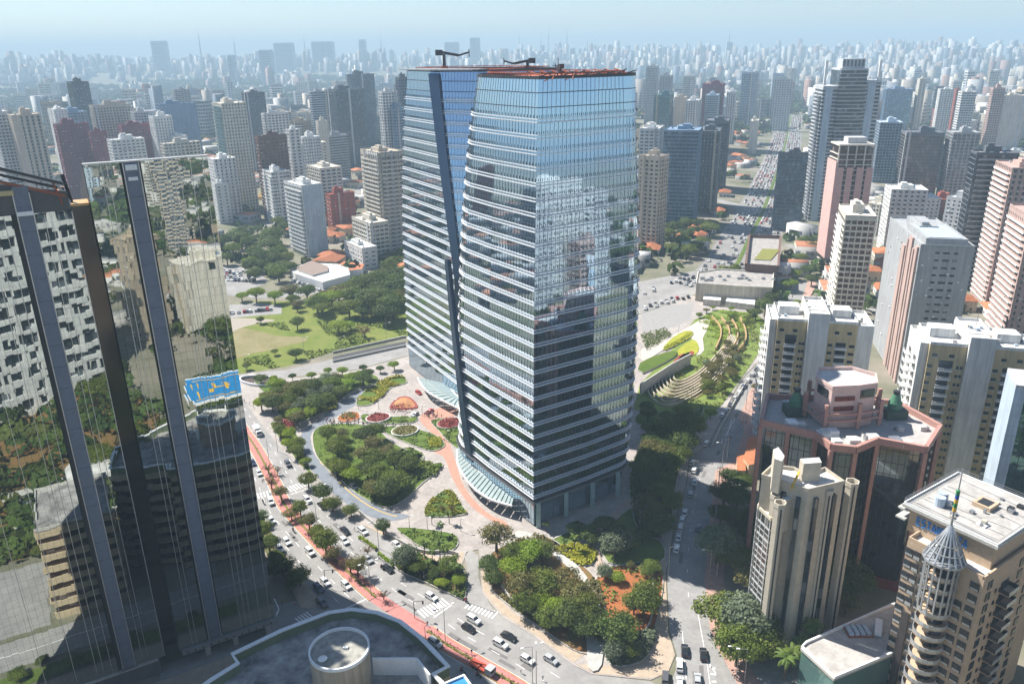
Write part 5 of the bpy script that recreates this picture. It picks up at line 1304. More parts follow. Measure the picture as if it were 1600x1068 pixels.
# blue-edged glass office at the right margin
def edge_office():
    H=58; C=G(1602,612,H); C.z=0; r=empty('office_tower','glass office with a pale blue panelled edge, cut by the right border','office tower',C,rad(90-112))
    b=MB(); b.box(0,34,0,12,0,H,glassmat('teal_reflecting_glass',(.16,.3,.32),metal=.9,rough=.04,bump=.04,bscale=.25)); b.build('glazing',r)
    b=MB(); b.box(-2.6,0,-.8,12,0,H+1,wallm('pblue'))
    b.build('edge_panel',r)
    for k in range(int(H/3)): b=MB(); b.box(-2.65,.05,-.86,-.8,k*3,k*3+.08,steel); b.build('panel_joint',r)
    b=MB(); b.box(-2.6,34,-.8,12,H+1,H+2,wallm('lgrey')); b.build('parapet',r)
    b=MB()
    for x in range(0,34,2): b.box(x,x+.12,-.14,0,0,H,darkm)
    for k in range(int(H/3.6)): b.box(0,34,-.12,0,k*3.6,k*3.6+.2,darkm)
    b.build('mullion',r,kind='stuff')
    HB.append((1530,1700,590,1000,170)); RES.append([tuple((C+az(112)*a+az(22)*b_).xy) for a,b_ in ((-4,-2),(34,-2),(34,30),(-4,30))])
edge_office()
# ---------------------------------------------------------------- near bottom roof with the drum and the helipad
def drum_roof():
    z=34; px=[(372,1036),(363,1022),(440,985),(514,957),(549,952),(589,957),(625,971),(657,996),(682,1022),(700,1041),(677,1053),(690,1066),(720,1130),(560,1190),(300,1190),(250,1120),(330,1062)]
    P=[G(x,y,z) for x,y in px]; c=sum(P,Vector())/len(P); r=empty('drum_roof_building','near building with dark stained roof, pale parapet and a round rooftop drum','office building',(c.x,c.y,0))
    Q=[(p.x-c.x,p.y-c.y) for p in P]; grn=mat('green_parapet_inside',(.16,.2,.12),rough=.9)
    st=mat('black_stained_roof',(.1,.095,.095),rough=.95,col2=(.5,.48,.46),scale=.22,spec=.1)
    bandw=mat('beige_band',(.45,.37,.25),rough=.85,var=.1)
    n=len(Q)
    b=MB(); b.prism(Q,0,z-2,winm('brown'),st); b.build('glazing',r)
    for k in range(9):
        b=MB(); b.wall(Q,.5+k*3.7,2.3+k*3.7,.7,bandw,closed=True); b.build('wall_band',r)
    b=MB(); b.wall(Q,z-2.2,z,.55,grn,closed=True); b.build('parapet',r)
    b=MB(); b.wall(Q,z,z+.25,.95,whitep,closed=True); b.build('coping',r)
    g=G(530,1012,z+6)-c
    b=MB(); b.cyl(g.x,g.y,z-2,z+5.6,5.6,wallm('tan'),40,mt=mat('lichen_roof',(.2,.2,.17),rough=.95,col2=(.42,.4,.36),scale=.8)); b.build('drum',r)
    b=MB(); QQ=[(g.x+5.55*cos(2*pi*q/40),g.y+5.55*sin(2*pi*q/40)) for q in range(40)]; b.wall(QQ,z+5.5,z+6.2,.35,whitep,closed=True); b.build('drum_rim',r)
    b=MB(); d=Vector((g.x-2.4,g.y-3.2,z+5.7)); b.cyl(d.x,d.y,z+5.6,z+6.6,.06,steel,6); b.cyl(d.x,d.y,z+6.5,z+6.9,.9,whitep,14,.2); b.build('satellite_dish',r)
    b=MB(); b.box(g.x+.6,g.x+1.6,g.y+.2,g.y+.8,z+5.6,z+5.9,whitep); b.build('hatch',r)
    for k,(a,e,h0,h1) in enumerate(((( 583,1040),(652,1040),-2,2.0),((652,1040),(672,1066),-2,2.0))):
        A=G(*a,z)-c; E=G(*e,z)-c; b=MB(); b.bar((A.x,A.y,z+(h0+h1)/2),(E.x,E.y,z+(h0+h1)/2),.4,h1-h0,whitep); b.build('white_screen_wall',r)
    b=MB(); b.box(g.x-3.4,g.x-2,g.y-7,g.y-5.7,z-2,z+1.2,whitep); b.build('roof_unit',r)
    bp=[(p.x,p.y) for p in P]; RES.append(bp)
    # helipad on its own legs
    hz=38.5; f=G(724,1057,hz)
    hp=empty('helipad','blue rooftop helipad with yellow markings, its corner just entering the bottom of the photo','helipad',(f.x,f.y,hz),rad(210))
    S=22; bl=mat('helipad_blue',(.02,.22,.5),rough=.6,var=.06)
    b=MB(); b.box(0,S,0,S,-.5,0,bl); b.build('deck',hp)
    b=MB()
    for q in ((0,S,-.35,0),(0,S,S,S+.35),(-.35,0,-.35,S+.35),(S,S+.35,-.35,S+.35)): b.box(*q,-.6,.35,whitep)
    b.build('rim',hp)
    def mk(nm,bars):
        b=MB()
        for (x0,x1,y0,y1) in bars: b.box(x0,x1,y0,y1,.005,.02,yelm)
        b.build(nm,hp)
    mk('border_marking',[(2.5,S-2.5,2.5,3.1),(2.5,S-2.5,S-3.1,S-2.5),(2.5,3.1,3.1,S-3.1),(S-3.1,S-2.5,3.1,S-3.1)])
    mk('letter_h_marking',[(8,9,7,15),(13,14,7,15),(9,13,10.5,11.5)])
    b=MB()
    for x in (2,S/2,S-2):
        for y in (2,S/2,S-2): b.box(x-.25,x+.25,y-.25,y+.25,-5.5,-.5,whitep)
    b.build('leg',hp)
drum_roof()
# second wing with beige bands, seen only in the mirror facade
def wing():
    r=empty('banded_wing','tan banded office wing seen reflected in the mirror facade','office building',tuple((FP+d60*-41+n60*50).to_tuple()),rad(30))
    z=28; b=MB(); b.box(-9,9,-12,12,0,z,winm('brown'))
    b.build('glazing',r)
    for k in range(8): b=MB(); b.box(-9.4,9.4,-12.4,12.4,k*3.7,k*3.7+1.9,mat('beige_band',(.45,.37,.25))); b.build('wall_band',r)
    b=MB(); b.box(-9.2,9.2,-12.2,12.2,z,z+.3,MATS['black_stained_roof']); b.wall([(-9,-12),(9,-12),(9,12),(-9,12)],z,z+1,.5,concm,closed=True); b.build('roof',r)
# white gridded tower behind the viewpoint (mirrored on the left)
def grid_tower():
    r=empty('apartment_tower','white gridded apartment tower seen only as a rippled reflection in the mirror facade','apartment tower',(-34,-24,0),rad(-18))
    body(r,27,20,98,wall='cream',glass='dark',fh=4.4,bw=4.2,pf=.34,sf=.32,t=.5,rng=random.Random(3))
    r.location=(-34,-34,0)

def mirrored(v):
    k=(Vector((v[0],v[1],0))-FP).dot(n60); w_=Vector((v[0],v[1],0))-n60*2*k; return w_
def MV(px,py,z=0): return mirrored(G(px,py,z))
wing()
def grid_tower():
    r=empty('apartment_tower','white gridded apartment tower seen only as a rippled reflection in the mirror facade','apartment tower',(-30,-51,0),0)
    body(r,52,24,92,wall='white',glass='dark',fh=7,bw=8,pf=.34,sf=.34,t=.8,rng=random.Random(3))
grid_tower()
for k,(x,y,w_,d_,h,c,fh_,bw_,lab) in enumerate(((66,-70,14,14,58,'tan',6,40,'orange-banded stair tower'),(92,-64,30,20,40,'cream',40,40,'blank cream office with rounded corners'),(140,-78,22,20,66,'sand',30,5,'sand-coloured tower with narrow windows'),
    (120,-30,20,16,26,'white',4,4,'white low office with blue windows'),
    (200,40,26,26,92,'white',3.2,3.4,'white office tower with blue windows'),(235,95,30,22,80,'lgrey',3.2,3.4,'pale grey tower with dark bands'),(170,0,24,24,70,'white',3.2,3.4,'white balcony tower'),(260,20,30,26,100,'cream',3.2,3.4,'tall cream tower'),
    (290,-90,30,24,88,'white',3.2,3.4,'tall white slab'),(330,40,26,26,96,'beige',3.2,3.4,'beige tower'),(140,30,20,18,48,'pink',3.2,3.4,'rose-coloured mid-rise'),(226,-60,26,26,74,'white',3.2,3.4,'white gridded mid-rise'),(310,140,26,26,86,'lgrey',3.2,3.4,'pale tower with green terraces'),(250,150,34,20,92,'white',3.4,5,'broad white slab with loggias'),(286,92,40,20,98,'white',3.3,4.2,'widest white slab'),(215,150,22,16,60,'pink',3.3,4.2,'rose tower with bay windows'),(330,190,36,20,104,'cream',3.3,6,'pale slab with tall bays'))):
    r=empty('apartment_tower',lab+' beyond the right border, seen only in the tower reflections','apartment tower',(x,y,0),rad(k*13%40))
    body(r,w_,d_,h,wall=c,glass='dark',fh=fh_,bw=bw_,pf=.35 if bw_<20 else .9,sf=.45 if fh_<20 else .85,rng=random.Random(k)); OCC.append((x+w_/2,y+d_/2,max(w_,d_)))
# the street and gardens below the viewpoint, which the mirror facade shows
def FW(s,o): return FP+d60*s+n60*o
def fsheet(name,pts,z,m): return sheet(name,[FW(*p) for p in pts],z,m,world=True)
fsheet('road',[(-120,22),(6,22),(6,34),(-120,34)],.05,asph); fsheet('hedge_bed',[(-90,14),(-6,14),(-6,19),(-90,19)],.3,grassm); fsheet('pavement',[(-120,2),(4,2),(4,13),(-120,13)],.08,sidem)
fsheet('road_marking',[(-110,27.8),(0,27.8),(0,28.1),(-110,28.1)],.07,linem)
fsheet('car_park',[(-110,36),(-52,36),(-52,70),(-110,70)],.06,asph); fsheet('driveway',[(-16,36),(-8,36),(-6,60),(-16,64)],.06,asph)
fsheet('garden_ground',[(-130,75),(-20,75),(0,130),(-20,240),(-140,220)],.05,MATS['park_soil']); fsheet('road',[(-20,120),(20,90),(60,200),(100,420),(80,420),(40,210)],.08,asph)
fsheet('garden_ground',[(20,110),(80,110),(130,330),(70,200)],.05,MATS['park_soil']); fsheet('paved_court',[(-60,90),(-30,90),(-20,130),(-66,124)],.09,concm)
RES.append([tuple(FW(*p).xy) for p in ((-120,0),(6,0),(6,74),(-120,74))])
t=empty('oval_hall','white oval-roofed hall in the garden below the viewpoint, seen in the mirror facade','hall',(*MV(150,745).xy,0)); b=MB(); b.cyl(0,0,0,5,9,whitep,28); b.cyl(0,0,5,6,9,roofl,28,6); b.build('roof',t)
# terracotta garden houses by the street bend
for k,(px,lab) in enumerate((([(1168,745),(1160,735),(1168,700),(1182,700),(1184,742)],'long house with an orange tiled roof and green garden beside the street bend'),([(1150,750),(1150,728),(1162,724),(1164,750)],'low terracotta wall house with pergola beside the street bend'))):
    t,P,c=prim('tiled_house',lab,'house',px,0,5-k,wallm('sand'),tilem)
sheet('paving',[(1130,1000),(1250,1010),(1250,1068),(1300,1100),(1120,1100),(1118,1010)],.06,mat('grey_paving',(.26,.25,.24),rough=.9,var=.2,scale=.4))
# ================================================================ loose city fabric
def reserved(x,y):
    return any(inside(x,y,p) for p in RES_B(x,y))
_RB=None
def RES_B(x,y):
    global _RB
    if _RB is None: _RB=[(min(p[0] for p in q),max(p[0] for p in q),min(p[1] for p in q),max(p[1] for p in q),q) for q in RES]
    return [b[4] for b in _RB if b[0]<=x<=b[1] and b[2]<=y<=b[3]]
RES.append([(-40,-70),(0,-70),(0,0),(-40,0)])
def free(x,y,r):
    for ox,oy,orr in OCC:
        if abs(ox-x)<orr+r and abs(oy-y)<orr+r: return False
    return not (reserved(x,y) or reserved(x+r,y) or reserved(x-r,y) or reserved(x,y+r) or reserved(x,y-r))
VIEWP=W([(340,600),(380,588),(640,520),(640,430),(560,440),(540,452),(340,455)])
RES_PARK=[(p.x,p.y) for p in W([(330,350),(450,350),(455,400),(640,410),(640,530),(330,590)])]
rng=random.Random(21)
# individual fill towers
def hides(x,y,h):
    p=PX(x,y,h); d=math.hypot(x,y)
    q=PX(x,y,0)
    for x0,x1,yt,yb,dd in HB:
        if d<dd and x0-14<p[0]<x1+14 and p[1]<yb-4: return True
    for x0,x1,yt in ((630,1005,110),):
        if x0-8<p[0]<x1+8 and d<420: return True
    if 1150<p[0]<1255 and p[1]<470 and q[1]>200: return True
    return False
CN=dict(white='white',cream='cream',beige='beige',grey='grey',lgrey='pale grey',pblue='pale blue',dgrey='charcoal',brick='red brick',tan='tan',blue='slate blue',brown='brown')
def fill(n,xr,yr,hr,dmin,picks,inview=True):
    made=0; tries=0
    while made<n and tries<n*60:
        tries+=1; u=rng.random()
        if inview:
            px=rng.uniform(*xr); py=rng.uniform(*yr); g=G(px,py); x,y=g.x,g.y
        else:
            a=rad(rng.uniform(*xr)); d=rng.uniform(*yr); x,y=d*sin(a),d*cos(a)
        h=rng.uniform(*hr)
        if not free(x,y,dmin): continue
        if inview and hides(x,y,h): continue
        if not inview and y>0:
            p=PX(x,y,h)
            if -40<p[0]<1640 and p[1]<1100: continue
        OCC.append((x,y,dmin)); made+=1
        c=rng.choice(picks); w_=rng.uniform(16,30); d_=rng.uniform(14,24); st=rng.random()
        gl=rng.choice(['dark','blue','grey','dark'])
        p=PX(x,y,h*.7); kinds=['with plain punched windows','with horizontal window bands','with stacked balconies']
        ki=0 if st<.45 else 1 if st<.7 else 2
        size='tall' if h>62 else 'mid-height' if h>40 else 'short'
        lab=f"{size} {CN[c]} tower {kinds[ki]}, {where(*p)}" if inview else f"{size} {CN[c]} tower {kinds[ki]} outside the frame, reflected in glass"
        lab=uniq(lab,*p) if inview else lab
        r=empty('apartment_tower',lab,'apartment tower',(x,y,0),rad(rng.choice([-20,-8,30,38])+rng.uniform(-3,3)),group='loose towers of the city')
        far=math.hypot(x,y)>1500
        body(r,w_,d_,h,wall=c,glass=gl,fh=3.1*(2 if far else 1),bw=3.4*(1.6 if far else 1),pf=[.5,.06,.3][ki],sf=[.5,.42,.45][ki],balc='f' if ki==2 else '',rng=rng,mech=not far)
P1_=['white','white','cream','cream','beige','lgrey','lgrey','pblue','grey','tan','brick','dgrey']
fill(34,(380,640),(225,320),(38,70),16,P1_)
fill(44,(-10,640),(190,250),(45,80),18,P1_)
fill(34,(-10,640),(165,195),(40,80),20,P1_)
fill(20,(1000,1220),(185,330),(22,50),17,P1_)
fill(36,(1250,1610),(175,260),(40,75),18,P1_)
fill(14,(1250,1610),(255,390),(16,42),17,P1_)
fill(30,(1000,1610),(150,180),(50,85),22,P1_)
fill(34,(75,250),(260,900),(40,105),22,['white','white','cream','lgrey','beige','pblue'],False)
fill(26,(-110,-38),(260,900),(30,90),22,['white','cream','lgrey','beige','tan','brick'],False)
# merged far fabric: towers of the ridge skyline, mid-distance mass, low houses, tree mass
def rot_boxes(cx,cy,w_,d_,h,a,z=0.):
    n=len(cx); ca,sa=np.cos(a),np.sin(a); V=np.zeros((n,8,3))
    for k,(sx,sy) in enumerate(((-1,-1),(1,-1),(1,1),(-1,1))):
        lx,ly=sx*w_/2,sy*d_/2
        for t,zz in ((0,z),(4,z+h)):
            V[:,k+t,0]=cx+lx*ca-ly*sa; V[:,k+t,1]=cy+lx*sa+ly*ca; V[:,k+t,2]=zz
    base=np.array([[4,5,6,7],[0,1,5,4],[1,2,6,5],[2,3,7,6],[3,0,4,7]])
    F_=(np.arange(n)[:,None,None]*8+base[None]).reshape(-1,4); return V.reshape(-1,3),F_
def facade_far():
    m=mat('far_facade',(1,1,1),rough=.85,var=.06,scale=.05,attr=True); nt=m.node_tree;N=nt.nodes;L=nt.links
    b=N['Principled BSDF']; src=b.inputs['Base Color'].links[0].from_socket
    g=N.new('ShaderNodeNewGeometry'); sx=N.new('ShaderNodeSeparateXYZ'); L.new(g.outputs['Position'],sx.inputs[0])
    def band(sock,scale,th):
        a=N.new('ShaderNodeMath'); a.operation='MULTIPLY'; a.inputs[1].default_value=scale; L.new(sock,a.inputs[0])
        f=N.new('ShaderNodeMath'); f.operation='FRACT'; L.new(a.outputs[0],f.inputs[0])
        c=N.new('ShaderNodeMath'); c.operation='GREATER_THAN'; c.inputs[1].default_value=th; L.new(f.outputs[0],c.inputs[0]); return c.outputs[0]
    z=band(sx.outputs[2],1/6.,.5); ad=N.new('ShaderNodeMath'); ad.operation='ADD'; L.new(sx.outputs[0],ad.inputs[0]); L.new(sx.outputs[1],ad.inputs[1])
    x=band(ad.outputs[0],1/6.5,.42)
    mu=N.new('ShaderNodeMath'); mu.operation='MULTIPLY'; L.new(z,mu.inputs[0]); L.new(x,mu.inputs[1])
    nz=N.new('ShaderNodeSeparateXYZ'); L.new(g.outputs['Normal'],nz.inputs[0]); lt=N.new('ShaderNodeMath'); lt.operation='LESS_THAN'; lt.inputs[1].default_value=.5; L.new(nz.outputs[2],lt.inputs[0])
    m2=N.new('ShaderNodeMath'); m2.operation='MULTIPLY'; L.new(mu.outputs[0],m2.inputs[0]); L.new(lt.outputs[0],m2.inputs[1])
    mx=N.new('ShaderNodeMix'); mx.data_type='RGBA'; mx.inputs[7].default_value=(.07,.08,.1,1); L.new(m2.outputs[0],mx.inputs[0]); L.new(src,mx.inputs[6]); L.new(mx.outputs[2],b.inputs['Base Color'])
    return m
farm=facade_far()
TINTS=np.array([(.66,.66,.64),(.6,.58,.52),(.5,.44,.36),(.4,.37,.33),(.38,.38,.38),(.26,.28,.32),(.3,.2,.17),(.16,.2,.25),(.48,.48,.47)])
# terrain ridge
def ridge():
    xs=np.linspace(-9000,9000,140); ys=np.linspace(2500,12500,60); V=[];F_=[]
    for j,y in enumerate(ys):
        for i,x in enumerate(xs):
            d=math.hypot(x,y); u=max(0,min(1,(d-3600)/2600)); z=62*(3*u*u-2*u**3)+8*sin(x*.0013+1)*u+6*sin(x*.003+y*.001)*u - 3*(u<=0)
            if d>7200: z-=min(1,(d-7200)/1500)*40
            V.append((x,y,z))
    for j in range(len(ys)-1):
        for i in range(len(xs)-1):
            a=j*140+i; F_.append((a,a+1,a+141,a+140))
    me=tri_mesh('hill',V,F_,[cityg],sm=True); ob('hill',me,kind='structure')
def ridge_z(d,x=0,y=0):
    u=np.clip((d-3600)/2600,0,1); z=62*(3*u*u-2*u**3)+8*np.sin(x*.0013+1)*u+6*np.sin(x*.003+y*.001)*u
    return z-np.clip((d-7200)/1500,0,1)*40
ridge()
def mass(name,n,azr,dr,hmean,hsig,wr,tree_gap=None,zoff=-4,hmin=8,clump=0):
    a=np.radians(RNG.uniform(*azr,n)); d=np.sqrt(RNG.uniform(dr[0]**2,dr[1]**2,n)); 
    if clump:
        k=RNG.integers(0,clump,n); ca=np.radians(RNG.uniform(*azr,clump)); cd=RNG.uniform(dr[0],dr[1],clump); sel=RNG.random(n)<.55
        a=np.where(sel,ca[k]+RNG.normal(0,.012,n),a); d=np.where(sel,cd[k]+RNG.normal(0,70,n),d)
    x=d*np.sin(a); y=d*np.cos(a); h=np.clip(RNG.normal(hmean,hsig,n),hmin,None); w_=RNG.uniform(*wr,n); dd=RNG.uniform(*wr,n)
    keep=np.ones(n,bool)
    if dr[0]<1900:
        for i in range(n):
            if not free(x[i],y[i],8): keep[i]=False; continue
            if h[i]>14 and hides(x[i],y[i],h[i]): keep[i]=False
            p=PX(x[i],y[i],0)
            if 1140<p[0]<1260 and p[1]<470 : keep[i]=False
    x,y,h,w_,dd,d=[q[keep] for q in (x,y,h,w_,dd,d)]
    rot=np.radians(RNG.choice([-20,-10,33,38],len(x))+RNG.uniform(-4,4,len(x)))
    sel=np.where(RNG.random(len(x))<.6)[0]; off_=RNG.uniform(-.2,.2,len(sel)); x=np.r_[x,x[sel]+off_*w_[sel]]; y=np.r_[y,y[sel]]; d=np.r_[d,d[sel]]; h=np.r_[h,h[sel]+RNG.choice([3,5,8,14],len(sel))]; w_=np.r_[w_,w_[sel]*RNG.uniform(.3,.65,len(sel))]; dd=np.r_[dd,dd[sel]*RNG.uniform(.3,.65,len(sel))]; rot=np.r_[rot,rot[sel]]
    V,F_=rot_boxes(x,y,w_,dd,h-zoff,rot,ridge_z(d,x,y)+zoff); t=TINTS[RNG.integers(0,len(TINTS),len(x))]*RNG.uniform(.8,1.1,(len(x),1)); 
    ft=np.repeat(t,5,axis=0); ft[::5]=np.array([.36,.34,.33])*RNG.uniform(.6,1.5,(len(x),1))
    ob(name,tri_mesh(name,V,F_,[farm],tint=ft),kind='stuff',label=dict(skyline_buildings='hazy mass of towers along the skyline ridge',midtown_buildings='close-set mass of mid-rise blocks fading into haze')[name],cat='skyline')
mass('skyline_buildings',2600,(-42,42),(4700,7300),52,22,(16,34),hmin=22,clump=60)
mass('skyline_buildings',420,(-42,42),(5200,6600),92,18,(18,36),hmin=40,clump=24)
mass('skyline_buildings',420,(4,42),(3300,4900),50,20,(16,30),hmin=20,clump=26)
mass('skyline_buildings',150,(-42,4),(3300,4900),40,20,(16,30),hmin=20,clump=8)
mass('midtown_buildings',300,(-40,42),(1650,2300),48,16,(15,28),hmin=15,clump=20)
mass('midtown_buildings',230,(4,42),(1500,2900),48,17,(15,26),hmin=15,clump=22)
# named far landmarks on the ridge
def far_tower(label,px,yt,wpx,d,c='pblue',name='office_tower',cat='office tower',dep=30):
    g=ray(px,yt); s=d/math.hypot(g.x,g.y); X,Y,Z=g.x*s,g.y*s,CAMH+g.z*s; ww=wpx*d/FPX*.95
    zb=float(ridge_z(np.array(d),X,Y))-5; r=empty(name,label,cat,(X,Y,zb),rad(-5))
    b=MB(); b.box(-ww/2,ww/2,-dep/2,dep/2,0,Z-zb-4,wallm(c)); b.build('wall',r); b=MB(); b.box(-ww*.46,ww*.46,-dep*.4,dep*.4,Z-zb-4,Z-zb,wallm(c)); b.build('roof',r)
    b=MB(); 
    for k in range(3,int((Z-zb)/7)): b.box(-ww*.44,ww*.44,-dep/2-.5,-dep/2,k*7-3,k*7,winm('grey'))
    b.build('window_band',r,kind='stuff')
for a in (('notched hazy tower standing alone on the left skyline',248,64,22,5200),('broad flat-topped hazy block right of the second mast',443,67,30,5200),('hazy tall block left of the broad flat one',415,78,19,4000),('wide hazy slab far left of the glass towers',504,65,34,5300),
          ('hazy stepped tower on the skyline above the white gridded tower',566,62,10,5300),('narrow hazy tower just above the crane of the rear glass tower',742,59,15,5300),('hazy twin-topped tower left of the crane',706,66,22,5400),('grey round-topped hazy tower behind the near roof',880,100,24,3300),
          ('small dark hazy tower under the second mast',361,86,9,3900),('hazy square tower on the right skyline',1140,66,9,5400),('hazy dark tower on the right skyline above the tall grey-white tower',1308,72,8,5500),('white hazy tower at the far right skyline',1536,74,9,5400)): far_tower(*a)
def mast(label,px,yt,d,base_h=30,w_=5):
    g=ray(px,yt); s=d/math.hypot(g.x,g.y); X,Y,Z=g.x*s,g.y*s,CAMH+g.z*s; zb=float(ridge_z(np.array(d),X,Y))-3
    r=empty('radio_mast',label,'radio mast',(X,Y,zb)); H=Z-zb; b=MB()
    for k in range(4):
        sx,sy=((-1,-1),(1,-1),(1,1),(-1,1))[k]; b.bar((sx*w_,sy*w_,0),(sx*.8,sy*.8,H*.8),1.6,1.6,steel)
    for q in range(10):
        u=q/10; e=w_*(1-u)+.8*u; z=H*.8*u
        for k in range(4):
            p=((-1,-1),(1,-1),(1,1),(-1,1)); a_,c_=p[k],p[(k+1)%4]; e2=w_*(1-u-.1)+.8*(u+.1); b.bar((a_[0]*e,a_[1]*e,z),(c_[0]*e2,c_[1]*e2,z+H*.08),.9,.9,steel)
    b.build('lattice',r); b=MB(); b.cyl(0,0,H*.78,H,1.3,steel,6,.5); b.build('aerial',r)
for a in (('tallest radio mast on the left skyline',308,42,5300),('second slim radio mast right of the tallest',364,54,5300),('slim mast over the broad hazy slab',474,52,5400),('mast on the skyline above the arched tower',594,50,5500),('tall lattice mast above the near roof, left one of two',811,44,5400),
          ('tallest lattice mast above the near roof',886,38,5300),('short mast between the two above the near roof',845,54,5500),('thin mast left of the tallest above the near roof',857,44,5600),('mast above the glass tower shoulder on the right',918,58,5500),('lone slender mast on the right skyline',1141,42,5400)): mast(*a)
# ---------------------------------------------------------------- low houses
def house_proto():
    out=[]
    for i,(w_,d_,h,c) in enumerate(((9,12,5,'white'),(11,10,6,'cream'),(8,14,4.5,'lgrey'),(12,12,6.5,'sand'))):
        r=empty('tiled_house','x','house'); b=MB(); b.box(0,w_,0,d_,0,h,wallm(c)); b.build('wall',r)
        b=MB(); rm=mat('clay_tiles',(.4,.14,.06),rough=.9,var=.25,scale=.5,objvar=.25); o_=.6; ht=2.2
        A=[(-o_,-o_,h),(w_+o_,-o_,h),(w_+o_,d_+o_,h),(-o_,d_+o_,h)]; R=[(w_/2,d_*.25,h+ht),(w_/2,d_*.75,h+ht)]
        b.poly([A[0],A[1],R[0]],rm); b.poly([A[1],A[2],R[1],R[0]],rm); b.poly([A[2],A[3],R[1]],rm); b.poly([A[3],A[0],R[0],R[1]],rm); b.poly(A[::-1],rm); b.build('roof',r)
        b=MB()
        for k in range(3): b.box(1+k*w_/3.2,2.2+k*w_/3.2,-.06,.02,1,2.3,winm('dark')); b.box(-.06,.02,1.5+k*d_/3.2,2.8+k*d_/3.2,1,2.3,winm('dark'))
        b.build('window',r); reg(r); out.append(r)
    return out
HP=house_proto(); used=set()
def houses(n,poly,gap=7):
    P=W(poly); xs=[p.x for p in P]; ys=[p.y for p in P]; Q=[(p.x,p.y) for p in P]; m=0; t=0
    while m<n and t<n*30:
        t+=1; x=rng.uniform(min(xs),max(xs)); y=rng.uniform(min(ys),max(ys))
        if not inside(x,y,Q) or not free(x,y,gap): continue
        i=rng.randrange(4); h=HP[i] if i not in used else copy_tree(HP[i]); used.add(i); h.location=(x,y,0); h.rotation_euler[2]=rad(rng.choice([-15,33])+rng.uniform(-4,4)); s=rng.uniform(.8,1.5); h.scale=(s,s,1)
        OCC.append((x,y,gap)); m+=1; h['label']=uniq(['white','cream','grey','sandy'][i]+' low house, orange tile roof, '+where(*PX(x,y)),*PX(x,y)); h['group']='low houses with orange tiled roofs'
houses(60,[(1340,420),(1370,330),(1540,300),(1610,330),(1610,520),(1530,520),(1350,470)])
houses(34,[(1000,400),(1010,300),(1150,290),(1150,370)])
houses(60,[(1240,300),(1260,200),(1600,210),(1600,300)])
houses(30,[(480,420),(500,330),(630,340),(640,440),(600,425)])
houses(50,[(1010,290),(1010,200),(1180,200),(1190,280)],8)
houses(40,[(340,330),(380,240),(640,240),(640,330)],8)
def mass_low(n,azr,dr,name='low_rooftops'):
    a=np.radians(RNG.uniform(*azr,n)); d=np.sqrt(RNG.uniform(dr[0]**2,dr[1]**2,n)); x=d*np.sin(a); y=d*np.cos(a)
    keep=np.array([free(x[i],y[i],5) and not inside(x[i],y[i],RES_PARK) for i in range(n)]) if dr[0]<1500 else np.ones(n,bool)
    x,y,d=x[keep],y[keep],d[keep]; n=len(x); h=RNG.uniform(4,11,n); V,F_=rot_boxes(x,y,RNG.uniform(8,22,n),RNG.uniform(8,22,n),h,np.radians(RNG.choice([-15,33],n)),ridge_z(d,x,y))
    t=np.repeat(RNG.uniform(.3,.6,(n,1))*np.array([1,.97,.92]),5,axis=0); roof=np.where(RNG.random((n,1))<.6,np.array([.42,.17,.09]),np.array([.42,.41,.4]))*RNG.uniform(.7,1.3,(n,1)); t[::5]=roof
    ob(name,tri_mesh(name,V,F_,[farm],tint=t),kind='stuff',label='scattered low roofs, orange and grey, filling the city blocks',cat='rooftops')
mass_low(1500,(-44,46),(420,1300)); mass_low(5200,(-42,43),(1300,4200)); mass_low(1400,(50,250),(120,1100)); mass_low(900,(-115,-44),(260,1100))
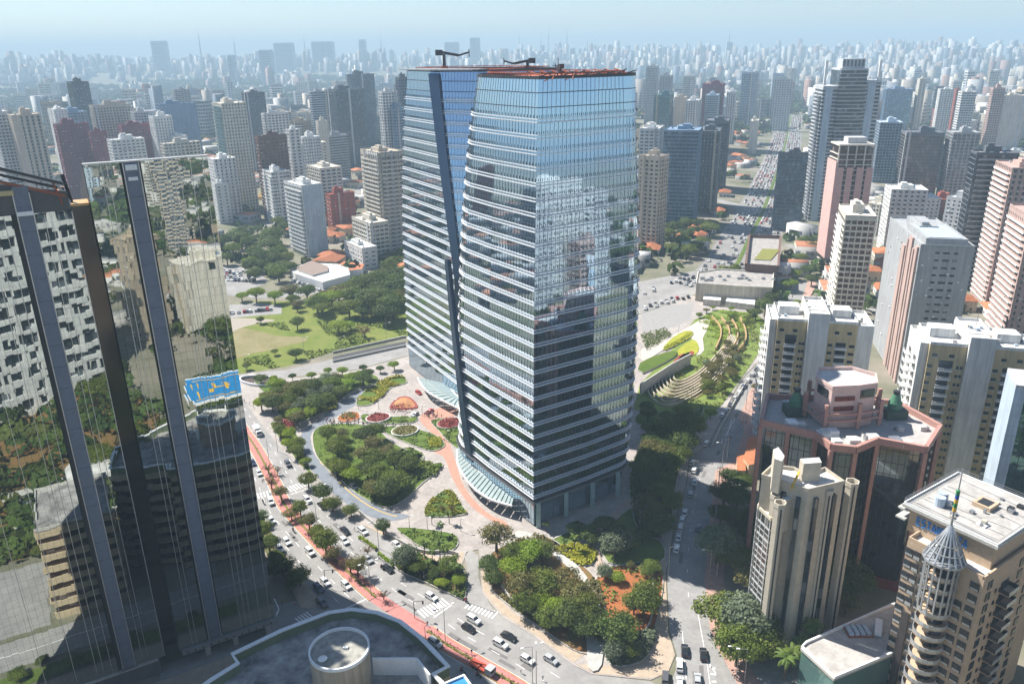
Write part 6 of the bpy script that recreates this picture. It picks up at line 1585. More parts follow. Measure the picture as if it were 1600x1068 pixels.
# ================================================================ trees
def tree_proto(name,kind,R,Hc,Ht,nq,leaf,lm,seed,trunkc=None):
    r=np.random.default_rng(seed); nc=int(nq/16)
    # limbs end in clumps
    if kind=='broad': c=r.normal(size=(nc,3)); c/=np.linalg.norm(c,axis=1)[:,None]; c[:,2]=np.abs(c[:,2])*.75-.12; rad_=r.uniform(.55,1.0,nc)**.6
    elif kind=='dense': c=r.normal(size=(nc,3)); c/=np.linalg.norm(c,axis=1)[:,None]; c[:,2]=c[:,2]*.8+.1; rad_=r.uniform(.35,1,nc)**.5
    elif kind=='sparse': c=r.normal(size=(nc,3)); c/=np.linalg.norm(c,axis=1)[:,None]; rad_=r.uniform(.3,1,nc)**.7; c[:,2]=c[:,2]*.7+.1
    else: c=r.normal(size=(nc,3)); c/=np.linalg.norm(c,axis=1)[:,None]; rad_=r.uniform(.3,1,nc)
    # lumpy outline: a few lobes swell
    lob=r.normal(size=(7,3)); lob/=np.linalg.norm(lob,axis=1)[:,None]; sw=np.max(c@lob.T,axis=1); sc=.72+.42*np.clip(sw,0,1)**3
    C=c*(rad_*sc)[:,None]*np.array([R,R,Hc/2]); C[:,2]+=Ht+Hc*.42
    N_=16; cl=np.repeat(C,N_,axis=0); cr=R*.23*(1.2 if kind!='sparse' else .9)
    off=r.normal(size=(len(cl),3)); off/=np.linalg.norm(off,axis=1)[:,None]; off*=(r.random(len(cl))**.5*cr)[:,None]; off[:,2]*=.65
    P=cl+off; out=P-np.array([0,0,Ht+Hc*.3]); out/=np.linalg.norm(out,axis=1)[:,None]
    n=out*.7+r.normal(size=P.shape)*.55+np.array([0,0,.35]); n/=np.linalg.norm(n,axis=1)[:,None]
    t=np.cross(n,r.normal(size=P.shape)); t/=np.linalg.norm(t,axis=1)[:,None]; bt=np.cross(n,t); s=leaf*r.uniform(.6,1.3,len(P))[:,None]
    V=np.stack([P-t*s,P-bt*s*.7,P+t*s,P+bt*s*.7],1).reshape(-1,3); F_=np.arange(len(V)).reshape(-1,4)
    root=empty(name,'x','tree'); ob('crown',tri_mesh('crown',V,F_,[lm]),root)
    b=MB(); bark=mat('bark',(.13,.1,.075),rough=.95,var=.25,scale=2); tr=R*.055+.08
    b.cyl(0,0,-.2,Ht+Hc*.25,tr*1.25,bark,7,tr*.7)
    for k in range(7 if kind!='sparse' else 12):
        q=C[r.integers(0,len(C))]; z0_=Ht*r.uniform(.6,1.0)+Hc*.05; b.bar((0,0,z0_),tuple(q*.9+np.array([0,0,Ht*.05])),tr*.7,tr*.7,bark)
    b.build('trunk',root); reg(root); return root
def palm_proto(seed,H=7):
    r=random.Random(seed); root=empty('palm_tree','x','palm'); bark=MATS['bark']; lm=MATS['leaf_palm']
    b=MB(); b.cyl(0,0,-.2,H,.22,bark,7,.15); b.build('trunk',root); b=MB()
    for k in range(16):
        a=2*pi*k/16+r.uniform(-.2,.2); el=r.uniform(-.1,.9); p=Vector((0,0,H)); L_=2.6*r.uniform(.8,1.1)
        for s in range(5):
            q=p+Vector((cos(a)*cos(el),sin(a)*cos(el),sin(el)))*L_/5; wd=.5*(1-s/5)+.12; sd=Vector((-sin(a),cos(a),0))
            for sg in (-1,1): b.poly([p,q,q+sd*sg*wd-Vector((0,0,.22)),p+sd*sg*wd*1.1-Vector((0,0,.22))],lm)
            p=q; el-=.34
    b.build('frond_crown',root); reg(root); return root
lD=leafmat('leaf_dark',(.07,.11,.025),(.14,.185,.04)); lM=leafmat('leaf_mid',(.1,.145,.02),(.2,.24,.04)); lY=leafmat('leaf_lime',(.18,.28,.02),(.32,.4,.04))
lO=leafmat('leaf_olive',(.14,.14,.035),(.23,.21,.07)); lG=leafmat('leaf_grey_green',(.12,.16,.09),(.22,.26,.16)); lR=leafmat('leaf_rust',(.14,.08,.035),(.2,.13,.06)); lP=leafmat('leaf_palm',(.07,.13,.02),(.16,.22,.04))
mat('bark',(.13,.1,.075),rough=.95,var=.25,scale=2)
TP=dict(dark=[tree_proto('evergreen_tree','dense',5,6.5,2.6,3600,.29,lD,1),tree_proto('evergreen_tree','broad',5,5.5,3,3400,.29,lD,2)],
 mid=[tree_proto('shade_tree','broad',5,5.5,3,3800,.27,lM,3),tree_proto('shade_tree','dense',4.6,6,2.5,3600,.27,lM,4)],
 lime=[tree_proto('lime_tree','broad',4.6,5,2.8,3200,.27,lY,5)],
 olive=[tree_proto('shade_tree','sparse',5,6,3,2600,.25,lO,6),tree_proto('shade_tree','broad',5,5,3,3000,.25,lO,7)],
 grey=[tree_proto('grey_tree','dense',4.6,6,2.6,3400,.28,lG,8)],
 rust=[tree_proto('bare_tree','sparse',4.6,5.5,2.6,1000,.22,lR,9)])
TP['palm']=[palm_proto(1),palm_proto(2,5.5)]
TW=dict(dark='dark green',mid='mid green',lime='bright lime-green',olive='olive brown',grey='grey-green',rust='thin rust-brown',palm='small')
TSIZE=dict(dark='dense',mid='round-crowned',lime='light-leaved',olive='open-crowned',grey='soft-leaved',rust='half-bare',palm='young')
first=set(); NT=0; TPOS=[]
def plant(kind,x,y,s,z=0.,label=None,grp='trees of the plaza and streets'):
    global NT
    i=rng.randrange(len(TP[kind])); k=(kind,i)
    t=TP[kind][i] if k not in first else copy_tree(TP[kind][i]); first.add(k)
    s*=.84
    if math.hypot(x,y)<230 and PX(x,y)[0]>1105 and PX(x,y)[1]>860: s*=1.25
    t.location=(x,y,z); t.rotation_euler[2]=rng.uniform(0,6.28); zz=s*rng.uniform(.88,1.15); t.scale=(s*rng.uniform(.9,1.1),s*rng.uniform(.9,1.1),zz)
    p=PX(x,y,3); sz='large' if s>1.35 else 'small' if s<.75 else ''
    t['label']=label or f"{sz} {TSIZE[kind]} {TW[kind]} {'palm' if kind=='palm' else 'tree'} {where(*p)}".strip().replace('  ',' ')
    t['label']=uniq(t['label'],*p)
    t['group']=grp; NT+=1; TPOS.append((x,y,s)); return t
def P_(kind,px,py,s,z=0.,label=None): g=G(px,py); plant(kind,g.x,g.y,s,z,label)
def grove(poly,n,kinds,sr,gap=4,z=.3,world=False,grp='trees of the plaza and streets',chk=False):
    P=[(p[0],p[1]) for p in (poly if world else W(poly))]; xs=[p[0] for p in P]; ys=[p[1] for p in P]; loc=[]; t=0
    while len(loc)<n and t<n*60:
        t+=1; x=rng.uniform(min(xs),max(xs)); y=rng.uniform(min(ys),max(ys))
        if not inside(x,y,P) or any((x-a)**2+(y-b_)**2<gap*gap for a,b_ in loc): continue
        if chk and not free(x,y,2): continue
        loc.append((x,y)); plant(rng.choice(kinds),x,y,rng.uniform(*sr),z,grp=grp)
# bases in the picture are placed where the trunks meet the ground
grove([(400,640),(430,610),(470,612),(590,592),(560,610),(520,632),(470,668),(440,655)],34,['mid','mid','lime','olive','grey','dark'],(.75,1.25),5)
grove([(400,600),(470,590),(630,575),(600,590),(470,600)],12,['mid','dark','lime'],(.5,.8),6)
grove([(505,690),(530,680),(600,690),(640,720),(650,750),(610,788),(560,770),(520,735)],20,['mid','mid','olive','lime','dark','mid'],(.8,1.25),5)
grove([(430,660),(456,676),(484,735),(470,725),(440,690)],9,['mid','lime','olive','mid'],(.5,.85),4.5)
grove([(480,760),(540,800),(560,815),(600,835),(580,830),(520,800)],6,['mid','dark','mid'],(.6,.95),6)
for px,py,k,s in ((425,765,'rust',.8),(440,780,'olive',.7),(470,805,'mid',.75),(484,828,'olive',.8),(496,838,'mid',.6),(510,865,'mid',1.05),(548,895,'rust',.8),(560,902,'olive',.85),(516,700,'mid',.5),(420,740,'rust',.6),
    (404,822,'dark',.8),(412,842,'mid',.8),(422,862,'dark',.85),(434,884,'mid',.7),(444,902,'dark',.8),(470,916,'mid',.9),(456,925,'dark',.5),(430,905,'dark',.7),(456,812,'olive',.6),(522,878,'olive',.7),(600,938,'rust',.5),(434,742,'rust',.5),
    (575,868,'rust',.5),(632,890,'grey',1.1),(650,898,'mid',.7),(700,898,'mid',.8),(716,915,'lime',.55),(690,918,'lime',.5),(680,905,'dark',.5),
    (776,862,'olive',1.5),(800,880,'mid',.9),(765,900,'dark',.9),(772,915,'dark',.8),(830,880,'lime',1.2),(848,875,'mid',.9),(800,905,'lime',1.1),(815,940,'olive',1.2),(850,930,'mid',1.2),(885,925,'olive',1.1),
    (840,955,'lime',.9),(870,968,'lime',1.05),(900,950,'olive',1.2),(915,970,'mid',1.1),(820,960,'mid',1.0),(855,985,'mid',.9),(890,985,'dark',1.1),(910,1000,'dark',.9),(800,930,'rust',.8),(925,985,'dark',.9),
    (960,870,'grey',1.25),(985,862,'mid',.6),(945,905,'grey',.7),(965,910,'lime',.6),(1005,965,'mid',1.2),(1010,940,'mid',.9),(990,960,'olive',.7),(965,1010,'dark',1.3),(975,990,'dark',.8),(960,1030,'grey',.8),(985,1030,'mid',.6),(1018,895,'mid',.6),(1010,905,'mid',.55),(985,890,'olive',.4),
    (1120,880,'grey',1.5),(1150,900,'mid',1.1),(1170,930,'olive',1.0),(1135,985,'mid',1.4),(1160,1000,'grey',1.5),(1150,1040,'mid',1.3),(1180,1010,'dark',1.3),(1200,985,'olive',1.3),(1230,965,'olive',1.5),(1190,1035,'mid',1.1),(1255,940,'olive',1.2),
    (1300,920,'dark',1.2),(1330,935,'dark',1.2),(1345,905,'grey',.8),(1320,960,'olive',.8),(1385,895,'lime',.7),(1360,880,'dark',.9),
    (1130,790,'dark',1.2),(1150,800,'dark',1.2),(1125,820,'dark',1.1),(1155,830,'dark',1.2),(1160,770,'dark',1.1),(1140,760,'dark',.9),(1175,850,'dark',1.1),(1130,850,'mid',.9),
    (1110,655,'lime',.7),(1180,500,'dark',1.0),(1195,492,'dark',1.3),(1205,478,'dark',1.3),(1245,478,'lime',.6),(1190,600,'lime',.6),(1182,612,'olive',.6),
    (463,562,'dark',.9),(408,506,'mid',.6),(386,578,'mid',.6),(430,555,'mid',.5),(530,520,'lime',1.3),(548,515,'lime',.9),(465,515,'mid',1.0),(570,528,'rust',1.2),(548,535,'mid',.5)):
    P_(k,px,py,s,.3)
for px,py in ((676,880),(688,876),(696,884),(710,892),(664,874),(670,892),(712,906),(854,832),(882,858),(898,862),(675,820),(702,818),(690,838)): P_('palm',px,py,rng.uniform(.7,1.05),.3)
for px,py in ((1235,1050),(1250,1030),(1225,1062),(1262,1018)): P_('palm',px,py,1.25,.1)
for px,py,k in ((692,800,'rust'),(706,802,'rust'),(692,905,'rust')): P_(k,px,py,.4,.4)
grove([(1042,840),(1060,740),(1090,670),(1056,670),(1010,710),(1000,790),(1020,850)],30,['dark','mid','mid','dark','olive'],(.9,1.4),5.5)
grove([(1040,700),(1085,680),(1050,670),(1020,690)],4,['lime','mid'],(.9,1.2),5)
grove([(880,840),(930,830),(1000,830),(1030,860),(940,860)],6,['dark','dark'],(.6,.9),6)
grove([(1090,620),(1105,575),(1150,530),(1165,545),(1150,590),(1120,630)],22,['grey','olive','mid','olive'],(.5,.9),4.5)
grove([(1085,500),(1120,480),(1185,490),(1195,510),(1160,530),(1120,515)],16,['mid','lime','olive'],(.35,.6),5)
grove([(1002,640),(1060,650),(1090,665),(1040,690),(1000,690)],8,['dark','mid','dark'],(.7,1.0),6)
# the park behind the field
grove([(360,470),(440,480),(520,500),(620,500),(640,440),(600,445),(560,455),(500,470),(440,470)],36,['mid','lime','mid','olive','dark'],(1.0,1.9),9,grp='trees of the park behind the field')
grove([(570,480),(590,450),(630,460),(636,500),(600,515)],12,['dark','olive','dark'],(1.5,2.3),8,grp='trees of the park behind the field')
grove([(380,420),(440,400),(460,425),(440,450),(400,440)],12,['dark','mid'],(1.2,1.8),9,grp='trees of the park behind the field')
grove([(345,380),(440,340),(455,400),(400,420),(345,420)],18,['dark','mid','dark'],(1.2,2.2),11,grp='trees of the park behind the field')
grove([(590,405),(640,400),(640,440),(600,430)],8,['mid','dark'],(1.2,1.7),8,grp='trees of the park behind the field')
grove([(1040,370),(1100,350),(1130,380),(1090,410),(1050,400)],16,['dark','mid'],(1.2,1.9),10,grp='trees along the jammed avenue',chk=True)
P_('dark',1185,462,1.6,.1); P_('dark',1200,470,1.5,.1); P_('lime',1110,440,1.3,.1); P_('mid',1130,436,1.4,.1); P_('mid',1148,432,1.3,.1)
grove([(1215,430),(1230,400),(1270,380),(1270,470),(1240,480)],10,['mid','lime','dark'],(1.,1.6),10,grp='trees along the jammed avenue',chk=True)
# gardens below the viewpoint
FWp=lambda *a:[tuple(FW(*p).xy) for p in a]
GB='trees of the gardens below the viewpoint, seen in the mirror facade'
grove(FWp((-90,14),(-8,14),(-8,19),(-90,19)),10,['mid','dark'],(.4,.6),5,world=True,grp=GB)
grove(FWp((-130,75),(-20,75),(0,130),(-20,240),(-140,220)),14,['mid','dark','mid','olive','lime'],(1.0,1.8),8,world=True,grp=GB,chk=True)
grove(FWp((0,112),(50,112),(100,330),(40,300)),8,['mid','dark','olive'],(1.1,2.0),9,world=True,grp=GB,chk=True)
for i in range(26):
    p=FW(-108+i%13*4.2,42 if i<13 else 58); car(('hatch','sedan','suv')[i%3],('white','silver','white','black','white','grey','red')[i%7],p.x,p.y,150,'car in the yard below the mirror facade, seen only by reflection','cars in the hidden yard',.1) if 'car' in globals() else None
# tree mass for everywhere else
def tree_mass(name,n,azr,dr,s=(3,7),chk=True,label='distant green tree canopy between the blocks',poly=None):
    a=np.radians(RNG.uniform(*azr,n)); d=np.sqrt(RNG.uniform(dr[0]**2,dr[1]**2,n)); x=d*np.sin(a); y=d*np.cos(a)
    if poly:
        x=RNG.uniform(min(p[0] for p in poly),max(p[0] for p in poly),n); y=RNG.uniform(min(p[1] for p in poly),max(p[1] for p in poly),n); kk=np.array([inside(x[i],y[i],poly) for i in range(n)]); x,y=x[kk],y[kk]; n=len(x); d=np.hypot(x,y); dr=(100,0)
    cl=np.sin(x*.011+1.3*np.sin(y*.008))+np.sin(y*.013+1.1*np.sin(x*.006)); keep=(cl+RNG.normal(0,.6,n))>(-.2 if not poly else -1.5)
    if chk: keep&=np.array([not reserved(x[i],y[i]) for i in range(n)])
    x,y,d=x[keep],y[keep],d[keep]; n=len(x); K=70 if poly else 18 if dr[0]<1200 else 8
    R_=RNG.uniform(*s,n)
    o=RNG.normal(size=(n,K,3)); o/=np.linalg.norm(o,axis=2)[:,:,None]; o[:,:,2]=np.abs(o[:,:,2])
    C=np.stack([x,y,ridge_z(d,x,y)+R_*.55],1)[:,None,:]+o*(R_[:,None,None])*np.array([1,1,.75])
    nn=o+RNG.normal(size=o.shape)*.3; nn/=np.linalg.norm(nn,axis=2)[:,:,None]; t=np.cross(nn,RNG.normal(size=o.shape)); t/=np.linalg.norm(t,axis=2)[:,:,None]; bt=np.cross(nn,t)
    s_=(R_*(.2 if K==70 else .42 if K==18 else .62))[:,None,None]*RNG.uniform(.7,1.3,(n,K,1))
    V=np.stack([C-t*s_,C-bt*s_,C+t*s_,C+bt*s_],2).reshape(-1,3); F_=np.arange(len(V)).reshape(-1,4)
    tint=np.repeat(RNG.uniform(.6,1.5,(n,1))*np.stack([RNG.uniform(.8,1.3,n),np.ones(n),RNG.uniform(.7,1.1,n)],1),K,axis=0)
    ob(name,tri_mesh(name,V,F_,[mat('leaf_mass',(.05,.075,.022),rough=.9,var=.3,scale=.2,attr=True,spec=.1)],tint=tint),kind='stuff',label=label,cat='tree canopy')
tree_mass('tree_canopy',2600,(-44,48),(430,1300),(3.5,6.5))
tree_mass('tree_canopy',13000,(-42,44),(1300,2600),(5,9))
tree_mass('tree_canopy',26000,(-41,42),(2300,4700),(7,13),chk=False,label='broad hazy belt of treetops below the skyline')
tree_mass('tree_canopy',9000,(50,250),(60,1100),(4,8),label='treetops outside the frame, reflected in the glass')
tree_mass('tree_canopy',1500,(-115,-44),(260,1100),(4,8),label='treetops left of the frame, reflected in the glass')
for P_o in (((-130,75),(-20,75),(0,130),(-20,240),(-140,220)),((0,112),(50,112),(100,330),(40,300))): tree_mass('tree_canopy',420,(0,1),(1,2),(3.5,6.5),chk=False,label='garden treetops below the viewpoint, seen in the mirror facade',poly=FWp(*P_o))
# low planting scattered over beds: leaf-sized faces
def scatter(name,polyw,n,s,m,label,z=.45,h=.6,patch=0):
    Q=[(p[0],p[1]) for p in polyw]; xs=[p[0] for p in Q]; ys=[p[1] for p in Q]; x=RNG.uniform(min(xs),max(xs),n*3); y=RNG.uniform(min(ys),max(ys),n*3)
    k=[i for i in range(n*3) if inside(x[i],y[i],Q)]
    if patch: k=[i for i in k if sin(x[i]*patch)+sin(y[i]*patch*1.3+x[i]*.2)>-.1]
    k=k[:n]; 
    if not k: return
    P=np.stack([x[k],y[k],z+RNG.uniform(0,h,len(k))],1); r=RNG; nn=r.normal(size=P.shape)*.6+np.array([0,0,1]); nn/=np.linalg.norm(nn,axis=1)[:,None]
    t=np.cross(nn,r.normal(size=P.shape)); t/=np.linalg.norm(t,axis=1)[:,None]; bt=np.cross(nn,t); q=s*r.uniform(.6,1.4,len(P))[:,None]
    V=np.stack([P-t*q,P-bt*q,P+t*q,P+bt*q],1).reshape(-1,3); ob(name,tri_mesh(name,V,np.arange(len(V)).reshape(-1,4),[m]),kind='stuff',label=label,cat='ground cover')
lawnl=mat('lawn_tufts',(.09,.15,.025),rough=.9,col2=(.17,.22,.05),scale=.3,spec=.1)
for k in ('L1','L2','L3','L9','low','tri','woods','verge','grove'): scatter('ground_cover',BEDS[k],900,.28,lawnl,'low green ground cover on the plaza beds',h=.25,patch=.9)
yl=leafmat('leaf_yellow_green',(.25,.27,.015),(.4,.38,.03))
for c_,r_,n_,m_,lb in (((591,655),4.4,420,redpl,'red plants of the round bed'),((633,675),4.7,420,lO,'brown plants of the round planter'),((703,663),4.7,420,redpl,'dark red plants by the tower foot'),((545,651),3.5,200,lM,'green clumps on the small orange bed'),((625,640),5,160,redpl,'red plants round the orange mound')):
    g=G(*c_); scatter('shrubbery',[(g.x+r_*cos(k/12*6.283),g.y+r_*sin(k/12*6.283)) for k in range(12)],n_,.3,m_,lb,z=.9 if c_[0]!=545 else .45,h=.6)
scatter('shrubbery',BEDS['yel'],2600,.35,yl,'bright yellow-green shrubs on the sloping bed',h=.9,patch=.5)
scatter('shrubbery',BEDS['verge'],1400,.35,yl,'yellow-green shrubs along the avenue verge',h=.8,patch=.45)
scatter('shrubbery',W([(478,620),(500,618),(530,622),(525,640),(490,650)]),1500,.4,yl,'yellow-green shrubs below the upper wood',h=1.2)
scatter('shrubbery',W([(668,686),(690,686),(690,700),(672,700)]),500,.3,yl,'yellow shrub on the oval lawn',h=.9)
scatter('shrubbery',BEDS['isl'],1600,.35,lP,'lush low plants on the palm island',h=.8)
scatter('shrubbery',BEDS['b1'],900,.25,lY,'clipped green hedge of the upper bay divider',h=.7); scatter('shrubbery',BEDS['b2'],700,.25,lY,'clipped green hedge of the lower bay divider',h=.7)
scatter('shrubbery',BEDS['tri'],900,.3,yl,'yellow plants on the triangular bed',h=.7,patch=.8)
scatter('shrubbery',BEDS['red2'],1800,.35,yl,'yellow-green shrubs by the white path',h=.9)
scatter('shrubbery',BEDS['park'],3000,.4,lO,'brushy undergrowth of the corner wood',h=1.2,patch=.3)
scatter('shrubbery',BEDS['red'],700,.35,lM,'green clumps on the red soil',h=.9,patch=.35)
scatter('shrubbery',BEDS['corner'],1600,.4,lG,'leafy shrubs at the corner bed',h=1.3)
scatter('shrubbery',BEDS['st'],3000,.4,lD,'dark undergrowth beside the street',h=1.)
scatter('shrubbery',W([(640,725),(656,722),(690,730),(680,745),(655,750),(620,790),(600,790),(560,770),(580,760),(620,765)]),2600,.38,lM,'dark shrubs at the lower rim of the plaza grove',h=1.3)
scatter('shrubbery',W([(643,722),(686,726),(684,742),(655,742)]),900,.32,yl,'yellow shrubs at the right rim of the plaza grove',h=.9,patch=.7)
scatter('shrubbery',W([(1036,545),(1082,520),(1080,528),(1040,550)]),900,.3,yl,'yellow planting on the garden slope',z=.9,h=.5)
scatter('shrubbery',W([(1050,590),(1110,548),(1150,520),(1180,500),(1190,540),(1160,585),(1120,640),(1060,640),(1030,625)]),5200,.36,lO,'mixed planting on the curved terraces',h=1.4,patch=.35)
scatter('shrubbery',W([(1090,500),(1130,486),(1180,492),(1195,505),(1150,528),(1110,540)]),3000,.36,lY,'light green planting on the upper terraces',h=1.0,patch=.4)
scatter('shrubbery',W([(438,660),(458,660),(462,672),(445,676)]),500,.35,mat('red_leaf_shrub',(.25,.02,.03),col2=(.35,.05,.05),rough=.7),'crimson shrubs on the avenue verge',h=1.2)
scatter('shrubbery',W([(1000,525),(1040,515),(1050,525),(1010,550)]),900,.4,lM,'green shrubs beside the garden ramp',h=1.4)
for (a,b_) in ((0,j1),(j2,len(MED))):
    L=MED[a:b_]; Q=[(p.x-.6,p.y-.3) for p in L]+[(p.x+.6,p.y+.3) for p in L[::-1]]
    scatter('shrubbery',Q,1500,.22,lO,'brown-green hedge plants between the red cycle lanes',z=.2,h=.5)
scatter('grass',W([(400,505),(520,500),(640,490),(640,520),(520,550),(450,572),(380,582),(380,560),(440,550),(520,545),(530,525),(440,515)]),6000,.5,mat('field_tufts',(.12,.18,.03),rough=.95,col2=(.2,.22,.05),scale=.1,spec=.1),'rough grass tufts of the mown field',z=.05,h=.2,patch=.12)
# ================================================================ vehicles
carglass=glassmat('car_glass',(.05,.06,.07),metal=.5,rough=.06)
def carpaint(n,c): 
    m=mat('car_paint_'+n,c,rough=.28,var=.02,spec=.6); return m
CP={n:carpaint(n,c) for n,c in dict(white=(.75,.75,.74),silver=(.42,.43,.44),black=(.015,.015,.017),grey=(.1,.1,.11),red=(.4,.02,.02),navy=(.02,.035,.09),beige=(.4,.34,.25)).items()}
def car_mesh(kind):
    """half-profile lofted across the width: lower body, shoulders, cabin"""
    if kind=='hatch': prof=[(-2.0,.35),(-2.05,.75),(-1.9,1.0),(1.1,1.0),(1.95,.82),(2.05,.5),(1.98,.3)]; cab=[(-1.85,1.0),(-1.6,1.48),(.15,1.5),(1.0,1.0)]
    elif kind=='sedan': prof=[(-2.25,.35),(-2.3,.8),(-2.1,.98),(1.2,.98),(2.2,.8),(2.3,.5),(2.2,.3)]; cab=[(-1.75,.98),(-1.05,1.42),(.2,1.44),(1.1,.98)]
    else: prof=[(-2.25,.4),(-2.3,.9),(-2.15,1.12),(1.3,1.12),(2.15,1.0),(2.3,.6),(2.2,.35)]; cab=[(-2.1,1.12),(-1.9,1.68),(.35,1.7),(1.15,1.12)]
    def loft(b,pr,w0,w1,m,top=None):
        n=len(pr); 
        for s in (-1,1):
            pts=[(x,s*(w0 if z<.9 else w1),z) for x,z in pr]; b.poly(pts if s<0 else pts[::-1],m)
        for i in range(n-1):
            a,c=pr[i],pr[i+1]; wa=w0 if a[1]<.9 else w1; wc=w0 if c[1]<.9 else w1
            b.poly([(a[0],wa,a[1]),(c[0],wc,c[1]),(c[0],-wc,c[1]),(a[0],-wa,a[1])],m)
        a,c=pr[0],pr[-1]; b.poly([(a[0],-w0,a[1]),(c[0],-w0,c[1]),(c[0],w0,c[1]),(a[0],w0,a[1])],m)
    return prof,cab,loft
def make_car(kind,col):
    prof,cab,loft=car_mesh(kind); pm=CP[col]; r=empty('parked_car' if 0 else 'car','x','car')
    b=MB(); loft(b,prof,.88,.84,pm); b.build('body',r)
    b=MB(); z0_,z1=cab[0][1],cab[1][1]; (xa,_),(xb,_),(xc,_),(xd,_)=cab; w0,w1=.82,.66
    b.hull([(xa,-w0,z0_),(xd,-w0,z0_),(xd,w0,z0_),(xa,w0,z0_),(xb,-w1,z1-.04),(xc,-w1,z1-.04),(xc,w1,z1-.04),(xb,w1,z1-.04)],carglass); b.build('windows',r)
    b=MB(); b.hull([(xb-.06,-w1-.03,z1-.05),(xc+.06,-w1-.03,z1-.05),(xc+.06,w1+.03,z1-.05),(xb-.06,w1+.03,z1-.05),(xb+.08,-w1+.06,z1+.03),(xc-.1,-w1+.06,z1+.03),(xc-.1,w1-.06,z1+.03),(xb+.08,w1-.06,z1+.03)],pm)
    for s in (-1,1):
        for (x0,zz0,x1,zz1) in ((xa,z0_,xb,z1),(xd,z0_,xc,z1),((xb+xc)/2-.1,z0_,(xb+xc)/2-.1,z1)): b.bar((x0,s*(w0+.01),zz0),(x1,s*(w1+.02),zz1),.09,.07,pm)
    b.build('roof',r)
    for x in (-1.35,1.35):
        for s in (-1,1):
            b=MB(); n=10; y0=s*.72; y1=s*.9
            P0=[(x+.33*cos(2*pi*k/n),y0,.33+.33*sin(2*pi*k/n)) for k in range(n)]; P1_=[(p[0],y1,p[2]) for p in P0]
            b.poly(P1_ if s<0 else P1_[::-1],black)
            for k in range(n): q=(k+1)%n; b.poly([P0[k],P0[q],P1_[q],P1_[k]],black)
            b.poly([(x+.18*cos(2*pi*k/8),y1+s*.01,.33+.18*sin(2*pi*k/8)) for k in range(8)],steel); b.build('wheel',r)
    for s in (-1,1):
        b=MB(); b.box(prof[4][0]-.05,prof[4][0]+.08,s*.72-.14,s*.72+.14,.6,.76,whitep); b.build('headlight',r)
        b=MB(); b.box(prof[1][0]-.04,prof[1][0]+.1,s*.72-.12,s*.72+.12,.7,.88,mat('tail_red',(.3,.01,.01),rough=.3)); b.build('tail_light',r)
    b=MB(); b.box(prof[5][0]-.02,prof[5][0]+.05,-.6,.6,.34,.5,darkm); b.build('bumper',r)
    reg(r); return r
CARP={}
CAN={'white':'white','silver':'silver','black':'black','grey':'dark grey','red':'red','navy':'navy','beige':'beige'}
KN={'hatch':'hatchback','sedan':'saloon','suv':'suv'}
def car(kind,col,x,y,heading,label,grp,z=.03):
    k=(kind,col)
    if k not in CARP: CARP[k]=make_car(kind,col); c=CARP[k]
    else: c=copy_tree(CARP[k])
    c.location=(x,y,z); c.rotation_euler=(0,0,rad(90-heading)); c['label']=uniq(label,*PX(x,y)); c['group']=grp; return c
def head_at(P,g,flip=False):
    i=min(range(len(P)-1),key=lambda i:(P[i]-g).length); d=P[i+1]-P[i]; a=math.degrees(math.atan2(d.x,d.y)); return a+(180 if flip else 0)
NC=[0]
def carp(px,py,col,kind,line=MED,flip=False,extra='',dh=0,grp='cars on the curved avenue',verb='driving'):
    g=G(px,py,.7); g.z=0; h=head_at(line,g,flip)+dh
    car(kind,col,g.x,g.y,h,f"{CAN[col]} {KN[kind]} {verb} {extra or where(px,py)}",grp); NC[0]+=1
for a in ((395,722,'navy','sedan'),(405,738,'white','hatch'),(423,783,'white','suv'),(424,812,'white','hatch'),(448,845,'white','hatch'),(484,861,'white','suv'),(508,908,'white','hatch'),(541,913,'white','hatch'),(498,918,'navy','suv'),(503,941,'grey','suv'),(449,722,'silver','hatch'),
          (653,1000,'silver','suv'),(437,856,'white','hatch')): carp(*a,extra='on the near carriageway, '+where(a[0],a[1]))
carp(680,1003,'silver','suv',extra='on the near carriageway beside the roof parapet')
for a in ((450,724,'grey','suv'),(480,780,'white','suv'),(503,789,'black','sedan'),(500,826,'white','hatch'),(539,828,'black','sedan'),(538,844,'white','hatch'),(567,829,'white','suv'),(575,873,'silver','hatch'),(606,887,'black','sedan'),
          (620,850,'white','sedan'),(674,931,'white','hatch'),(740,967,'white','suv'),(732,980,'black','hatch'),(795,993,'black','sedan'),(782,1005,'white','suv'),(824,1029,'white','hatch'),(861,1029,'silver','hatch'),(476,722,'grey','hatch')): carp(*a,extra='on the plaza-side carriageway, '+where(a[0],a[1]))
for a in ((528,744,'black','suv'),(553,759,'silver','sedan')): carp(*a,extra='on the blue driveway by the grove',grp='cars on the plaza driveway')
carp(654,613,'red','hatch',extra='alone on the open upper paving',grp='cars on the plaza driveway',verb='parked'); carp(671,642,'red','sedan',extra='near the gathered people',dh=60,grp='cars on the plaza driveway',verb='stopped'); carp(648,647,'silver','hatch',extra='by the round planters',dh=60,grp='cars on the plaza driveway',verb='stopped')
for i,(px,py,c,k) in enumerate(((1079,722,'white','hatch'),(1082,734,'white','suv'),(1083,752,'white','sedan'),(1076,771,'silver','hatch'),(1067,800,'white','sedan'),(1063,811,'white','hatch'),(1060,824,'white','suv'),(1057,838,'white','sedan'),(1054,856,'white','suv'))):
    carp(px+3,py,c,k,ST,extra=f"{['first','second','third','fourth','fifth','sixth','seventh','eighth','last'][i]} in the kerbside row, counted from the street bend",grp='white cars parked in the shaded street',verb='parked')
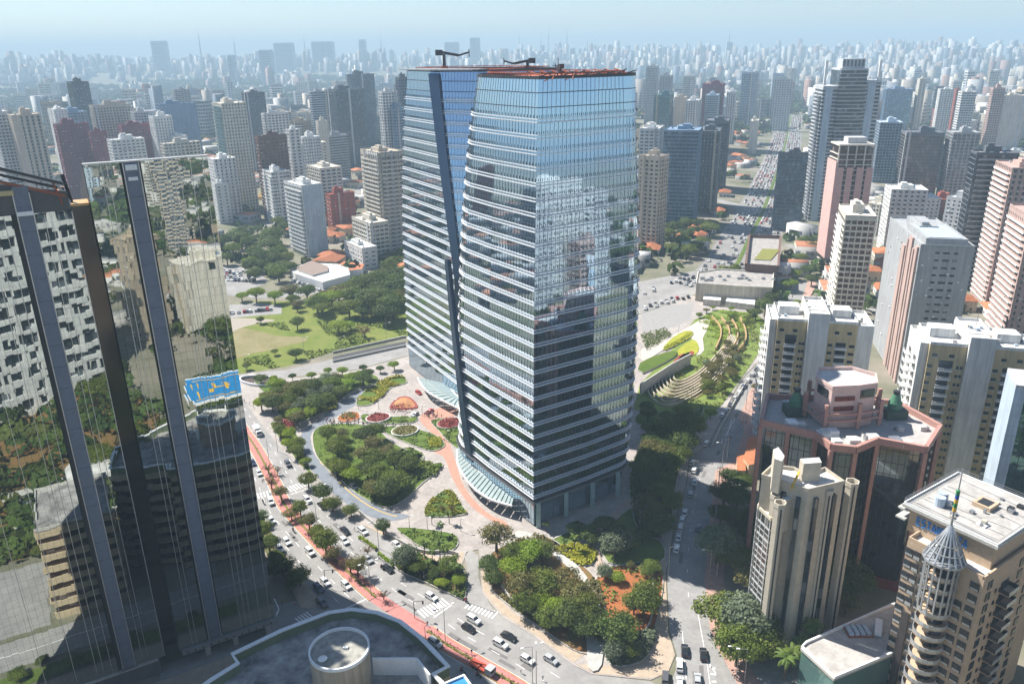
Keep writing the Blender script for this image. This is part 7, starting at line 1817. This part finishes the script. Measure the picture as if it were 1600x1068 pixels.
for a,e in (((1091,824,'grey','sedan'),'alone in the shaded street'),((1089,945,'black','suv'),'in the sunlit street'),((1070,1015,'black','sedan'),'behind the white suv at the junction'),((1099,1021,'black','sedan'),'in the right-hand lane at the junction'),
          ((1062,1038,'white','suv'),'at the junction behind the grey suv'),((1090,1060,'silver','hatch'),'at the bottom edge by the chevrons'),((1040,1058,'grey','suv'),'turning at the junction'),((1062,1066,'white','hatch'),'cut by the bottom edge of the photo'),((1104,692,'white','suv'),'below the shaded lane of the bend'),((1129,648,'white','suv'),'at the top of the shaded lane')): carp(*a,line=ST,extra=e,grp='cars in the side street')
for i in range(9):
    px=1139+i*6.8; py=640-i*9.2; carp(px-4,py,['white','grey','silver','white','navy','white','silver','grey','white'][i],['hatch','sedan','suv'][i%3],ST,extra='along the kerb below the terraces, '+('upper end' if i>5 else 'middle' if i>2 else 'lower end')+' of the row',grp='cars parked below the terraces',verb='parked')
for a,e in (((1186,592,'black','hatch'),'opposite the parked row below the terraces'),((1199,543,'beige','hatch'),'by the corner of the nearer mustard block')): carp(*a,line=ST,extra=e,grp='cars in the side street')
# office forecourt cars behind the pink office
for i,px in enumerate((1370,1380,1390,1408,1418)): g=G(px,655,12); car('suv','white',g.x,g.y,20,'white suv on the upper parking deck behind the pink office, '+['first','second','third','fourth','fifth'][i]+' from the left','cars on the parking deck',12)
b=MB(); P=[G(x,y,11.9) for x,y in ((1362,640),(1428,640),(1432,680),(1364,680))]; b.prism([(p.x,p.y) for p in P],0,11.95,wallm('brick'),concm); b.build('parking_deck',label='raised parking deck with a brick-red edge behind the pink office',cat='parking deck')
carp(1395,862,'silver','suv',ST,extra='on the driveway left of the hotel',grp='cars in the side street'); carp(1398,912,'white','suv',ST,dh=60,extra='half hidden by the hotel edge',grp='cars in the side street')
# car parks beyond the field
cols=['white','silver','black','grey','red','white','silver','white','grey','black','white','silver','navy']
def park(quad,nr,nc,words,grp,jit=.4,fill_=.85):
    A,B,C_,D_=[G(*q) for q in quad]; h=math.degrees(math.atan2((D_-A).x,(D_-A).y))
    for r in range(nr):
        for c in range(nc):
            if rng.random()>fill_: continue
            u=(c+.5)/nc; v=(r+.5)/nr; p=A.lerp(B,u).lerp(D_.lerp(C_,u),v); cc=rng.choice(cols); kk=rng.choice(['hatch','sedan','suv'])
            car(kk,cc,p.x,p.y,h+(180 if rng.random()<.4 else 0),f"{CAN[cc]} {KN[kk]} parked in the {words}",grp,.1)
park(((348,440),(400,442),(392,424),(346,420)),5,9,'packed car park beyond the park trees','cars in the far car park')
park(((352,494),(425,487),(425,481),(352,488)),1,16,'row between the park trees and the field','cars in the field-side car park')
park(((455,441),(500,456),(502,453),(458,437)),1,12,'row before the white arches','cars before the arched hall')
park(((1004,486),(1080,466),(1078,460),(1002,480)),2,9,'slow lanes right of the near glass tower','cars on the wide road right of the tower',fill_=.5)
park(((1003,462),(1080,440),(1078,428),(1002,450)),3,11,'wide traffic lanes beyond the glass tower','cars on the wide road right of the tower',fill_=.5)
park(((1380,640),(1425,640),(1425,600),(1385,600)),1,1,'yard','cars on the parking deck',fill_=0)
# jam on the far avenue: nearest cars one by one, the rest as one mass
pts=[]
for i in range(len(FA)-1):
    a,c=FA[i],FA[i+1]; n=max(1,int((c-a).length/9)); d=(c-a).normalized(); nn=Vector((d.y,-d.x,0))
    for q in range(n):
        for off in (-20,-16.5,-13,-9.5,-6,-3.5,3.5,6.5,10,13.5,17,20.5):
            if rng.random()<.62: p=a.lerp(c,(q+rng.uniform(0,.6))/n)+nn*off; pts.append((p.x,p.y,math.degrees(math.atan2(d.x,d.y))+(180 if off<0 else 0)))
pts.sort(key=lambda p:p[1]); ncar=max(0,290-NC[0]-110)
for (x,y,h) in pts[:ncar]:
    cc=rng.choice(cols); kk=rng.choice(['hatch','sedan','suv']); car(kk,cc,x,y,h,f"{CAN[cc]} {KN[kk]} in the traffic jam on the far avenue",'cars jammed on the far avenue',.08)
rest_=pts[ncar:]
if rest_:
    A=np.array(rest_); n=len(A); rot=np.radians(90-A[:,2]); V1,F1=rot_boxes(A[:,0],A[:,1],np.full(n,4.2),np.full(n,1.8),np.full(n,.85),rot,.3); V2,F2=rot_boxes(A[:,0],A[:,1],np.full(n,2.3),np.full(n,1.6),np.full(n,.5),rot,1.15)
    ct=np.array([(.75,.75,.74),(.42,.43,.44),(.05,.05,.05),(.1,.1,.11),(.4,.03,.03),(.7,.7,.7)])[RNG.integers(0,6,n)]
    ob('distant_cars',tri_mesh('distant_cars',np.vstack([V1,V2]),np.vstack([F1,F2+len(V1)]),[mat('far_car_paint',(1,1,1),rough=.3,var=.02,attr=True)],tint=np.vstack([np.repeat(ct,5,axis=0),np.repeat(ct*.6,5,axis=0)])),kind='stuff',label='farther cars of the avenue jam, too small to tell apart',cat='cars')
# box lorry, tow truck, buses, motorbikes
def lorry(px,py,label,col=whitep,L_=6.5):
    g=G(px,py,1.5); g.z=0; h=head_at(MED,g); r=empty('box_lorry',label,'lorry',(g.x,g.y,.03),rad(90-h))
    b=MB(); b.box(-L_/2,L_/2-2.2,-1.15,1.15,.9,3.2,col); b.build('cargo_box',r); b=MB(); b.hull([(L_/2-2,-1.05,.6),(L_/2,-1.05,.6),(L_/2,1.05,.6),(L_/2-2,1.05,.6),(L_/2-2,-1,2.4),(L_/2-.5,-1,2.4),(L_/2-.5,1,2.4),(L_/2-2,1,2.4)],col); b.build('cab',r)
    b=MB(); b.hull([(L_/2-.28,-.9,1.5),(L_/2-.15,-.9,1.4),(L_/2-.15,.9,1.4),(L_/2-.28,.9,1.5),(L_/2-.6,-.85,2.3),(L_/2-.45,-.85,2.3),(L_/2-.45,.85,2.3),(L_/2-.6,.85,2.3)],carglass); b.build('windscreen',r)
    for x in (-L_/2+1.2,L_/2-1.3):
        for s in (-1,1): b=MB(); b.hull([(x-.4,s*.9-.15,.05),(x+.4,s*.9-.15,.05),(x+.4,s*.9+.15,.05),(x-.4,s*.9+.15,.05),(x-.3,s*.9-.15,.85),(x+.3,s*.9-.15,.85),(x+.3,s*.9+.15,.85),(x-.3,s*.9+.15,.85)],black); b.build('wheel',r)
lorry(402,673,'white box lorry at the top of the avenue'); 
def tow(px,py):
    g=G(px,py,.8); g.z=0; h=head_at(MED,g); r=empty('tow_truck','tow truck with red details carrying a silver car beside the cycle lane','tow truck',(g.x,g.y,.03),rad(90-h))
    b=MB(); b.box(-4.4,.6,-1.1,1.1,.8,1.05,mat('tow_red',(.4,.06,.03),rough=.5)); b.build('bed',r); b=MB(); b.box(.9,2.9,-1.1,1.1,.5,2.3,CP['silver']); b.build('cab',r)
    b=MB(); b.box(1.9,2.95,-1.0,1.0,1.4,2.1,carglass); b.build('windscreen',r); b=MB(); b.bar((-4,0,1.2),(.4,0,2.3),.4,.3,MATS['tow_red']); b.bar((-1.5,-1,1),(-1.5,1,1.2),.3,.5,rust); b.build('boom',r)
    for x in (-3,-1.8,2):
        for s in (-1,1): b=MB(); b.cyl(0,0,-.15,.15,.42,black,10); o=b.build('wheel',r); o.location=(x,s*.95,.42); o.rotation_euler=(rad(90),0,0)
tow(757,1044)
def bike_proto():
    r=empty('motorbike','x','motorbike'); 
    for x in (-.65,.65): b=MB(); b.cyl(0,0,-.06,.06,.32,black,12); o=b.build('wheel',r); o.location=(x,0,.32); o.rotation_euler=(rad(90),0,0)
    b=MB(); b.bar((-.6,0,.6),(.35,0,.75),.22,.25,darkm); b.bar((.35,0,.8),(.65,0,.35),.1,.1,steel); b.bar((.3,-.35,1.0),(.3,.35,1.0),.06,.06,darkm); b.box(-.7,-.35,-.25,.25,.8,1.15,CP['red']); b.build('frame',r); reg(r); return r
BK=bike_proto(); nb=0
# people
def person_mesh(shirt,trous,pose):
    m=bpy.data.meshes.new('person'); st=.16 if pose else .04
    V=[(0,0,.95),(0,0,1.2),(0,0,1.42),(0,0,1.52),(0,.01,1.66),(.1,0,.9),(.11,st,.5),(.11,st*1.3-.05,.06),(.11,st*1.3+.08,.04),(-.1,0,.9),(-.11,-st,.5),(-.11,-st*1.6-.02,.06),(-.11,-st*1.6+.1,.04),(.2,0,1.4),(.25,-st*.6,1.12),(.24,-st*.2+.05,.85),(-.2,0,1.4),(-.25,st*.6,1.12),(-.24,st*.6+.08,.85)]
    E=[(0,1),(1,2),(2,3),(3,4),(0,5),(5,6),(6,7),(7,8),(0,9),(9,10),(10,11),(11,12),(2,13),(13,14),(14,15),(2,16),(16,17),(17,18)]
    m.from_pydata(V,E,[]); o=bpy.data.objects.new('person',m); COL.objects.link(o); md=o.modifiers.new('s','SKIN'); 
    R_=[.15,.14,.15,.06,.1,.09,.065,.045,.04,.09,.065,.045,.04,.07,.05,.04,.07,.05,.04]
    for i,v in enumerate(m.skin_vertices[0].data): v.radius=(R_[i],R_[i]*.85); v.use_root=(i==0)
    o.modifiers.new('u','SUBSURF').levels=1
    dg=bpy.context.evaluated_depsgraph_get(); e=o.evaluated_get(dg); me=bpy.data.meshes.new_from_object(e); bpy.data.objects.remove(o)
    skin=mat('skin',(.35,.2,.14),rough=.6); hair=mat('hair',(.03,.02,.015),rough=.8); me.materials.clear()
    for mm in (shirt,trous,skin,hair): me.materials.append(mm)
    for p in me.polygons:
        c=p.center; p.material_index=3 if c.z>1.66 and c.y<.06 else 2 if c.z>1.5 or (abs(c.x)>.18 and c.z<1.15) else 0 if c.z>.95 else 1
    return me
cl=lambda n,c:mat('cloth_'+n,c,rough=.85,var=.05)
PC=[('white',(.7,.7,.68)),('black',(.03,.03,.035)),('blue',(.05,.09,.2)),('red',(.35,.04,.04)),('grey',(.2,.2,.2))]
PM=[(a[0],person_mesh(cl(*a),cl(*b_),po)) for a,b_,po in ((PC[0],PC[1],1),(PC[1],PC[2],0),(PC[2],PC[1],1),(PC[3],PC[2],0),(PC[4],PC[1],1),(PC[0],PC[2],0))]
def person(px,py,z=.2,wher=None,grp='people about the plaza'):
    g=G(px,py,z); c,me=rng.choice(PM); wv='walking' 
    ob('person',me,None,(g.x,g.y,z),rng.uniform(0,6.28),label=f"person in a {c} top {wher or where(px,py)}",cat='person',group=grp)
for _ in range(46): 
    u=rng.random(); person(490+u*90+rng.gauss(0,4),660+u*2+rng.gauss(0,3),wher='strolling along the cross path')
for _ in range(18): person(rng.uniform(663,684),rng.uniform(646,655),wher='in the gathering by the pink path')
for _ in range(16): person(rng.uniform(578,650),rng.uniform(664,668),wher='on the path between the round planters')
for a in ((500,712),(425,742),(554,828),(690,652),(694,690),(390,633),(396,636),(382,628),(560,657),(648,640)): person(*a)
for _ in range(16): person(rng.uniform(645,668),rng.uniform(893,908),wher='waiting under the trees of the palm island',grp='people at the bus island')
for a in ((433,934),(441,945),(461,948),(448,904),(452,902),(430,942),(423,950)): person(*a,wher='on the pavement beside the mirror facade',grp='people on the near pavement')
for a in ((648,957),(668,977),(684,988),(737,1021),(814,1050),(848,1062)): person(*a,wher='on the cycle lane median',grp='people on the median')
for i,(px,py,l) in enumerate(((412,787,'behind the white suv on the near carriageway'),(459,831,'alone in the near carriageway'),(730,942,'on the driveway zebra crossing'),(597,889,'beside the black saloon'),(477,716,'near the top of the plaza-side lanes'),(723,1050,'passing the helipad corner'),(748,1057,'beside the tow truck'))):
    g=G(px,py); b_=BK if i==0 else copy_tree(BK); b_.location=(g.x,g.y,.03); b_.rotation_euler[2]=rad(90-head_at(MED,g)); b_['label']='motorbike '+l; b_['group']='motorbikes on the avenue'
    c,me=PM[1]; ob('person',me,None,(g.x-.1,g.y,.35),rad(-head_at(MED,g)),label='rider in dark clothes on the motorbike '+l,cat='person',group='motorbike riders')
# ---------------------------------------------------------------- lamps, signals, poles
def lamp_proto(H,arm,two=False):
    r=empty('street_lamp','x','street lamp'); b=MB(); b.cyl(0,0,0,H,.11,steel,7,.07); b.build('pole',r)
    for s in ((1,-1) if two else (1,)): b=MB(); b.bar((0,0,H),(s*arm,0,H+.4),.09,.09,steel); b.build('arm',r); b=MB(); b.box(min(s*arm,s*(arm+.8)),max(s*arm,s*(arm+.8)),-.18,.18,H+.3,H+.46,whitep); b.build('lamp_head',r)
    reg(r); return r
LP=[lamp_proto(10,2),lamp_proto(11,2.2,True),lamp_proto(4.5,.6)]; lu=set()
def lamp(px,py,k,rot=0,lab='street lamp'):
    g=G(px,py); r=LP[k] if k not in lu else copy_tree(LP[k]); lu.add(k); r.location=(g.x,g.y,.1); r.rotation_euler[2]=rad(rot); r['label']=f"{['tall grey','twin-armed grey','short slender'][k]} street lamp {where(px,py)}"; r['group']='street lamps'
for a in ((421,724,1,40),(497,830,1,40),(580,930,1,30),(696,1003,1,30),(832,1066,1,20),(434,705,0,200),(523,795,0,210),(592,857,0,210),(533,555,0,0),(604,532,0,0),(476,556,0,0),(385,585,0,0),(1128,730,0,180),(1165,640,0,180),(1044,900,0,0),(1108,905,0,180),(1150,1062,0,180),(1163,1066,0,180),(838,1068,0,90)): lamp(*a)
for a in ((640,826,2,0),(668,828,2,0),(665,1000,2,0),(684,838,2,0),(720,830,2,0),(616,640,2,0),(660,650,2,0),(697,690,2,0),(560,640,2,0),(754,850,2,0),(1000,560,2,0),(1060,520,2,0),(638,668,2,0),(592,640,2,0)): lamp(*a)
for i,(px,py,l) in enumerate(((648,965,'at the left end of the zebra crossing'),(1130,702,'at the sunlit bend of the street'),(509,915,'by the corner planting of the near pavement'))):
    g=G(px,py); r=empty('traffic_signal','traffic signal pole '+l,'traffic signal',(g.x,g.y,.1)); b=MB(); b.cyl(0,0,0,5.5,.1,darkm,7); b.bar((0,0,5.4),(2.5,0,5.6),.1,.1,darkm); b.build('pole',r); b=MB(); b.box(2.3,2.7,-.2,.2,4.6,5.6,darkm); b.build('signal_head',r)
# power poles and sagging cables along the side street
pp=[(1120,900),(1116,830),(1122,765),(1136,715),(1160,690),(1175,640),(1196,592)]; pl=[G(*p) for p in pp]
for i,p in enumerate(pl):
    r=empty('utility_pole','concrete utility pole beside the side street, '+uniq(where(*pp[i]),*pp[i]),'utility pole',(p.x,p.y,.1)); b=MB(); b.cyl(0,0,0,9.5,.17,concm,8,.11); b.build('pole',r); b=MB(); b.box(-1,1,-.06,.06,8.7,8.85,darkm); b.build('crossarm',r)
b=MB()
for a,c in zip(pl[:-1],pl[1:]):
    for off,z in ((-.8,8.9),(0,9.2),(.8,8.9),(.2,7.6)):
        for k in range(6):
            u,v=k/6,(k+1)/6; sg=lambda q:z-1.0*4*q*(1-q)*.5; q0=a.lerp(c,u); q1=a.lerp(c,v); b.bar((q0.x+off,q0.y,sg(u)),(q1.x+off,q1.y,sg(v)),.05,.05,black)
b.build('overhead_cable',label='thin black overhead cables strung along the side street',cat='cable')
# boundary fence with posts in front of the field, crane
g=G(405,312); r=empty('construction_crane','yellow mobile crane boom leaning over the treetops','crane',(g.x,g.y,0),rad(25)); b=MB()
Hc=34
for s in (-.6,.6):
    for z in (0,1.2): b.bar((0,s,3+z),(26,s,Hc+z),.35,.35,yelm)
for k in range(16): a=k/16; b.bar((26*a,-.6,3+(Hc-3)*a),(26*(a+.06),.6,4.2+(Hc-3)*(a+.06)),.22,.22,yelm)
b.build('boom',r); b=MB(); b.box(-4,4,-1.5,1.5,.8,3.2,yelm); b.build('cab',r); b=MB(); b.bar((0,0,3),(-14,0,13),.7,.7,yelm); b.build('jib',r)
# ---------------------------------------------------------------- air
hz=bpy.data.materials.new('city_haze'); hz.use_nodes=True; N=hz.node_tree.nodes; N.remove(N['Principled BSDF']); v=N.new('ShaderNodeVolumePrincipled')
v.inputs['Color'].default_value=(.55,.76,.92,1); v.inputs['Density'].default_value=HAZE; v.inputs['Anisotropy'].default_value=.0
hz.node_tree.links.new(v.outputs[0],N['Material Output'].inputs['Volume'])
b=MB(); b.box(-10500,10500,-8000,12600,-5,330,hz); b.build('haze',kind='stuff')
for o in list(COL.objects):
    if o.get('label')=='x': bpy.data.objects.remove(o)
for o in list(COL.objects):
    if o.get('parent_gone'): pass
